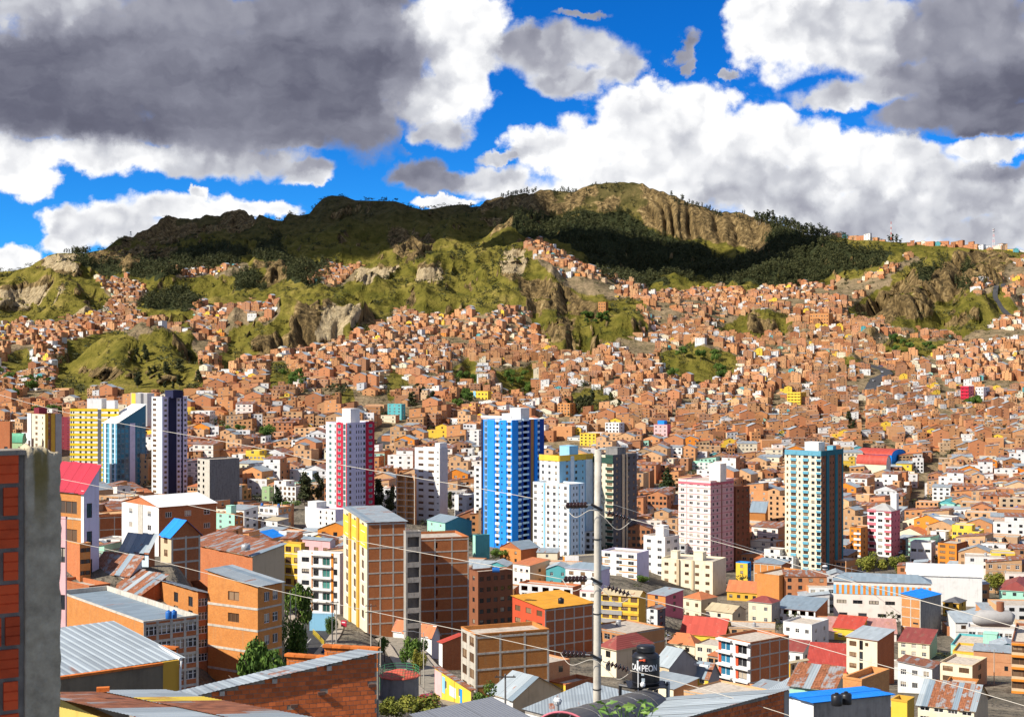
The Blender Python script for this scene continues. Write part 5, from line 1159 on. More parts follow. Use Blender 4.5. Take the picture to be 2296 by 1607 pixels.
tree_px('leafy street tree with yellow tips before the white balcony block', 668, 1285, 1385, 62, 'round', Y=300)
tree_px('big leafy tree in front of the orange brick house', 567, 1396, 1530, 128, 'round', Y=150)
tree_px('young street tree right of the tall brick block', 862, 1418, 1466, 30, 'round', Y=285)
tree_px('leafy tree in front of the white gabled house', 926, 1422, 1480, 52, 'round', Y=268)
tree_px('slim bright green tree beside the street lamp', 942, 1448, 1512, 34, 'yellow', Y=256)
tree_px('round green tree in front of the bay windowed brick house', 1086, 1522, 1600, 62, 'bush', Y=205)
tree_px('yellow green bush at the lower end of the street', 945, 1552, 1632, 104, 'yellow')
tree_px('low bush beside the brick wall corner', 872, 1562, 1630, 76, 'yellow')
tree_px('tree beside the blue mural wall', 738, 1372, 1408, 36, 'bush', Y=318)

# ------------------------------------------------------------------ roads (draped strips)
def road(name, pts, width, mat, lift=0.06, px=True, n=60):
    """pts (u, v) on the ground; strip follows the terrain"""
    W = []
    for u, v in pts:
        Y = depth_of(u, v); W.append(((u - CU) / FP * Y, Y))
    W = np.array(W); L = np.r_[0, np.cumsum(np.hypot(*np.diff(W, axis=0).T))]; s = np.linspace(0, L[-1], n)
    c = np.stack([np.interp(s, L, W[:, 0]), np.interp(s, L, W[:, 1])], 1)
    for _ in range(3): c[1:-1] = (c[:-2] + 2 * c[1:-1] + c[2:]) / 4
    t = np.gradient(c, axis=0); t /= np.linalg.norm(t, axis=1)[:, None]; nn = np.stack([-t[:, 1], t[:, 0]], 1)
    return c, nn


def strip(name, c, nn, o0, o1, mat, lift, kind='structure', side=0.0):
    a = c + nn * o0; b = c + nn * o1; m = (ground(c[:, 0], c[:, 1]))
    za = np.maximum(m, np.maximum(ground(a[:, 0], a[:, 1]), ground(b[:, 0], b[:, 1]))) + lift
    k = len(c); co = [np.c_[a, za], np.c_[b, za]]
    q = [(i, i + 1, k + i + 1, k + i) for i in range(k - 1)]
    co += [np.c_[a, za - 3], np.c_[b, za - 3]]
    q += [(2 * k + i, 2 * k + i + 1, i + 1, i) for i in range(k - 1)] + [(k + i, k + i + 1, 3 * k + i + 1, 3 * k + i) for i in range(k - 1)]
    o = link(name, np_mesh(name, np.concatenate(co), np.array(q), mat)); o['kind'] = kind
    ok_ = c[:, 1] > 0
    ROADS.append(np.c_[c[:, 0], c[:, 1], np.full(k, max(abs(o0), abs(o1)))])
    return o


ROADS = []
c1, n1 = road('road', [(560,1600),(620,1520),(665,1470),(700,1435),(715,1405),(690,1378),(655,1362),(640,1345)], 7, ASPH)
strip('road', c1, n1, -3.6, 3.6, ASPH, .10); strip('pavement', c1, n1, -6.0, -3.6, PAVE, .24); strip('pavement', c1, n1, 3.6, 5.6, PAVE, .24); strip('road_line', c1, n1, -.08, .08, PAINTW, .108)
c2, n2 = road('street', [(1085,1640),(1040,1600),(1000,1565),(960,1530),(935,1500),(905,1460),(880,1440),(840,1430)], 6, ASPH)
strip('street', c2, n2, -3.0, 3.0, concrete('street_concrete', (.27, .24, .19)), .08); strip('street_pavement', c2, n2, 3.0, 4.8, PAVE, .22); strip('street_pavement', c2, n2, -4.6, -3.0, PAVE, .22)
for nm, pts, w in (('diagonal_street', [(2000,1262),(2020,1235),(2050,1190),(2068,1150),(2085,1110),(2112,1060),(2130,1020)], 2.8), ('hill_road', [(1950,880),(1965,850),(1990,842),(1985,830),(1950,820),(1930,812)], 5.5), ('side_street', [(850,1030),(860,1005),(862,985),(900,960)], 4.5),
        ('ridge_track', [(2290,720),(2245,690),(2230,670),(2250,640)], 3.0), ('valley_street', [(1450,1190),(1520,1180),(1640,1195),(1760,1190)], 5.0)):
    c, n = road(nm, pts, w, ASPH); strip(nm, c, n, -w, w, ASPH, .3)
ROADP = np.concatenate(ROADS)


STREETC = {}
def on_road(x, y, r): return bool((np.hypot(ROADP[:, 0] - x, ROADP[:, 1] - y) < ROADP[:, 2] + r).any())


# ------------------------------------------------------------------ how the look-alikes are told apart in words
MARKS = [(100,'the slim brown tower'),(210,'the yellow banded tower'),(290,'the blue glass tower'),(380,'the navy striped tower'),(490,'the concrete block'),(640,'the tree-lined flats'),(785,'the crimson striped tower'),(965,'the white office tower'),(1150,'the tall blue tower'),(1265,'the yellow parapet tower'),(1380,'the dark grey tower'),(1480,'the big fir tree'),(1585,'the pale pink tower'),(1690,'the brown brick tower'),(1825,'the teal tower'),(1975,'the pyramid-roofed tower'),(2110,'the diagonal street'),(2240,'the right picture edge')]
NUM = ['no', 'single', 'two', 'three', 'four', 'five', 'six', 'seven', 'eight']


def place_words(u, v):
    m = min(MARKS, key=lambda q: abs(q[0] - u))[1]
    return ('high above ' if v < 740 else 'midslope above ' if v < 860 else 'low slope above ' if v < 960 else 'behind ' if v < 1120 else 'valley floor near ') + m


ORD = ['first', 'second', 'third', 'fourth', 'fifth', 'sixth', 'seventh', 'eighth', 'ninth', 'tenth', 'eleventh', 'twelfth']


def settle_labels():
    by = {}
    for o, lab, u, v in PENDING: by.setdefault(lab, []).append((u, v, o))
    for lab, L in by.items():
        L.sort(key=lambda t: t[:2]); n = len(L)
        for i, (u, v, o) in enumerate(L):
            if n == 1: o['label'] = lab
            elif n == 2: o['label'] = ('left ' if i == 0 else 'right ') + lab
            elif i == 0: o['label'] = 'leftmost ' + lab
            elif i == n - 1: o['label'] = 'rightmost ' + lab
            else: o['label'] = f'{ORD[i] if i < 12 else str(i + 1) + "th"}-from-left ' + lab


# ------------------------------------------------------------------ the brick city: houses over valley floor and slopes
def blocked(u0, u1, vt, vb, Y, x, y, r):
    for a, b, c, d, Yh in PROTECT:
        if Y < Yh - 2 and u1 > a and u0 < b and vt < d - max(10, .55 * (d - c) if d - c < 60 else .3 * (d - c) if d - c < 110 else 10) and vb > c: return True
    for fx, fy, fr in FOOT:
        if (fx - x) ** 2 + (fy - y) ** 2 < (fr + r) ** 2: return True
    return False


def hidden(u, vt, Y):
    """roof line behind a placed building"""
    return any(Y > Yh and a + 2 < u < b - 2 and vt > c + 8 and vt < d - 8 for a, b, c, d, Yh in PROTECT)


HW = {'brick': [(0, 'orange brick'), (1, 'red brick'), (2, 'pale brick')], 'paint': [(3, 'white'), (4, 'cream'), (5, 'yellow'), (6, 'pink'), (7, 'mint'), (8, 'grey'), (9, 'orange'), (10, 'teal')]}
HM = HB + [P['white'], P['cream'], P['yellow'], P['palepink'], P['mint'], P['palegrey'], P['orange'], P['teal'], ROOFC, TIN, TINR, TILE, TINBLUE, TINP, GL, CON]
I_ROOF = {'flat': 11, 'tin': 12, 'rust': 13, 'tile': 14, 'blue': 15, 'pale': 16}; I_WIN = 17; I_CON = 18


def house_spec(R, mi, Y):
    w = R.choice([R.uniform(7, 11), R.uniform(9, 16)]); d = R.uniform(6, 10.5); fl = R.choices([1, 2, 3, 4, 5], [.34, .39, .19, .07, .01])[0]
    rf = R.choices(['flat', 'tin', 'rust', 'tile', 'blue', 'pale'], [.48, .18, .15, .06, .018, .112])[0]
    return dict(a=w, b=d, fl=fl, fh=R.uniform(2.5, 2.9), roof=rf, mi=mi, mb=(R.choice([0, 1, 2]) if mi > 2 and R.random() < .6 else mi), nA=R.choice([1, 2, 2, 3, 3]), nB=R.choice([0, 0, 1, 2, 2]), ww=R.uniform(.9, 1.5), wh=R.uniform(.9, 1.3), up=R.random() < .4, uw=R.uniform(.4, .75), gab=R.random(), seed=R.random(), stub=R.random() < .45, frame=R.random() < .35)


def house_geo(s, fill):
    """walls, roof, stubs of one house as one mesh; windows either filled in or left as openings (then listed)"""
    mb = MB(); wins = []; R = random.Random(s['seed']); a, b, h = s['a'], s['b'], s['fl'] * s['fh'] + .3
    def block(a0, a1, b1, z0, h, nA, nB, fl, skipdoor=True):
        W = a1 - a0; rA = []; rB = []
        for f in range(fl):
            for n, Wd, out in ((nA, W, rA), (nB, b1, rB)):
                for i in range(n):
                    if R.random() < s.get('drop', .28): continue
                    c = (i + .5) / n * Wd; w2 = min(s['ww'], Wd / n * .8) / 2; z = z0 + f * s['fh'] + .9
                    out.append((c - w2, c + w2, z, min(z + s['wh'], z0 + h - .15)))
        rA = [r for r in rA if r[3] - r[2] > .3]; rB = [r for r in rB if r[3] - r[2] > .3]
        base = -6 if z0 == 0 else z0 - .05
        face(mb, (a0, 0), (1, 0), W, base, z0 + h, rA, s['mi'], .15, I_WIN if fill else None); face(mb, (a1, 0), (0, 1), b1, base, z0 + h, rB, s['mb'], .15, I_WIN if fill else None)
        face(mb, (a1, b1), (-1, 0), W, base, z0 + h, [], s['mb']); face(mb, (a0, b1), (0, -1), b1, base, z0 + h, [], s['mb'])
        for r in rA: wins.append(((a0, 0), (1, 0), r))
        for r in rB: wins.append(((a1, 0), (0, 1), r))
        return z0 + h
    zt = block(-a, 0, b, 0, h, s['nA'], s['nB'], s['fl'])
    def roofit(x0, x1, b1, zt, rf):
        k = I_ROOF[rf]
        if rf == 'flat': mb.quad((x0, 0, zt - .35), (x1, 0, zt - .35), (x1, b1, zt - .35), (x0, b1, zt - .35), m=k)
        elif s['gab'] < .5 and rf != 'flat':
            r = (b1 if s['gab'] < .25 else x1 - x0) * .13
            z = (0, 0, r, r) if s['gab'] < .25 else (0, r, r, 0)
            c = [(x0 - .3, -.3), (x1 + .3, -.3), (x1 + .3, b1 + .3), (x0 - .3, b1 + .3)]
            mb.quad(*[(p[0], p[1], zt + q + .05) for p, q in zip(c, z)], m=k)
            c = [(x0, 0), (x1, 0), (x1, b1), (x0, b1)]
            for i in range(4):
                j = (i + 1) % 4
                if z[i] + z[j] > 0: mb.quad((*c[i], zt), (*c[j], zt), (*c[j], zt + z[j]), (*c[i], zt + z[i]), m=s['mb'])
        else:
            xm = (x0 + x1) / 2; r = (x1 - x0) * .2
            mb.quad((x1 + .3, -.3, zt), (x1 + .3, b1 + .3, zt), (xm, b1 + .3, zt + r), (xm, -.3, zt + r), m=k); mb.quad((x0 - .3, b1 + .3, zt), (x0 - .3, -.3, zt), (xm, -.3, zt + r), (xm, b1 + .3, zt + r), m=k)
            mb.quad((x0, 0, zt), (x1, 0, zt), (xm, 0, zt + r - .1), m=s['mi'])
    if s['up'] and s['roof'] == 'flat':
        roofit(-a, 0, b, zt, 'flat'); x0 = -a * s['uw'] - (a * (1 - s['uw']) if R.random() < .5 else 0)
        z2 = block(x0, x0 + a * s['uw'], b * .7, zt - .05, s['fh'] * .95, 1, 1, 1); roofit(x0, x0 + a * s['uw'], b * .7, z2, R.choice(['flat', 'tin', 'rust', 'pale']))
    else: roofit(-a, 0, b, zt, s['roof'])
    if s['roof'] == 'flat' and s['stub']:
        for x in (-a + .2, -a / 2, -.2):
            for y in (.2, b - .2): mb.box(x - .14, x + .14, y - .14, y + .14, zt - .3, zt + R.choice([.5, .9, 1.3]), I_CON, False)
    if s['frame']:
        for f in range(1, s['fl'] + 1): z = f * s['fh']; mb.box(-a, .03, -.03, .03, z - .12, z + .12, I_CON, False); mb.box(-.03, .03, .03, b, z - .12, z + .12, I_CON, False)
    return mb, wins


def words_of(s):
    roof = {'flat': 'flat roof', 'tin': 'grey tin roof', 'rust': 'rusty roof', 'tile': 'clay red roof', 'blue': 'blue roof', 'pale': 'pale metal roof'}[s['roof']]
    col = dict(HW['brick'] + HW['paint'])[s['mi']]
    return f"{NUM[s['fl']]} storey {col} house, {roof}"


R5 = random.Random(21)
PROTO = {}
for grp in ('brick', 'paint'):
    PROTO[grp] = []
    for i in range(34 if grp == 'brick' else 30):
        s = house_spec(R5, R5.choices([0, 1, 2], [.5, .25, .25])[0] if grp == 'brick' else R5.choices([3, 4, 5, 6, 7, 8, 9, 10], [.36, .27, .05, .08, .03, .14, .05, .02])[0], 0)
        PROTO[grp].append([s, None, None])
for grp in ('brick', 'paint'):          # the bigger blocks of the valley floor
    PROTO['near_' + grp] = []
    for i in range(26):
        s = house_spec(R5, R5.choices([0, 1, 2], [.5, .25, .25])[0] if grp == 'brick' else R5.choices([3, 4, 5, 6, 7, 8, 9, 10], [.38, .24, .07, .07, .04, .13, .05, .02])[0], 0)
        s.update(a=R5.uniform(9, 15), b=R5.uniform(8, 12), fl=R5.choices([2, 3, 4, 5], [.30, .38, .24, .08])[0], nA=R5.choice([3, 4, 4, 5]), nB=R5.choice([0, 2, 3]), ww=R5.uniform(1.2, 1.8), wh=R5.uniform(1.2, 1.5), drop=.07, gab=R5.uniform(0, .75))
        PROTO['near_' + grp].append([s, None, None])


def proto(p):
    if p[1] is None:
        mb, wins = house_geo(p[0], False)
        used = sorted(set(mb.mi)); mp = {m: i for i, m in enumerate(used)}; mb.mi = [mp[m] for m in mb.mi]
        me = mb.mesh('house_wall', [HM[m] for m in used])
        at = me.attributes.new('tint', 'FLOAT_COLOR', 'POINT'); at.data.foreach_set('color', [1.0] * (4 * len(me.vertices)))
        p[1] = (me, wins, random.Random(p[0]['seed']).choice(['d', 'd', 'b', 'm', 'w']))
    return p[1]


def proto_fill(p):
    if p[2] is None:
        mb, _ = house_geo(p[0], True)
        q = [f if len(f) == 4 else (f[0], f[1], f[2], f[2]) for f in mb.f if len(f) in (3, 4)]
        mi = [m for f, m in zip(mb.f, mb.mi) if len(f) in (3, 4)]
        tri = [(f[0], f[1], f[2]) for f in q] + [(f[0], f[2], f[3]) for f in q if f[2] != f[3]]
        mt = mi + [m for f, m in zip(q, mi) if f[2] != f[3]]
        p[2] = (np.array(mb.v), np.array(tri), np.array(mt))
    return p[2]


cand = []
ang = rad(24); ca, sa = math.cos(ang), math.sin(ang)
for i in range(-178, 178):
    for j in range(8, 350):
        near = j * 8.4 < 900
        gx, gy = i * 8.5, j * 8.4
        if i % 9 == 4 or j % 7 == 3: 
            if R5.random() < .72: continue
        x = gx * ca + gy * sa * .5 + R5.uniform(-1.7, 1.7) ; y = gy * ca - gx * sa * .35 + R5.uniform(-1.7, 1.7)
        u = CU + FP * x / y
        if y < (150 if u > 1120 else 335) or y > 2420: continue
        if not -50 < u < 2350: continue
        if near and (i + j) % 2 == 0 and R5.random() < (.9 if y > 340 else .55): continue
        cand.append((x, y, u))
cx = np.array([c[0] for c in cand]); cy = np.array([c[1] for c in cand]); cu_ = np.array([c[2] for c in cand])
cz = ground(cx, cy); cv = CV - cz / cy * FP
tm = np.where(cy > 880, town_mask(cu_, cv), True)
thin = fbm(cx / 45, cy / 45, 3, 123)
keep = tm & (cv < 1700) & (thin > np.where(cv < 800, .42, np.where(cy > 900, np.where(cu_ > 1300, .26, .35), .15)))
slope = (ground(cx, cy + 4) - ground(cx, cy - 4)) / 8
keep &= np.abs(slope) < .95
cand = [(cx[i], cy[i], cz[i], cu_[i], cv[i]) for i in np.nonzero(keep)[0]]
items = []
for x, y, z, u, v in cand:
    paintp = .50 if y < 700 else .28 if y < 1000 else .22
    p = R5.choice(PROTO[('near_' if y < 960 and R5.random() < .8 else '') + ('paint' if R5.random() < paintp else 'brick')])
    s = p[0]
    h = s['fl'] * s['fh'] + 2.5; hw = s['a'] * .7 / y * FP; vt = v - h / y * FP
    if y < 330 and s['fl'] > 2: continue
    if on_road(x, y, 5.5): continue
    sc = 1.08 if y < 800 else 1.08 - .42 * min(1, (y - 800) / 380)
    if blocked(u - hw, u + hw, vt, v, y, x, y, 3.6): continue
    th = rad(24) + (vnoise(np.array(x / 170), np.array(y / 170), 5) - .5) * rad(62) + R5.uniform(-.06, .06)
    items.append((s['a'] * h / y ** 2, x, y, z, u, v, vt, float(th), p, sc))
items.sort(key=lambda t: -t[0])
RT_BODY, RT_LID = {}, {}
for k_, m_ in (('black', BLACK), ('blue', plain('blue_plastic', (.02, .13, .42), .4)), ('grey', FRA)):
    q_ = MB(); q_.lathe([(.60, 0), (.62, .05), (.62, 1.15), (.5, 1.3), (.3, 1.38)], 14); RT_BODY[k_] = q_.mesh('tank', m_); q_ = MB(); q_.lathe([(.26, 1.36), (.28, 1.48), (.2, 1.52)], 10); RT_LID[k_] = q_.mesh('lid', m_)
cnt = {'brick': 0, 'paint': 0}; LIM = {'brick': 300, 'paint': 240}
stuff = []
WSUB = {k: v for k, v in WINS.items()}
for it in items:
    _, x, y, z, u, v, vt, th, p, sc = it; g_ = 'brick' if p[0]['mi'] < 3 else 'paint'
    if cnt[g_] >= LIM[g_] or not 4 < u < 2292 or v > 1690 or hidden(u, vt, y) or y > 1500: stuff.append(it); continue
    cnt[g_] += 1
    me, wins, kind = proto(p)
    root = empty('brick_house' if g_ == 'brick' else 'painted_house', (x, y, z), -th); root.scale = (sc, sc, sc)
    link('wall', me, root); Rw = random.Random(cnt[g_])
    for O, d, r in wins: put_window(root, O, d, r[0], r[1], r[2], r[3], kind, .15, Rw)
    tag(root, '', 'house', 'brick houses of the hillside quarter' if g_ == 'brick' else 'painted houses of the hillside quarter')
    PENDING.append((root, words_of(p[0]) + ' ' + place_words(u, v), u, v))
    if y < 760 and p[0]['roof'] == 'flat' and not p[0]['up'] and Rw.random() < .5:
        zt = (p[0]['fl'] * p[0]['fh'] - .05) * sc; lx, ly = -p[0]['a'] * Rw.uniform(.25, .75) * sc, p[0]['b'] * Rw.uniform(.3, .6) * sc; cq, sq = math.cos(-th), math.sin(-th)
        rt = empty('roof_tank', (x + lx * cq - ly * sq, y + lx * sq + ly * cq, z + zt)); cw_ = Rw.choice(['black', 'black', 'blue', 'grey'])
        link('tank', RT_BODY[cw_], rt); link('lid', RT_LID[cw_], rt); tag(rt, '', 'water tank', 'water tanks on the city roofs'); PENDING.append((rt, f'{cw_} tank on a flat roof ' + place_words(u, v), u, v))
V, F, M, T = [], [], [], []; n0 = 0
for it in stuff:
    _, x, y, z, u, v, vt, th, p, sc = it; co, tr, mt = proto_fill(p)
    c, s_ = math.cos(-th), math.sin(-th)
    V.append(np.stack([(co[:, 0] * c - co[:, 1] * s_) * sc + x, (co[:, 0] * s_ + co[:, 1] * c) * sc + y, co[:, 2] * sc + z], 1)); F.append(tr + n0); M.append(mt); n0 += len(co)
    k = R5.uniform(.68, 1.28); hue = R5.choice([R5.uniform(-.15, .08), R5.uniform(0, .28), R5.uniform(.1, .42)]); T.append(np.tile((k * (1 + hue * .4), k * (1 + hue), k * (1 + hue * 1.6), 1), (len(co), 1)))
me = np_mesh('hillside_houses', np.concatenate(V), None, HM, midx=np.concatenate(M), tris=np.concatenate(F))
at = me.attributes.new('tint', 'FLOAT_COLOR', 'POINT'); at.data.foreach_set('color', np.concatenate(T).astype(np.float32).ravel())
o = link('hillside_houses', me); o['kind'] = 'stuff'; o['label'] = 'mass of small brick houses covering the far slopes'; o['category'] = 'houses'
print('HOUSES', cnt, len(stuff), 'tris', sum(len(f) for f in F))


# ------------------------------------------------------------------ trees: forest, ridge line, slope and valley trees
def merge_far(name, spots, label, cat, seed):
    """spots (x, y, z, h, wf, kind): small far trees, one mass"""
    r = np.random.default_rng(seed); V, F = [], []; n0 = 0
    src = {}
    for k in ('far', 'farround'):
        src[k] = []
        for cr, tk in TREES[k]:
            a = np.empty(len(cr.vertices) * 3); cr.vertices.foreach_get('co', a); src[k].append(a.reshape(-1, 4, 3))
    for x, y, z, h, wf, k in spots:
        q = src[k][r.integers(3)]; n = int(min(q.shape[0], 62)); q = q[r.choice(q.shape[0], n, False)][:, :3]
        ctr = q.mean(1, keepdims=True); q = ctr + (q - ctr) * 1.45
        t = r.uniform(0, 6.28); c, s = math.cos(t), math.sin(t); q = q.reshape(-1, 3)
        V.append(np.stack([(q[:, 0] * c - q[:, 1] * s) * h * wf + x, (q[:, 0] * s + q[:, 1] * c) * h * wf + y, (q[:, 2] - .12) * h * 1.1 + z], 1)); F.append(np.arange(len(q)).reshape(-1, 3) + n0); n0 += len(q)
    o = link(name, np_mesh(name, np.concatenate(V), None, LEAFE, tris=np.concatenate(F))); o['kind'] = 'stuff'; o['label'] = label; o['category'] = cat; return o


r5 = np.random.default_rng(5)
U2 = np.broadcast_to(UG[:, None], GX.shape); V2 = CV - GZ / np.broadcast_to(YG[None, :], GX.shape) * FP
inf = (U2 > -60) & (U2 < 2360)
ii, jj = np.nonzero((Z_FOR > .5) & (Z_ROCK < .5) & inf & (np.broadcast_to(YG[None, :], GX.shape) < np.broadcast_to(YS[:, None], GX.shape)))
pk = r5.choice(len(ii), min(6600, len(ii)), False)
sp = [(GX[ii[k], jj[k]] + r5.uniform(-4, 4), YG[jj[k]] + r5.uniform(-4, 4), GZ[ii[k], jj[k]] - .5, r5.uniform(8, 17), r5.uniform(1.1, 1.6), 'far') for k in pk]
merge_far('forest', sp, 'dark eucalyptus forest clothing the upper slopes', 'forest', 1)
ii, jj = np.nonzero((Z_FOR < .5) & (Z_ROCK < .5) & (Z_TOWN < .5) & inf)
pk = r5.choice(len(ii), min(6000, len(ii)), False); sp = []
cl = fbm(GX / 55, np.broadcast_to(YG[None, :], GX.shape) / 55, 3, 71)
for k in pk:
    if cl[ii[k], jj[k]] < .47 and r5.random() < .7: continue
    sp.append((GX[ii[k], jj[k]], YG[jj[k]], GZ[ii[k], jj[k]] - .2, r5.uniform(1.8, 5) if r5.random() < .75 else r5.uniform(5, 11), r5.uniform(1.3, 2.2), 'farround' if r5.random() < .6 else 'far'))
m_ = inf & (inpoly([(985,590),(1060,545),(1150,535),(1150,585),(1165,640),(1110,690),(1000,700),(970,650)], U2, V2) | inpoly([(1250,440),(1400,432),(1420,470),(1330,480),(1240,490)], U2, V2) | inpoly([(1700,530),(2000,545),(2080,600),(1900,640),(1780,640)], U2, V2))
ii, jj = np.nonzero(m_); pk = r5.choice(len(ii), 560, False)
sp += [(GX[ii[k], jj[k]], YG[jj[k]], GZ[ii[k], jj[k]] - .3, r5.uniform(5, 12), r5.uniform(1.1, 1.7), 'far') for k in pk]
merge_far('shrubs', sp, 'scattered shrubs and small bushes on the grassy slopes', 'shrubs', 2)
# bushes in the gaps between the houses
ii, jj = np.nonzero((Z_TOWN > .5) & inf & (np.broadcast_to(YG[None, :], GX.shape) > 420))
pk = r5.choice(len(ii), 3600, False); sp = [(GX[ii[k], jj[k]], YG[jj[k]], GZ[ii[k], jj[k]], r5.uniform(2, 5.5), r5.uniform(1.2, 1.9), 'farround') for k in pk if r5.random() < .8]
merge_far('town_bushes', sp, 'bushes growing in the gaps between the hillside houses', 'bushes', 3)


def ridge_tree(u, h, wf, kind, words, back=12):
    Y = float(np.interp(u, UG, YS)) - back; x = (u - CU) / FP * Y; z = float(ground(x, Y))
    o = tree('ridge_tree', '', (x, Y, z - .5), h, wf, kind, 'trees along the skyline', RND); tag(o, '', 'tree', 'trees along the skyline'); PENDING.append((o, words, u, 500))


for u0, u1, n, h0, h1, kd, wd in ((862, 864, 1, 9, 10, 'farround', 'lone dark tree on the bare left summit, left of a pair'), (822, 824, 1, 5, 6, 'farround', 'tiny dark bush tree on the bare left summit'), (886, 892, 1, 9, 10, 'farround', 'wind bent dark tree on the edge of the left summit'), (140, 165, 4, 9, 12, 'far', 'tall thin tree on the left cliff top'),
        (1122, 1205, 16, 9, 14, 'far', 'slim eucalyptus on the saddle left of the cliff'), (1240, 1295, 12, 8, 12, 'far', 'eucalyptus on the low rim left of the summit'), (1312, 1385, 14, 6, 10, 'far', 'small tree on the highest summit'), (1505, 1620, 24, 9, 14, 'far', 'eucalyptus stepping down the right cliff edge'), (1648, 1680, 5, 8, 12, 'far', 'thin eucalyptus on the cliff end'),
        (1692, 1860, 44, 15, 25, 'far', 'tall dark eucalyptus of the right skyline grove'), (1862, 1900, 5, 8, 11, 'farround', 'round tree before the rim houses'), (1990, 2020, 6, 10, 16, 'far', 'dark tree clump beside the red and white mast')):
    for i in range(n): ridge_tree(u0 + (u1 - u0) * (i + RND.uniform(.2, .8)) / n, RND.uniform(h0, h1), RND.uniform(1.0, 1.5), kd, wd, RND.uniform(3, 26))


def slope_tree(u, v, h, wf, kind, words, grp='trees among the houses'):
    Y = depth_of(u, v, 300); x = (u - CU) / FP * Y; z = float(ground(x, Y))
    o = tree('tree', '', (x, Y, z), h, wf, kind, grp); tag(o, '', 'tree', grp); PENDING.append((o, words, u, v)); FOOT.append((x, Y, 2))


for u0, u1, v0, v1, n, kd, wd in ((490,620,975,1000,14,'round','dark tree in the row above the bare concrete block'), (1270,1390,905,932,16,'tall','tree on the bushy bank above the dark tower'), (1010,1090,850,920,12,'round','tree in the gully above the yellow school'), (300,460,800,880,22,'tall','tree on the green bluff at the left'),
        (1500,1640,800,860,12,'round','bush tree on the green bluff above the pink tower'), (1120,1210,850,890,10,'round','bushy tree on the green gully left of the centre road'), (0,120,830,900,12,'round','tree among houses at the left edge'), (60,140,930,945,5,'round','tree behind the slim brown tower'),
        (1310,1360,715,730,8,'round','dense tree under the lone cliff house'), (600,690,840,880,7,'round','tree on the green patch above the white flats'), (2000,2100,775,800,8,'round','bush on the green bank of the right slope'), (1900,1960,950,990,5,'tall','tree between houses above the red arched hall'), (2160,2200,890,930,5,'round','tree below the crimson balcony block'), (920,1000,870,930,8,'tall','tree by the teal green block')):
    for i in range(n): slope_tree(RND.uniform(u0, u1), RND.uniform(v0, v1), RND.uniform(6, 12), RND.uniform(.75, 1.0) if kd == 'round' else RND.uniform(1.1, 1.5), kd, wd)


# ------------------------------------------------------------------ clouds between the sun and the left range and the cliff foot (above and left of the picture)
def cloud(label, target, dist, rx, ry, seed):
    t = Vector(target) + SUNV * dist; r = random.Random(seed); bm_v, bm_f = [], []
    import bmesh
    bm = bmesh.new()
    for i in range(26):
        a = r.uniform(0, math.tau); q = math.sqrt(r.random()); s = r.uniform(.22, .42)
        bmesh.ops.create_icosphere(bm, subdivisions=2, radius=1, matrix=Matrix.Translation((math.cos(a) * q * rx * .8, math.sin(a) * q * ry * .8, r.uniform(-.05, .12) * rx)) @ Matrix.Diagonal((rx * s, ry * s, min(rx, ry) * s * .5, 1)))
    for v in bm.verts: v.co *= 1 + (r.random() - .5) * .05
    me = bpy.data.meshes.new('cloud'); bm.to_mesh(me); bm.free()
    me.materials.append(plain('cloud_white', (.9, .9, .92), 1.0, spec=0)); o = link('cloud', me, None, t); o['kind'] = 'structure'
    o['label'] = label; return o


def wpt(u, v, Y): return pt(u, v, Y)
cloud('broad cloud shading the left mountain range', wpt(480, 520, 3000), 2600, 660, 600, 4)
cloud('second cloud shading the dark summit', wpt(790, 500, 2950), 2500, 340, 380, 5)
cloud('small cloud shading the forest under the cliff', wpt(1500, 600, 2400), 2300, 330, 150, 6)

# ------------------------------------------------------------------ foreground: the brick wall with its broken concrete post
def brick_piece(l, h, d=.10, groove=True):
    """hollow brick lying along x: scored face towards -y"""
    mb = MB(); g = .006
    if groove:
        zs = [0, h * .30, h * .33, h * .36, h * .63, h * .66, h * .69, h]; ys = [0, 0, g, 0, 0, g, 0, 0]
    else: zs, ys = [0, h], [0, 0]
    for i in range(len(zs) - 1): mb.quad((0, ys[i], zs[i]), (l, ys[i], zs[i]), (l, ys[i + 1], zs[i + 1]), (0, ys[i + 1], zs[i + 1]))
    mb.quad((0, 0, h), (l, 0, h), (l, d, h), (0, d, h)); mb.quad((0, d, 0), (0, 0, 0), (0, 0, h), (0, d, h)); mb.quad((l, 0, 0), (l, d, 0), (l, d, h), (l, 0, h)); mb.quad((0, 0, 0), (0, d, 0), (l, d, 0), (l, 0, 0))
    return mb


def clay(name, c, grime=.5):
    m, g, b = mat_new(name); p = g.new('ShaderNodeNewGeometry').outputs['Position']; o = g.new('ShaderNodeObjectInfo').outputs['Random']
    n = g.noise(p, 9, 5, .65); n2 = g.noise(g.vm('MULTIPLY', p, (6, 6, 40)), 1, 3)
    col = g.mix(g.m('MULTIPLY', g.ss(n, .42, .75), grime), c4(c), c4((c[0] * .3, c[1] * .32, c[2] * .4)))
    col = g.mix(g.m('MULTIPLY', n2, .25), col, c4((c[0] * 1.3, c[1] * 1.25, c[2] * 1.2)))
    col = g.vm('SCALE', col, None, g.m('MULTIPLY_ADD', o, .5, .72)); fin(g, b, col, .85, g.m('ADD', n, n2), .004, .5); return m


CLAY_D = clay('brick_deep_red', (.56, .075, .020), .4); CLAY_O = clay('brick_clay_orange', (.56, .155, .030), .4); CLAY_R = clay('brick_clay_red', (.54, .135, .038), .4)
MORT = concrete('mortar', (.30, .26, .21), 6)

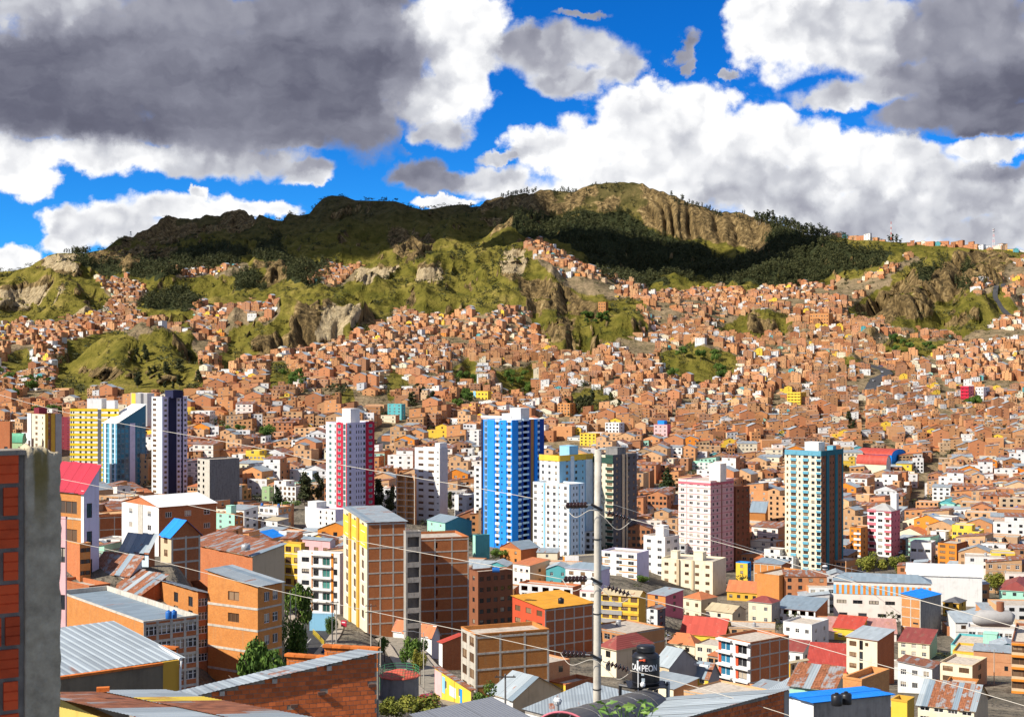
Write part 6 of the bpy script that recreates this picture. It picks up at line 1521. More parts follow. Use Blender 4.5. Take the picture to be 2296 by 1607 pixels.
FW = rad(31); wY = 8.4; wx = (135 - CU) / FP * wY
wall = empty('brick_wall', (wx, wY, -4.2), FW)       # local x runs along the wall, right end of the post at x = 0
tag(wall, 'shaded red brick wall with a broken concrete post at the left edge', 'wall')
cw = .200; ch = .188; ztop = 4.2 - .545
mb = MB(); mb.box(-3.2, -cw - .002, .022, .16, -2, ztop - .02); mb.obj('mortar', concrete('mortar_dark', (.24, .22, .185), 6), wall)
shared = {}


def wall_brick(parent, x, z, l, h, mat, d=.10, groove=True, key=None):
    k = (round(l, 3), round(h, 3), mat.name, groove)
    if k not in shared: shared[k] = brick_piece(l, h, d, groove).mesh('brick', mat)
    return link('brick', shared[k], parent, (x, RND.uniform(-.003, .004), z))


for r in range(14):
    z = ztop - (r + 1) * ch + .01; e = -cw - .03 - RND.uniform(0, .012); L0 = .30
    xs = []
    x = e - (.080 if r % 2 else .26)
    wall_brick(wall, x, z, e - x, ch - .026, CLAY_D)
    for i in range(3):
        wall_brick(wall, x - .024 - L0, z, L0, ch - .026, CLAY_D); x -= .024 + L0
# the post: a lumpy cast concrete face with a broken, crumbling top
m, g, b = mat_new('post_concrete'); p = objc(g)
n = g.noise(p, 6, 7, .68); st = g.noise(g.vm('MULTIPLY', p, (9, 9, 1.0)), 1, 5, .6); x_, y_, z_ = g.sep(p)
col = g.ramp(n, [(.3, (.21, .175, .12)), (.5, (.36, .305, .215)), (.7, (.50, .43, .31))])
moss = g.m('MULTIPLY', g.m('MULTIPLY', g.ss(z_, ztop - .55, ztop - .12), g.ss(g.m('ABSOLUTE', g.m('ADD', g.m('MULTIPLY_ADD', g.m('SUBTRACT', st, .5),   .18, x_), .105)), .048, .018)), g.ss(st, .30, .5))
col = g.mix(g.m('MULTIPLY', moss, .8), col, (.16, .115, .015, 1)); col = g.mix(g.ss(z_, ztop - .012, ztop + .03), col, (.50, .42, .28, 1))
fin(g, b, col, .95, g.m('ADD', n, g.noise(p, 40, 3)), .012, .7)
nx, nz = 22, 150; X_, Z_ = np.meshgrid(np.linspace(-cw, 0, nx), np.linspace(-1.6, ztop, nz), indexing='ij')
edge = np.minimum(X_ + cw, -X_); bump = (fbm(X_ * 18, Z_ * 9, 4, 3) - .5) * .022 + (fbm(X_ * 70, Z_ * 50, 2, 8) - .5) * .008
Yf = -.012 + bump + np.clip(.02 - edge, 0, 1) ** 2 * 30 * .6
top = ztop + .0 + (fbm(X_ * 20, X_ * 0 + 3, 3, 12) - .35) * .075 - np.clip(.02 - edge, 0, 1) * 1.2
Zf = np.where(np.arange(nz)[None, :] == nz - 1, top, np.minimum(Z_, top - .004)); Xf = X_ + np.where((np.arange(nx) == nx - 1)[:, None], (fbm(Z_ * 14, Z_ * 0, 3, 4) - .5) * .022, 0)
F3 = np.stack([Xf, Yf, Zf], -1)
lay = [F3[:, -1] + np.array([0, k, 0]) * .0 + np.stack([np.zeros(nx), np.full(nx, k), (fbm(F3[:, -1, 0] * 24, np.full(nx, k * 24.), 3, 31) - .5) * .06], -1) for k in (.03, .07, .11, .15, .20)]
allv = [F3.reshape(-1, 3)]; idx = np.arange(nx * nz).reshape(nx, nz); q = [np.stack([idx[:-1, :-1], idx[1:, :-1], idx[1:, 1:], idx[:-1, 1:]], -1).reshape(-1, 4)]; prev = idx[:, -1]; nn_ = nx * nz
for l_ in lay:
    allv.append(l_); cur = np.arange(nn_, nn_ + nx); nn_ += nx; q.append(np.stack([prev[:-1], prev[1:], cur[1:], cur[:-1]], -1)); prev = cur
bk = np.stack([np.linspace(-cw, 0, nx), np.full(nx, .2), np.full(nx, -1.6)], -1); allv.append(bk); cur = np.arange(nn_, nn_ + nx); q.append(np.stack([prev[:-1], prev[1:], cur[1:], cur[:-1]], -1)); nn_ += nx
side = F3[-1]; s2 = side + np.array([0, .2, 0]); allv.append(s2); cur = np.arange(nn_, nn_ + nz); q.append(np.stack([idx[-1][:-1], cur[:-1], cur[1:], idx[-1][1:]], -1)); nn_ += nz
side = F3[0]; s2 = side + np.array([0, .2, 0]); allv.append(s2); cur = np.arange(nn_, nn_ + nz); q.append(np.stack([cur[:-1], idx[0][:-1], idx[0][1:], cur[1:]], -1))
link('concrete_post', np_mesh('concrete_post', np.concatenate(allv), np.concatenate(q), m, smooth=True), wall)
for x, y in ((-.17, .05), (-.13, .14), (-.09, .06), (-.04, .13)):
    r = MB(); r.tube([(x, y, ztop - .1), (x + .004, y, ztop + .05 + RND.uniform(0, .03))], .006, 6); r.obj('rebar', RUSTM, wall)
mb = MB(); mb.box(-3.2, -cw, -.01, .18, ztop - .016, ztop + .012); mb.obj('mortar_cap', MORT, wall)

# ------------------------------------------------------------------ brick lean-to wall in the middle of the bottom edge
def brick_building(name, label, uL, vL, YL, uR, vR, YR, depth, rows, bl, bh, mat, roofm, group=None, holes=(), over=.18, roof_drop=.6, limit=300, side_d=6):
    """wall seen from the front between two top points; every brick a piece, roof of separate sheets sloping away"""
    A = pt(uL, vL, YL); Bp = pt(uR, vR, YR); d = Vector((Bp.x - A.x, Bp.y - A.y, 0)); L = d.length; d.normalize(); ang_ = math.atan2(d.y, d.x)
    root = empty(name, (A.x, A.y, 0), ang_); tag(root, label, 'building', group)
    slope = (Bp.z - A.z) / L; zb = min(A.z, Bp.z) - rows * bh
    m1 = MB(); m1.quad((0, .012, zb - 6), (L, .012, zb - 6), (L, .012, Bp.z), (0, .012, A.z)); k = roof_drop; m1.quad((L, .012, zb - 6), (L, side_d, zb - 6), (L, side_d, Bp.z - k), (L, .012, Bp.z)); m1.quad((0, side_d, zb - 6), (0, .012, zb - 6), (0, .012, A.z), (0, side_d, A.z - k)); m1.quad((L, side_d, zb - 6), (0, side_d, zb - 6), (0, side_d, A.z - k), (L, side_d, Bp.z - k))
    m1.obj('mortar_bed', MORT, root)
    left = []; n = 0; zmax = max(A.z, Bp.z)
    for r in range(int((zmax - zb) / bh) + 1):
        z = zmax - (r + 1) * bh; x = -bl * (.5 if r % 2 else 0)
        while x < L - .02:
            x0 = max(x, 0); x1 = min(x + bl - .018, L - .01); t = A.z + slope * x0
            if x1 - x0 > .05 and z + bh < max(t, A.z + slope * x1) + .02 and not any(abs((x0 + x1) / 2 - hx) < .12 and abs(z + bh / 2 - hz) < bh * .5 for hx, hz in holes):
                if n < limit: wall_brick(root, x0, z, round(x1 - x0, 2), bh - .018, mat, .06, False); n += 1
                else: left.append((x0, z, x1 - x0))
            x += bl
    if left:
        m2 = MB()
        for x0, z, l in left: m2.box(x0, x0 + l, 0, .02, z, z + bh - .018)
        o = m2.obj('brick_field', mat, root); o['kind'] = 'stuff'
    for hx, hz in holes:
        m3 = MB(); m3.box(hx - .10, hx + .13, -.12, .02, hz - .05, hz + .05); m3.obj('joist_end', RUSTM, root)
    return root, L, A, Bp, slope


def sheet_roof(root, L, zl, zr, depth, drop, mats, ns, over=.2, thick=.02, waves=6, skew=0.0):
    """ns corrugated sheets side by side along x, each its own piece with real waves"""
    w = (L + over * 2) / ns
    for i in range(ns):
        mb = MB(); x0 = -over + i * w - .02; N = waves * 4
        for k in range(N):
            xa, xb = x0 + (w + .04) * k / N, x0 + (w + .04) * (k + 1) / N
            za, zb_ = [zl + (zr - zl) * (x / L) + .05 + .006 * math.sin(k_ / 4 * math.tau) for x, k_ in ((xa, k), (xb, k + 1))]
            mb.quad((xa, -over, za), (xb, -over, zb_), (xb + skew, depth, zb_ - drop), (xa + skew, depth, za - drop))
        o = mb.obj('roof_sheet', mats[i % len(mats)] if not callable(mats) else mats(i), root, smooth=True); o.location.z = (i % 2) * .006


bb, L, A_, B_, sl = brick_building('brick_lean_to', 'brick lean-to wall with dark joist ends under a sloping tin roof', 300, 1592, 45.5, 845, 1464, 47.8, 5, 16, .245, .152, CLAY_R, TIN, holes=[(5.1, -11.45), (4.35, -11.62), (3.5, -11.82), (2.6, -12.0), (6.0, -11.1), (7.7, -10.95)], limit=300, roof_drop=.85, side_d=4.2)
sheet_roof(bb, L, A_.z, B_.z, 4.4, .80, [TIN, TINP, TIN], 9, .16)
for x in (2.7, 4.4, 6.2): m3 = MB(); m3.box(x, x + .16, -.08, .3, A_.z + sl * x - .17, A_.z + sl * x - .02); m3.obj('rafter_end', CONL, bb)


def parapet(label, uL, uR, vt, Y, rows, Y2=None):
    Y2 = Y2 or Y; A = pt(uL, vt, Y); Bp = pt(uR, vt, Y2); d = Vector((Bp.x - A.x, Bp.y - A.y, 0)); L = d.length
    root = empty('parapet_wall', (A.x, A.y, 0), math.atan2(d.y, d.x)); tag(root, label, 'wall'); bl, bh = .262, .165
    n = max(1, round(L / .42))
    for i in range(n):
        mb = MB(); mb.prism([(-.0, 0), (L / n - .012, 0), (L / n - .012, .085), (0, .10)], -.10, .22); mb.obj('coping_tile', CLAY_O, root, (i * L / n, 0, A.z - .10))
    m1 = MB(); m1.box(.06, L - .06, .012, .14, A.z - .1 - rows * bh - 3, A.z - .1); m1.obj('mortar_bed', MORT, root)
    for r in range(rows):
        z = A.z - .1 - (r + 1) * bh; x = .05 - bl * (.5 if r % 2 else 0)
        while x < L - .08:
            x0 = max(x, .05); x1 = min(x + bl - .022, L - .05)
            if x1 - x0 > .06: wall_brick(root, x0, z, round(x1 - x0, 2), bh - .022, CLAY_O, .06, False)
            x += bl
    return root


parapet('lower stepped parapet with orange coping at the brick lean-to', 640, 733, 1464, 54.5, 4, 54.0)
parapet('higher stepped parapet with orange coping behind the brick lean-to', 725, 850, 1444, 56.0, 5, 55.4)
parapet('orange coped parapet touching the broken concrete post', 128, 277, 1409, 66, 5, 65)
parapet('orange coped parapet below the brick workshop terrace', 274, 397, 1440, 65, 5, 64)

# pale tin roof with the orange verge and the grey rendered wall
A = pt(128, 1517, 57.5); Bq = pt(366, 1484, 60.5); d = Vector((Bq.x - A.x, Bq.y - A.y, 0)); L = d.length
root = empty('tin_roofed_house', (A.x, A.y, 0), math.atan2(d.y, d.x)); tag(root, 'house with a pale corrugated roof and orange brick verge by the post', 'house')
m1 = MB(); m1.box(-1, L, .02, 7, A.z - 6, A.z - .12); m1.obj('wall', concrete('mouldy_render', (.20, .17, .12)), root)
m1 = MB(); m1.box(L + .004, L + .75, .02, 6, A.z - 6, A.z - .05); m1.obj('side_wall', P['ochre'], root)
for i in range(10): mb = MB(); mb.prism([(0, 0), (L / 10 - .012, 0), (L / 10 - .012, .10), (0, .10)], -.06, .20); mb.obj('verge_brick', CLAY_O, root, (i * L / 10, 0, A.z - .11 + (Bq.z - A.z) * i / 10))
rm_l = [TINP, TINP, TIN, TINP, TINR]
for i in range(6):
    mb = MB(); x0 = -1.2 + i * (L + 2.3) / 6; w = (L + 2.3) / 6 + .03
    for k in range(24):
        xa, xb = x0 + w * k / 24, x0 + w * (k + 1) / 24; za, zb2 = [.006 * math.sin(q_ / 4 * math.tau) for q_ in (k, k + 1)]
        mb.quad((xa, .16, A.z - .02 + za), (xb, .16, A.z - .02 + zb2), (xb, 7.4, A.z + .55 + zb2), (xa, 7.4, A.z + .55 + za))
    mb.obj('roof_sheet', TINP if i != 1 else TIN, root, smooth=True)
for i in range(3):
    mb = MB(); x0 = -1.2 + i * .9
    for k in range(20): 
        xa, xb = x0 + .9 * k / 20, x0 + .9 * (k + 1) / 20; za, zb2 = [.006 * math.sin(q_ / 4 * math.tau) for q_ in (k, k + 1)]
        mb.quad((xa, 5.6, A.z + .50 + za), (xb, 5.6, A.z + .50 + zb2), (xb, 9.2, A.z + .80 + zb2), (xa, 9.2, A.z + .80 + za))
    mb.obj('rusty_sheet', TINR, root, smooth=True)
mb = MB(); mb.tube([(L + .8, 0, A.z - .02), (L + 1.3, 6.5, A.z + .3)], .07, 8); mb.obj('gutter', FRW, root)
mb = MB(); mb.tube([(L + .85, .0, A.z - .1), (L + .78, -.02, A.z - .5), (L + .78, -.02, A.z - 4)], .05, 8); mb.obj('downpipe', FRW, root)
# rusty patchwork roof over a yellow wall at the bottom left
A = pt(120, 1556, 34.5); Bq = pt(470, 1634, 28.5); d = Vector((Bq.x - A.x, Bq.y - A.y, 0)); L = d.length
root = empty('rusty_roofed_house', (A.x, A.y, 0), math.atan2(d.y, d.x)); tag(root, 'house with a patchwork rusty roof over a yellow rendered wall, bottom left', 'house')
m1 = MB(); m1.box(-1, L, .12, .4, A.z - 5, A.z - .12); m1.obj('wall', plaster('rough_yellow', (.60, .42, .10), .5), root)
MX = [TINR, TIN, TINR, TINP, TINR, TIN, TINR]
for i in range(9):
    for j in range(2):
        mb = MB(); w = (L + 1.4) / 9; x0 = -.9 + i * w; y0, y1 = (-.25, 1.6) if j == 0 else (1.5, 3.35)
        for k in range(24):
            xa, xb = x0 + (w + .03) * k / 24, x0 + (w + .03) * (k + 1) / 24; f = lambda x, y, q_: A.z + (Bq.z - A.z) * x / L - .02 - y * .13 + .006 * math.sin(q_ / 4 * math.tau) + (.02 if j else 0)
            mb.quad((xa, y0, f(xa, y0, k)), (xb, y0, f(xb, y0, k + 1)), (xb + .1, y1, f(xb, y1, k + 1)), (xa + .1, y1, f(xa, y1, k)))
        mb.obj('roof_sheet', MX[(i * 2 + j * 3) % 7] if (i, j) != (2, 1) else tin('tin_yellow', (.62, .45, .05), amt=.2), root, smooth=True)
bz = empty('brick', pt(216, 1551, 34.2), rad(12)); lb = brick_piece(.30, .10, .14).obj('brick_body', CLAY_O, bz); tag(bz, 'loose hollow brick lying on the rusty patchwork roof', 'brick')
# tin roof wedge with brick wall, bottom right of centre
bb, L, A_, B_, sl = brick_building('brick_hut', 'brick hut under a long tin roof behind the leaves, bottom right of centre', 1440, 1632, 45.2, 1768, 1544, 50.0, 5, 12, .25, .155, CLAY_R, TINP, limit=300, roof_drop=1.4, side_d=4.6)
sheet_roof(bb, L, A_.z, B_.z, 5.6, 1.25, [TINP, TIN, TINP], 8, .18, skew=-.9)
mb = MB(); mb.box(L - .25, L + .02, -.012, .25, B_.z - 4, B_.z - .05); mb.obj('corner_post', CON, bb)

# ------------------------------------------------------------------ grey vault roof, turbine vent, low grey roof
mv = plain('vault_sheet', (.10, .095, .09), .55, spec=.35)
root = empty('vault_roof', (0, 0, 0)); tag(root, 'grey translucent barrel vault roof with a red arched rim at the bottom edge', 'roof')
P0 = pt(1262, 1652, 42); P1 = pt(1452, 1590, 53); ax = (P1 - P0); n_ = Vector((ax.y, -ax.x, 0)).normalized(); Rv = .92
for s_ in range(6):
    mb = MB()
    for k in range(16):
        a0, a1 = math.pi * k / 16, math.pi * (k + 1) / 16; q0 = P0 + ax * (s_ / 6 + .004); q1 = P0 + ax * ((s_ + 1) / 6 - .004)
        f = lambda q, a: tuple(q + n_ * math.cos(a) * Rv + Vector((0, 0, math.sin(a) * Rv * .8)))
        mb.quad(f(q0, a0), f(q1, a0), f(q1, a1), f(q0, a1))
    mb.obj('vault_panel', mv, root, smooth=True)
    mb = MB(); mb.tube([tuple(P0 + ax * (s_ / 6) + n_ * math.cos(math.pi * k / 20) * (Rv + .01) + Vector((0, 0, math.sin(math.pi * k / 20) * (Rv * .8 + .01)))) for k in range(21)], .010 if s_ else .035, 6); mb.obj('rib', P['rose'] if s_ == 0 else COND, root)
x_v = pt(1250, 1572, 43); root = empty('roof_vent', x_v); tag(root, 'small round turbine vent on a metal pipe at the bottom edge', 'vent')
mb = MB(); mb.lathe([(.03, .13), (.10, .11), (.125, .03), (.10, -.06), (.06, -.10)], 14); mb.obj('turbine', FRW, root)
for k in range(12): mb = MB(); a = k / 12 * math.tau; mb.tube([(math.cos(a) * .05, math.sin(a) * .05, .13), (math.cos(a + .3) * .132, math.sin(a + .3) * .132, .03), (math.cos(a + .5) * .09, math.sin(a + .5) * .09, -.08)], .008, 4); mb.obj('vane', FRA, root)
mb = MB(); mb.tube([(0, 0, -.09), (0, 0, -1.2)], .06, 10); mb.obj('pipe', FRA, root)
A = pt(1052, 1672, 43); root = empty('grey_shed', A, rad(28)); tag(root, 'grey sheet roofed shed at the bottom edge right of the street', 'shed')
m1 = MB(); m1.box(0, 2.6, .1, 4, -5, -.1); m1.obj('wall', P['palegrey'], root); sheet_roof(root, 2.6, -.02, .18, 4.0, -.1, [plain('grey_sheet', (.17, .18, .20), .5)], 5, .2)

# ------------------------------------------------------------------ concrete power pole, insulator strings, lines
PY = 52.0; PT = pt(1341, 1009, PY); gp = float(ground(PT.x, PY)); lean = -.09
pole = empty('power_pole', (PT.x + lean, PY, gp)); tag(pole, 'tall round concrete power pole in the middle of the picture', 'power pole')
Hp = PT.z - gp; mb = MB(); mb.tube([(-lean * k / 8, 0, Hp * k / 8) for k in range(9)], .165, 24, r2=.128); mb.obj('shaft', concrete('pole_concrete', (.46, .42, .35), 2), pole, smooth=True)
mb = MB(); mb.lathe([(.13, 0), (.12, .03)], 24, (-lean, 0, Hp)); mb.obj('cap', CONL, pole)
for v in (1209, 1376, 1545):
    f_ = (Zv(v, PY) - gp) / Hp; mb = MB(); mb.lathe([(.155, 0), (.162, 0), (.162, .035), (.155, .035)], 20, (-lean * f_, 0, Hp * f_)); mb.obj('band', BLACK, pole)
PIN = {'top': (1135, (1268, 1133), (1414, 1163)), 'middle': (1300, (1263, 1298), (1414, 1333)), 'bottom': (1470, (1259, 1463), (1412, 1502))}
PORC = plain('brown_porcelain', (.030, .012, .010), .22, spec=.6)


def at_pole(v): f = (Zv(v, PY) - gp) / Hp; return Vector((PT.x + lean - lean * f, PY, Zv(v, PY)))


def wire(label, pts, r=.013, name='power_line', mat=WIRE):
    mb = MB(); Q = [Vector(p) for p in pts]; out = []
    for i in range(len(Q) - 1):
        p0, p1, p2, p3 = Q[max(i - 1, 0)], Q[i], Q[i + 1], Q[min(i + 2, len(Q) - 1)]
        for k in range(8):
            t = k / 8; out.append(.5 * ((2 * p1) + (p2 - p0) * t + (2 * p0 - 5 * p1 + 4 * p2 - p3) * t * t + (3 * p1 - p0 - 3 * p2 + p3) * t ** 3))
    out.append(Q[-1]); mb.tube(out, r, 5); o = mb.obj(name, mat, smooth=True); tag(o, label, 'power line' if name == 'power_line' else 'cable'); return o


LINES = {'top': ([(-60, 868, 80), (168, 929, 74), (560, 1000, 66), (731, 1036, 62), (1121, 1103, 55)], [(1682, 1235, 50), (1842, 1284, 48), (2016, 1332, 46), (2190, 1380, 44), (2400, 1440, 42)]),
         'middle': ([(-40, 1040, 80), (134, 1073, 76), (244, 1095, 73), (560, 1161, 66), (770, 1206, 61), (1050, 1258, 56)], [(1575, 1374, 51), (1681, 1406, 50), (1855, 1456, 48), (2016, 1501, 46), (2190, 1550, 44), (2360, 1600, 42)]),
         'bottom': ([(-40, 1165, 80), (136, 1208, 76), (321, 1249, 72), (560, 1309, 66), (748, 1352, 62), (1055, 1417, 56)], [(1520, 1528, 51), (1620, 1557, 50), (1760, 1600, 48), (1900, 1650, 46)])}
for lev, (v, le, ri) in PIN.items():
    c = at_pole(v); mb = MB()
    mb.lathe([(.172, -.10), (.178, -.10), (.178, .02), (.172, .02)], 20, (c.x - pole.location.x, 0, c.z - gp)); mb.obj('clamp', STEEL, pole)
    mb = MB(); mb.tube([(c.x - pole.location.x - .25, -.17, c.z - gp + .10), (c.x - pole.location.x + .16, -.17, c.z - gp - .13)], .05, 8); mb.obj('cross_bracket', BLACK, pole)
    for side, e in (('left', le), ('right', ri)):
        a = c + Vector((-.26 if side == 'left' else .2, -.17, .08 if side == 'left' else -.16)); bpt = pt(e[0], e[1], PY + (1.0 if side == 'left' else -.4)); dv = (bpt - a); Ln = dv.length
        root = empty('insulator_string', a); root.rotation_mode = 'QUATERNION'; root.rotation_quaternion = dv.to_track_quat('Z', 'Y')
        tag(root, f'brown disc insulator string, {lev} row, {side} of the concrete pole', 'insulator', 'insulator strings on the concrete pole')
        mb = MB(); mb.tube([(0, 0, 0), (0, 0, Ln)], .02, 6); mb.obj('rod', STEEL, root)
        for k in range(6): mb = MB(); z = Ln * (.20 + .68 * k / 5); mb.lathe([(.02, -.05), (.045, -.04), (.115, .0), (.12, .02), (.07, .03), (.04, .06), (.02, .07)], 16, (0, 0, z)); mb.obj('disc', PORC, root, smooth=True)
        pts = [pt(*q) for q in LINES[lev][0 if side == 'left' else 1]]
        wire(f'{lev} power line running {side} from the concrete pole', pts + [bpt] if side == 'left' else [bpt] + pts)
    l, r_ = pt(le[0] - 2, le[1] + 1, PY + 1), pt(ri[0] + 4, ri[1] + 2, PY - .4)
    wire(f'slack jumper loop under the {lev} insulator strings', [l, pt(le[0] + 22, v + 24 if lev != 'bottom' else v + 20, PY), pt(1325, v + 8, PY - .3), pt(1352, v + 22, PY - .4), pt(1385, v + 52, PY - .4), r_], .012)

# ------------------------------------------------------------------ water tank on its steel stand
TY = 54.0; cT = pt(1448, 1531, TY); tk = empty('water_tank', cT); R_ = 31 / FP * TY; s = TY / FP
tag(tk, 'black ribbed water tank with white lettering on a steel stand', 'water tank')
mb = MB(); mb.lathe([(R_ * .96, 0), (R_, .03), (R_, .95 * 62 * s), (R_ * .97, 62.5 * s), (R_ * .86, 67 * s), (R_ * .72, 69 * s), (R_ * .66, 70 * s)], 40); mb.obj('body', BLACK, tk, smooth=True)
mb = MB(); mb.lathe([(R_ * .62, 70 * s), (R_ * .66, 71 * s), (R_ * .68, 75 * s), (R_ * .66, 77 * s), (R_ * .68, 79 * s), (R_ * .67, 83 * s), (R_ * .6, 85 * s)], 36); mb.obj('lid', BLACK, tk, smooth=True)
for k in range(3): mb = MB(); mb.lathe([(R_, 0), (R_ + .012, .012), (R_ + .012, .03), (R_, .042)], 40, (0, 0, (4 + k * 27.5) * s)); mb.obj('rib', BLACK, tk, smooth=True)
LETW = plain('white_print', (.72, .72, .72), .6)


def wrap_text(txt, zc, size, phi0, parent):
    cd = bpy.data.curves.new('lettering', 'FONT'); cd.body = txt; cd.size = size; cd.extrude = 0; cd.align_x = 'CENTER'; cd.offset = .006
    to = bpy.data.objects.new('lettering_source', cd); COL.objects.link(to)
    dg = C.evaluated_depsgraph_get(); me = bpy.data.meshes.new_from_object(to.evaluated_get(dg)); bpy.data.objects.remove(to)
    for v in me.vertices:
        a = phi0 + v.co.x * .72 / R_; z = zc + v.co.y
        v.co = (math.sin(a) * (R_ + .006), -math.cos(a) * (R_ + .006), z)
    me.materials.clear(); me.materials.append(LETW); return link('lettering', me, parent)


wrap_text('CAMPEON', 33 * s, .345, -.30, tk)
for (a0, a1, z0, z1, nm) in ((-.42, -.22, 24, 29, 'label_print'), (-.78, -.62, 42, 56, 'label_print'), (-.40, -.16, 10, 18, 'label_print')):
    mb = MB()
    for k in range(4): f = lambda a, z: (math.sin(a) * (R_ + .005), -math.cos(a) * (R_ + .005), z * s); x0, x1 = a0 + (a1 - a0) * k / 4, a0 + (a1 - a0) * (k + 1) / 4; mb.quad(f(x0, z0), f(x1, z0), f(x1, z1), f(x0, z1))
    mb.obj(nm, plain('pale_print', (.34, .40, .44), .6) if z0 != 42 else LETW, tk)
mb = MB(); mb.tube([(-.30, -R_ * .96, 57 * s), (-.12, -R_ * 1.02, 58 * s)], .03, 8); mb.lathe([(.05, -.04), (.055, 0), (.04, .05)], 10, (-.10, -R_ * 1.0, 58 * s)); mb.obj('valve', P['red'], tk)
mb = MB(); mb.tube([(-.335, -R_ * 1.0, 56 * s), (-.335, -R_ * 1.02, -1.6)], .02, 8); mb.tube([(-.43, -R_ * 1.0, -.18), (-.43, -R_ * 1.0, -1.7)], .024, 8); mb.obj('pipe', FRW, tk)
mb = MB(); mb.lathe([(.08, -.02), (.10, .03), (.09, .10), (.05, .15)], 12, (-.16, -R_ * 1.0, .02)); mb.obj('tap', FRW, tk)
sd = empty('tank_stand', (cT.x, cT.y, cT.z - .03)); tag(sd, 'black steel stand carrying the black water tank', 'stand'); ST = plain('black_steel', (.02, .02, .022), .45, .3)
for nm, pts, r_ in (('beam', [(-1.0, .1, -.06), (0.02, -.66, -.09)], .06), ('beam', [(0.02, -.66, -.09), (.86, .15, -.03)], .06), ('beam', [(-.8, .6, -.06), (.8, .6, -.06)], .05), ('post', [(0.02, -.66, -.1), (0.02, -.66, -2.2)], .075), ('brace', [(0.02, -.66, -.62), (-.42, -.35, -.16)], .03), ('brace', [(0.02, -.66, -.62), (.40, -.33, -.14)], .03), ('brace', [(0.02, -.66, -.52), (.30, -.42, -.14)], .025), ('post', [(.86, .15, .06), (.86, .15, -3.0)], .075), ('post', [(-.95, .3, -.06), (-.95, .3, -3)], .06)):
    mb = MB(); mb.tube(pts, r_, 6 if nm != 'post' else 4); mb.obj(nm, ST if pts[0][0] < .8 else FRA, sd)
mb = MB(); mb.box(-.72, .72, -.6, .62, -.03, .0); mb.obj('platform', ST, sd)

# ------------------------------------------------------------------ leaves reaching into the picture from below
lf = empty('leafy_plant', pt(1408, 1640, 10.0)); tag(lf, 'blurred green lobed leaves poking up at the bottom edge', 'plant')
LM = plain('leaf_blade', (.10, .20, .03), .55, nz=.35); LM2 = plain('leaf_blade_pale', (.17, .27, .05), .5, nz=.3)
r6 = random.Random(9); s10 = 10.0 / FP
def blade(l, w):
    mb = MB(); out = [(0, 0), (.28, .30), (.42, .20), (.55, .52), (.70, .30), (1.0, .10)]
    for a, b_ in zip(out[:-1], out[1:]):
        for sg in (1, -1):
            q = [(a[0] * l, 0, -a[0] ** 2 * l * .25), (b_[0] * l, 0, -b_[0] ** 2 * l * .25), (b_[0] * l, sg * b_[1] * w, -b_[0] ** 2 * l * .25 + b_[1] * w * .3), (a[0] * l, sg * a[1] * w, -a[0] ** 2 * l * .25 + a[1] * w * .3)]
            mb.quad(*(q if sg == 1 else q[::-1]))
    return mb
BL = [blade(1, .42).mesh('leaf', LM), blade(1, .5).mesh('leaf', LM2)]
for (du, dv, sz) in ((-52, -62, 26), (-40, -44, 30), (-64, -40, 26), (-58, -22, 26), (-18, -66, 30), (-6, -52, 30), (-20, -40, 26), (4, -30, 28), (30, -66, 26), (44, -54, 30), (26, -44, 26), (58, -40, 28), (46, -30, 26), (64, -24, 26), (-36, -24, 26), (20, -22, 26), (34, -12, 26), (-10, -14, 26)):
    base = Vector((du * s10, r6.uniform(-.2, .2), -dv * s10))
    for k in range(3):
        o = link('leaf', r6.choice(BL), lf, base, (r6.uniform(.2, 1.0), r6.uniform(-.6, .1), r6.uniform(0, 6.28)), (sz * s10 * r6.uniform(.8, 1.15),) * 3)
    mb = MB(); mb.tube([(du * s10 * .5, 0, -.25), (du * s10 * .8, 0, -dv * s10 * .6), tuple(base)], .004, 5); mb.obj('stem', LM, lf)

# ------------------------------------------------------------------ street things
def gp_(u, v, Y=None):
    Y = Y or depth_of(u, v); x = (u - CU) / FP * Y; return Vector((x, Y, float(ground(x, Y))))


def lamp(label, u, vt, vb, Y=None, arm=1.6, side=1):
    p = gp_(u, vb, Y); h = Zv(vt, p.y) - p.z; root = empty('street_lamp', p); tag(root, label, 'street lamp')
    mb = MB(); mb.tube([(0, 0, -.5), (0, 0, h)], .10, 8, r2=.06); mb.obj('pole', CONL, root)
    mb = MB(); mb.tube([(0, 0, h - .3), (side * arm * .5, -.2, h + .15), (side * arm, -.3, h + .2)], .035, 6); mb.obj('arm', FRA, root)
    mb = MB(); mb.box(side * arm - .3, side * arm + .3, -.45, -.15, h + .13, h + .27); mb.obj('lamp_head', FRA, root)


def upole(label, u, vt, vb, Y=None, arms=1, mat=CONL):
    p = gp_(u, vb, Y); h = Zv(vt, p.y) - p.z; root = empty('utility_pole', p); tag(root, label, 'utility pole')
    mb = MB(); mb.tube([(0, 0, -.5), (0, 0, h)], .14, 8, r2=.09); mb.obj('pole', mat, root)
    for k in range(arms): mb = MB(); mb.box(-1.1, 1.1, -.16, -.06, h - .35 - k * 1.2, h - .23 - k * 1.2); mb.obj('cross_arm', FRD, root)
    for k in (-.9, 0, .9): mb = MB(); mb.lathe([(.04, 0), (.05, .08), (.02, .16)], 8, (k, -.1, h - .23)); mb.obj('insulator', PORC, root)


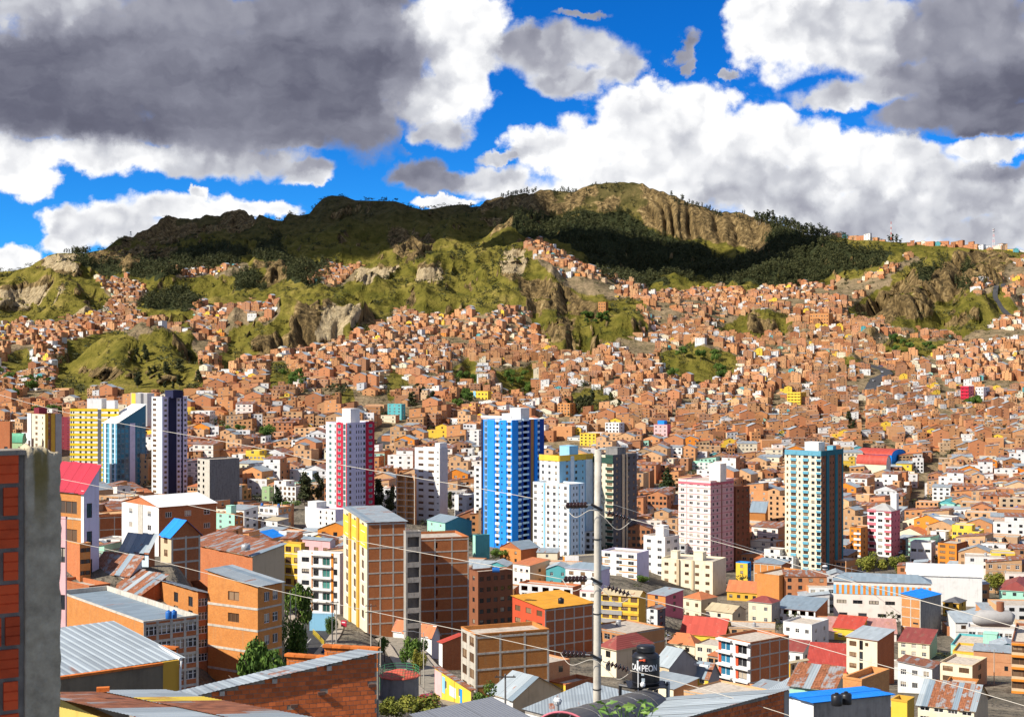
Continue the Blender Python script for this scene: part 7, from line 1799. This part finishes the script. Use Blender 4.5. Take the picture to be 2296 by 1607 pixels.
lamp('pale street lamp in front of the leafy tree by the curving road', 663, 1312, 1372, 290, 2.0, -1)
upole('slim grey post beside the pale street lamp', 651, 1322, 1372, 292, 0)
upole('dark utility pole on the kerb of the curving road', 745, 1346, 1448, 240, 1, COND)
upole('pale utility pole right beside the dark one', 754, 1352, 1452, 236, 0)
upole('utility pole with double cross arm at the tall brick block corner', 832, 1354, 1455, 270, 2)
lamp('street lamp with long arm over the painted street houses', 950, 1416, 1532, 222, 3.0, -1)
upole('thin post beside the round red roof', 853, 1428, 1505, 240, 0)
upole('short utility pole by the adobe house at the bottom', 1133, 1510, 1580, 150, 1, COND)
upole('thin pole before the yellow grey banded flats', 1444, 1395, 1438, None, 1)
upole('thin pole left of the low clay hip roof', 1494, 1412, 1446, None, 1)
upole('pair pole in front of the cream and teal tower, left', 1898, 1272, 1296, None, 0, COND); upole('pair pole in front of the cream and teal tower, right', 1910, 1270, 1296, None, 0, COND)
upole('thin pole on the diagonal street', 2062, 1150, 1195, None, 1)
upole('tall thin pole before the turquoise house', 2229, 1455, 1535, None, 0)


def railing(label, pts, mat, h=1.1, n=12, rails=3):
    W = [gp_(*p) for p in pts]; root = empty('railing', W[0]); tag(root, label, 'railing'); Q = []
    for i in range(n + 1):
        t = i / n * (len(W) - 1); k = min(int(t), len(W) - 2); q = W[k].lerp(W[k + 1], t - k); q.z = float(ground(q.x, q.y)) + .25; Q.append(q - W[0])
        mb = MB(); mb.tube([Q[-1] - Vector((0, 0, .4)), Q[-1] + Vector((0, 0, h))], .06, 5); mb.obj('post', mat, root)
    for k in range(rails): mb = MB(); mb.tube([q + Vector((0, 0, h * (k + 1) / rails - .05)) for q in Q], .05, 5); mb.obj('rail', mat, root)


YEL = plain('yellow_paint', (.62, .45, .02), .5); GRN = plain('green_paint', (.06, .30, .14), .5)
railing('yellow railing along the far bend of the curving road', [(702, 1412, 318), (714, 1418, 308), (728, 1428, 296)], YEL)
railing('yellow railing by the brick block shops', [(760, 1442, 262), (772, 1450, 252), (788, 1462, 240)], YEL)
railing('pale green park fence behind the round red roof', [(852, 1505, 232), (895, 1505, 232), (932, 1510, 226), (936, 1522, 216)], GRN, 2.6, 14, 5)
mw = rowb('mural_wall', 'pale blue painted wall at the bend of the road', 694, 748, 750, 1375, 1408, 10, 1, 'sky', 'paleblue', cat='wall', Y=325, prot=False)
sg = empty('shop_sign', pt(771, 1397, 296), rad(-20)); tag(sg, 'red shop sign with a white line on the brick block corner', 'sign')
mb = MB(); mb.box(-.62, .62, -.08, .08, -.65, .65); mb.obj('board', P['crimson'], sg); mb = MB(); mb.box(-.42, .34, -.088, -.082, .12, .36); mb.obj('lettering', LETW, sg)
bs = empty('billboard', pt(1282, 1251, 545), rad(-10)); tag(bs, 'white billboard on posts left of the concrete pole', 'billboard')
mb = MB(); mb.box(-2.7, 2.7, -.1, .1, -1, 1); mb.obj('board', P['white'], bs)
for k in (-2.2, 2.2): mb = MB(); mb.tube([(k, .05, -1), (k, .05, -5)], .1, 6); mb.obj('post', FRA, bs)
# round building with the terracotta roof
p = gp_(892, 1560, 206); rr = 44 / FP * p.y; zt = Zv(1524, p.y); root = empty('round_building', (p.x, p.y + rr, p.z)); tag(root, 'low grey building with a red many-sided roof and railing by the street', 'building')
mb = MB(); mb.lathe([(rr, -3), (rr, zt - p.z)], 10); mb.obj('wall', COND, root); mb = MB(); mb.lathe([(rr + .25, zt - p.z + .02), (rr + .25, zt - p.z + .12), (rr * .25, zt - p.z + .9), (.05, zt - p.z + .95)], 10); mb.obj('roof', tin('red_sheet_roof', (.52, .10, .06), rust=(.40, .09, .06), amt=.2), root)
for k in range(10):
    a = k / 10 * math.tau; mb = MB(); mb.tube([(math.cos(a) * rr, math.sin(a) * rr, zt - p.z), (math.cos(a) * rr, math.sin(a) * rr, zt - p.z + 1.3)], .04, 5); mb.obj('railing_post', GRN, root)
for z in (.5, .9, 1.3): mb = MB(); mb.tube([(math.cos(k / 10 * math.tau) * rr, math.sin(k / 10 * math.tau) * rr, zt - p.z + z) for k in range(11)], .03, 5); mb.obj('rail', GRN, root)

# vehicles
def car(label, loc, rz, mat, group=None, s=1.0, name='parked_car'):
    root = empty(name, loc, rz); root.scale = (s, s, s); tag(root, label, 'car', group)
    mb = MB(); prof = [(-2.05, .35), (-2.1, .75), (-1.95, .92), (-1.1, 1.0), (-.55, 1.42), (.95, 1.45), (1.75, 1.0), (2.05, .92), (2.1, .4)]
    mb.prism(prof[::-1], -.82, .82); mb.obj('body', mat, root)
    mb = MB()
    for y in (-.835, .835): mb.quad((-1.0, y, 1.02), (1.5, y, 1.02), (.9, y * .96, 1.38), (-.52, y * .96, 1.36))
    mb.quad((-1.13, -.68, 1.03), (-1.13, .68, 1.03), (-.6, .66, 1.42), (-.6, -.66, 1.42)); mb.quad((1.72, -.68, 1.06), (1.72, .68, 1.06), (1.03, .66, 1.44), (1.03, -.66, 1.44)); mb.obj('window', GL, root)
    for x in (-1.3, 1.3):
        for y in (-.80, .80): 
            w_ = MB(); w_.tube([(x, y - .09, .33), (x, y + .09, .33)], .33, 14); o = w_.obj('wheel', BLACK, root); h_ = MB(); h_.tube([(x, y - .1, .33), (x, y + .1, .33)], .18, 10); h_.obj('rim', FRA, o)
    for y in (-.6, .6): mb = MB(); mb.box(2.0, 2.12, y - .16, y + .16, .62, .80); mb.obj('tail_light', P['red'], root); mb = MB(); mb.box(-2.13, -2.0, y - .16, y + .16, .62, .78); mb.obj('headlight', FRW, root)
    return root


CP = {k: plain('car_' + k, v, .25, spec=.6) for k, v in dict(red=(.35, .01, .015), white=(.7, .7, .7), silver=(.35, .36, .38), black=(.02, .02, .025), blue=(.02, .06, .25)).items()}
q = gp_(962, 1572, 219); car('dark red car parked on the street below the round red roof', q + Vector((0, 0, .1)), rad(118), CP['red'])
q = gp_(1493, 1440); car('white van-like car on the road left of the low clay hip roof', q + Vector((0, 0, .3)), rad(20), CP['white'], s=1.15)
for i in range(8):
    q = gp_(1478 + i * 6.5, 1147 + (i % 2) * 2); cl = ['white', 'silver', 'white', 'blue', 'silver', 'white', 'black', 'white'][i]; o = car('', q + Vector((0, 0, .35)), rad(70 + RND.uniform(-8, 8)), CP[cl], 'cars in the valley car park'); PENDING.append((o, f'{cl} car in the car park left of the pale pink tower', 1478 + i * 6.5, 1147))
# motorcycle and rider
q = gp_(729, 1428, 286) + Vector((0, 0, .12)); mo = empty('motorcycle', q, rad(150)); tag(mo, 'dark blue motorcycle on the curving road by the yellow railing', 'motorcycle')
for x in (-.65, .65): w_ = MB(); w_.tube([(x, -.06, .32), (x, .06, .32)], .32, 14); w_.obj('wheel', BLACK, mo)
mb = MB(); mb.prism([(-.6, .4), (.5, .35), (.62, .62), (.35, .92), (-.05, .78), (-.75, .82), (-.85, .66)], -.13, .13); mb.obj('body', P['navy'], mo)
mb = MB(); mb.tube([(.65, 0, .32), (.42, 0, 1.05)], .03, 6); mb.tube([(.40, -.35, 1.08), (.40, .35, 1.08)], .025, 6); mb.obj('handlebar', FRD, mo)


def person(label, loc, rz, top_m, leg_m, seated=False, s=1.0):
    root = empty('person', loc, rz); root.scale = (s, s, s); tag(root, label, 'person')
    if seated: J = dict(pel=(-.1, 0, .86), che=(.02, 0, 1.22), nk=(.06, 0, 1.42), hd=(.10, 0, 1.60), sl=(.03, .2, 1.36), el=(.2, .28, 1.14), hl=(.40, .3, 1.10), kl=(.32, .16, .74), fl=(.12, .18, .36), tl=(.26, .18, .33))
    else: J = dict(pel=(0, 0, .92), che=(0, 0, 1.28), nk=(0, 0, 1.48), hd=(.02, 0, 1.64), sl=(0, .19, 1.42), el=(-.02, .25, 1.14), hl=(.06, .26, .90), kl=(.06, .10, .50), fl=(-.04, .10, .08), tl=(.16, .11, .04))
    J.update({k[0] + 'r': (v[0] + (0 if seated or k[0] not in 'kft' else -.18 * (k[0] != 'k')), -v[1], v[2]) for k, v in list(J.items()) if k in ('sl', 'el', 'hl', 'kl', 'fl', 'tl')})
    names = list(J); ed = [('pel', 'che'), ('che', 'nk'), ('nk', 'hd'), ('che', 'sl'), ('sl', 'el'), ('el', 'hl'), ('che', 'sr'), ('sr', 'er'), ('er', 'hr'), ('pel', 'kl'), ('kl', 'fl'), ('fl', 'tl'), ('pel', 'kr'), ('kr', 'fr'), ('fr', 'tr')]
    rad_ = dict(pel=.15, che=.17, nk=.055, hd=.10, sl=.075, el=.05, hl=.04, kl=.075, fl=.05, tl=.04); rad_.update({k[0] + 'r': rad_[k] for k in ('sl', 'el', 'hl', 'kl', 'fl', 'tl')})
    me = bpy.data.meshes.new('body'); me.from_pydata([J[n] for n in names], [(names.index(a), names.index(b)) for a, b in ed], [])
    o = link('body', me, root); o.modifiers.new('Skin', 'SKIN')
    for i, n in enumerate(names): me.skin_vertices[0].data[i].radius = (rad_[n], rad_[n]); me.skin_vertices[0].data[i].use_root = n == 'pel'
    for mm in (top_m, leg_m, plain('skin', (.32, .18, .11), .6), plain('hair', (.015, .01, .008), .6)): me.materials.append(mm)
    sb = o.modifiers.new('Subdivision', 'SUBSURF'); sb.levels = sb.render_levels = 1
    dg = C.evaluated_depsgraph_get(); m2 = bpy.data.meshes.new_from_object(o.evaluated_get(dg)); o.modifiers.clear(); o.data = m2
    for f in m2.polygons:
        c_ = f.center; f.material_index = 1 if c_.z < (J['pel'][2] - .02) else (2 if c_.z > J['nk'][2] - .02 else 0)
        if c_.z > J['hd'][2] + .04 or (c_.z > J['hd'][2] - .06 and c_.x < J['hd'][0] - .05): f.material_index = 3
    return root


person('rider in a red jacket sitting on the dark blue motorcycle', q, rad(150), P['red'], P['navy'], True)
q = gp_(1208 - 250, 1540, 228); person('person in a dark coat walking up the pavement by the painted houses', gp_(968, 1545, 226) + Vector((0, 0, .22)), rad(100), P['darkgrey'], P['navy'])

# rooftop tanks, barrels
def rtank(label, u, v, Y, r, h, mat, lying=False, name='roof_tank'):
    root = empty(name, pt(u, v, Y)); tag(root, label, 'barrel' if name == 'barrel' else 'water tank')
    mb = MB()
    if lying: mb.tube([(-h / 2, 0, r), (-h / 2 * .96, 0, r), (h / 2, 0, r)], r, 16)
    else: mb.lathe([(r * .97, 0), (r, .04), (r, h * .85), (r * .8, h * .95), (r * .4, h)], 18)
    mb.obj('tank', mat, root, smooth=not lying)
    mb = MB(); mb.lathe([(r * .35, h if not lying else 2 * r - .05), (r * .35, (h if not lying else 2 * r) + .1), (r * .2, (h if not lying else 2 * r) + .12)], 12); mb.obj('lid', mat, root)


BLUEP = plain('blue_plastic', (.02, .13, .42), .4)
rtank('blue horizontal tank on the tall cream house roof', 1948, 1428, 420, .75, 2.6, BLUEP, True)
rtank('left of two black tanks at the blue roof edge', 1876, 1580, 126, .50, 1.0, BLACK); rtank('right of two black tanks at the blue roof edge', 1897, 1577, 127, .50, 1.0, BLACK)
rtank('grey metal tank on the striped rusty hall roof', 551, 1232, 262, .85, 1.1, FRA)
rtank('black tank on the orange block roof left of the pole', 1258, 1352, 262, .55, 1.0, BLACK)
rtank('blue barrel on the workshop terrace, nearer the post', 378, 1386, 176, .38, .95, BLUEP, name='barrel'); rtank('blue barrel on the workshop terrace, right one', 390, 1385, 177, .38, .95, BLUEP, name='barrel')
rtank('dark blue tank on a red brown block roof', 1112, 1283, 330, .6, 1.7, BLUEP, True)
root = empty('storage_tank', pt(2228, 1400, 360), rad(-8)); tag(root, 'big grey wrapped horizontal tank on the white long block', 'tank')
mb = MB(); mb.tube([(-5.0, 0, .4), (-4.6, 0, .8), (-3.2, 0, 1.6), (3.9, 0, 1.6), (4.6, 0, 1.3)], [.3, 1.2, 2.1, 2.1, 1.5], 18); mb.obj('cover', P['grey'], root, smooth=True); mb = MB(); mb.lathe([(.95, 0), (.95, 2.6), (.8, 2.7)], 16, (1.6, 0, 3.2)); mb.obj('hatch', P['brown'], root)
# cable car
wire('thin cable of the cable car line across the valley', [pt(1350, 1122, 640), pt(1680, 1228, 560), pt(1850, 1262, 520), pt(2000, 1296, 480)], .06, 'cable_car_line', FRA)
gd = empty('gondola', pt(1850, 1262, 520)); tag(gd, 'small white cable car cabin hanging before the cream and teal tower', 'cable car')
mb = MB(); mb.lathe([(.3, -2.6), (.95, -2.4), (1.1, -1.6), (.95, -.9), (.4, -.7)], 12); mb.obj('cabin', P['white'], gd, smooth=True); mb = MB(); mb.lathe([(1.115, -1.9), (1.12, -1.6), (1.05, -1.15)], 12); mb.obj('window', GL, gd); mb = MB(); mb.tube([(0, 0, -.7), (0, 0, 0)], .06, 6); mb.obj('hanger', FRA, gd)
# masts on the right rim, pylons on the left range
def mast(name, label, u, vt, vb, Y, mats, lattice):
    p = pt(u, vb, Y); h = Zv(vt, Y) - p.z; root = empty(name, p); tag(root, label, 'mast')
    n = 7
    for k in range(n):
        mb = MB(); z0, z1 = h * k / n, h * (k + 1) / n; w0, w1 = (1.6 - 1.2 * k / n, 1.6 - 1.2 * (k + 1) / n) if lattice else (.5 - .3 * k / n, .5 - .3 * (k + 1) / n)
        for sx, sy in ((-1, -1), (1, -1), (1, 1), (-1, 1)): mb.tube([(sx * w0, sy * w0, z0), (sx * w1, sy * w1, z1)], .16, 4)
        for (ax_, ay), (bx, by) in (((-1, -1), (1, -1)), ((1, -1), (1, 1)), ((-1, 1), (1, 1)), ((-1, -1), (-1, 1))): mb.tube([(ax_ * w0, ay * w0, z0), (bx * w1, by * w1, z1)], .10, 4)
        mb.obj('section', mats[k % len(mats)], root)
    if lattice: mb = MB(); mb.lathe([(2.0, h * .86), (2.2, h * .88), (2.2, h * .9)], 10); mb.lathe([(1.8, h * .97), (2.0, h)], 10); mb.obj('antenna_ring', P['palegrey'], root)
mast('radio_mast', 'slim red and white radio mast on the right rim', 1998, 497, 538, 2240, [P['red'], P['white']], False)
mast('antenna_tower', 'lattice antenna tower among the houses on the right rim', 2228, 513, 556, 2150, [P['pink'], P['palegrey']], True)
mast('pylon', 'small power pylon on the left range saddle', 293, 519, 529, 2900, [FRA], True)
r7 = random.Random(31)
for i, u in enumerate(list(range(1868, 1990, 17)) + list(range(2052, 2300, 11))):
    u += r7.uniform(-4, 4); Y = float(np.interp(u, UG, YS)) - r7.uniform(2, 16); x = (u - CU) / FP * Y
    g_ = r7.choice(['brick', 'brick', 'brick', 'paint']); p = r7.choice(PROTO[g_]); me, wins, kind = proto(p)
    root = empty('rim_house', (x, Y, float(ground(x, Y)) - .5), -rad(r7.uniform(10, 50))); link('wall', me, root)
    for O, d, r in wins: put_window(root, O, d, r[0], r[1], r[2], r[3], kind, .15, r7)
    tag(root, '', 'house', 'houses on the right skyline rim'); PENDING.append((root, words_of(p[0]) + ' on the right skyline rim', u, 540))

for nm, pts, cnt_ in (('the diagonal street', [(2004,1258),(2024,1232),(2053,1188),(2071,1148),(2088,1108)], 9), ('the valley street', [(1460,1188),(1530,1180),(1630,1192)], 6), ('the road bend high on the right slope', [(1962,856),(1985,843),(1972,824)], 4)):
    for i in range(cnt_):
        f_ = i / (cnt_ - 1) * (len(pts) - 1); k_ = min(int(f_), len(pts) - 2); u = pts[k_][0] + (pts[k_ + 1][0] - pts[k_][0]) * (f_ - k_); v = pts[k_][1] + (pts[k_ + 1][1] - pts[k_][1]) * (f_ - k_)
        q = gp_(u, v); q2 = gp_(pts[k_ + 1][0], pts[k_ + 1][1]); cl = RND.choice(['white', 'silver', 'red', 'blue', 'black']); o = car('', q + Vector((RND.choice([-1.2, 1.2]), 0, .42)), math.atan2(q2.y - q.y, q2.x - q.x), CP[cl], 'cars on the city streets'); PENDING.append((o, f'{cl} car on {nm}', u, v))
settle_labels()
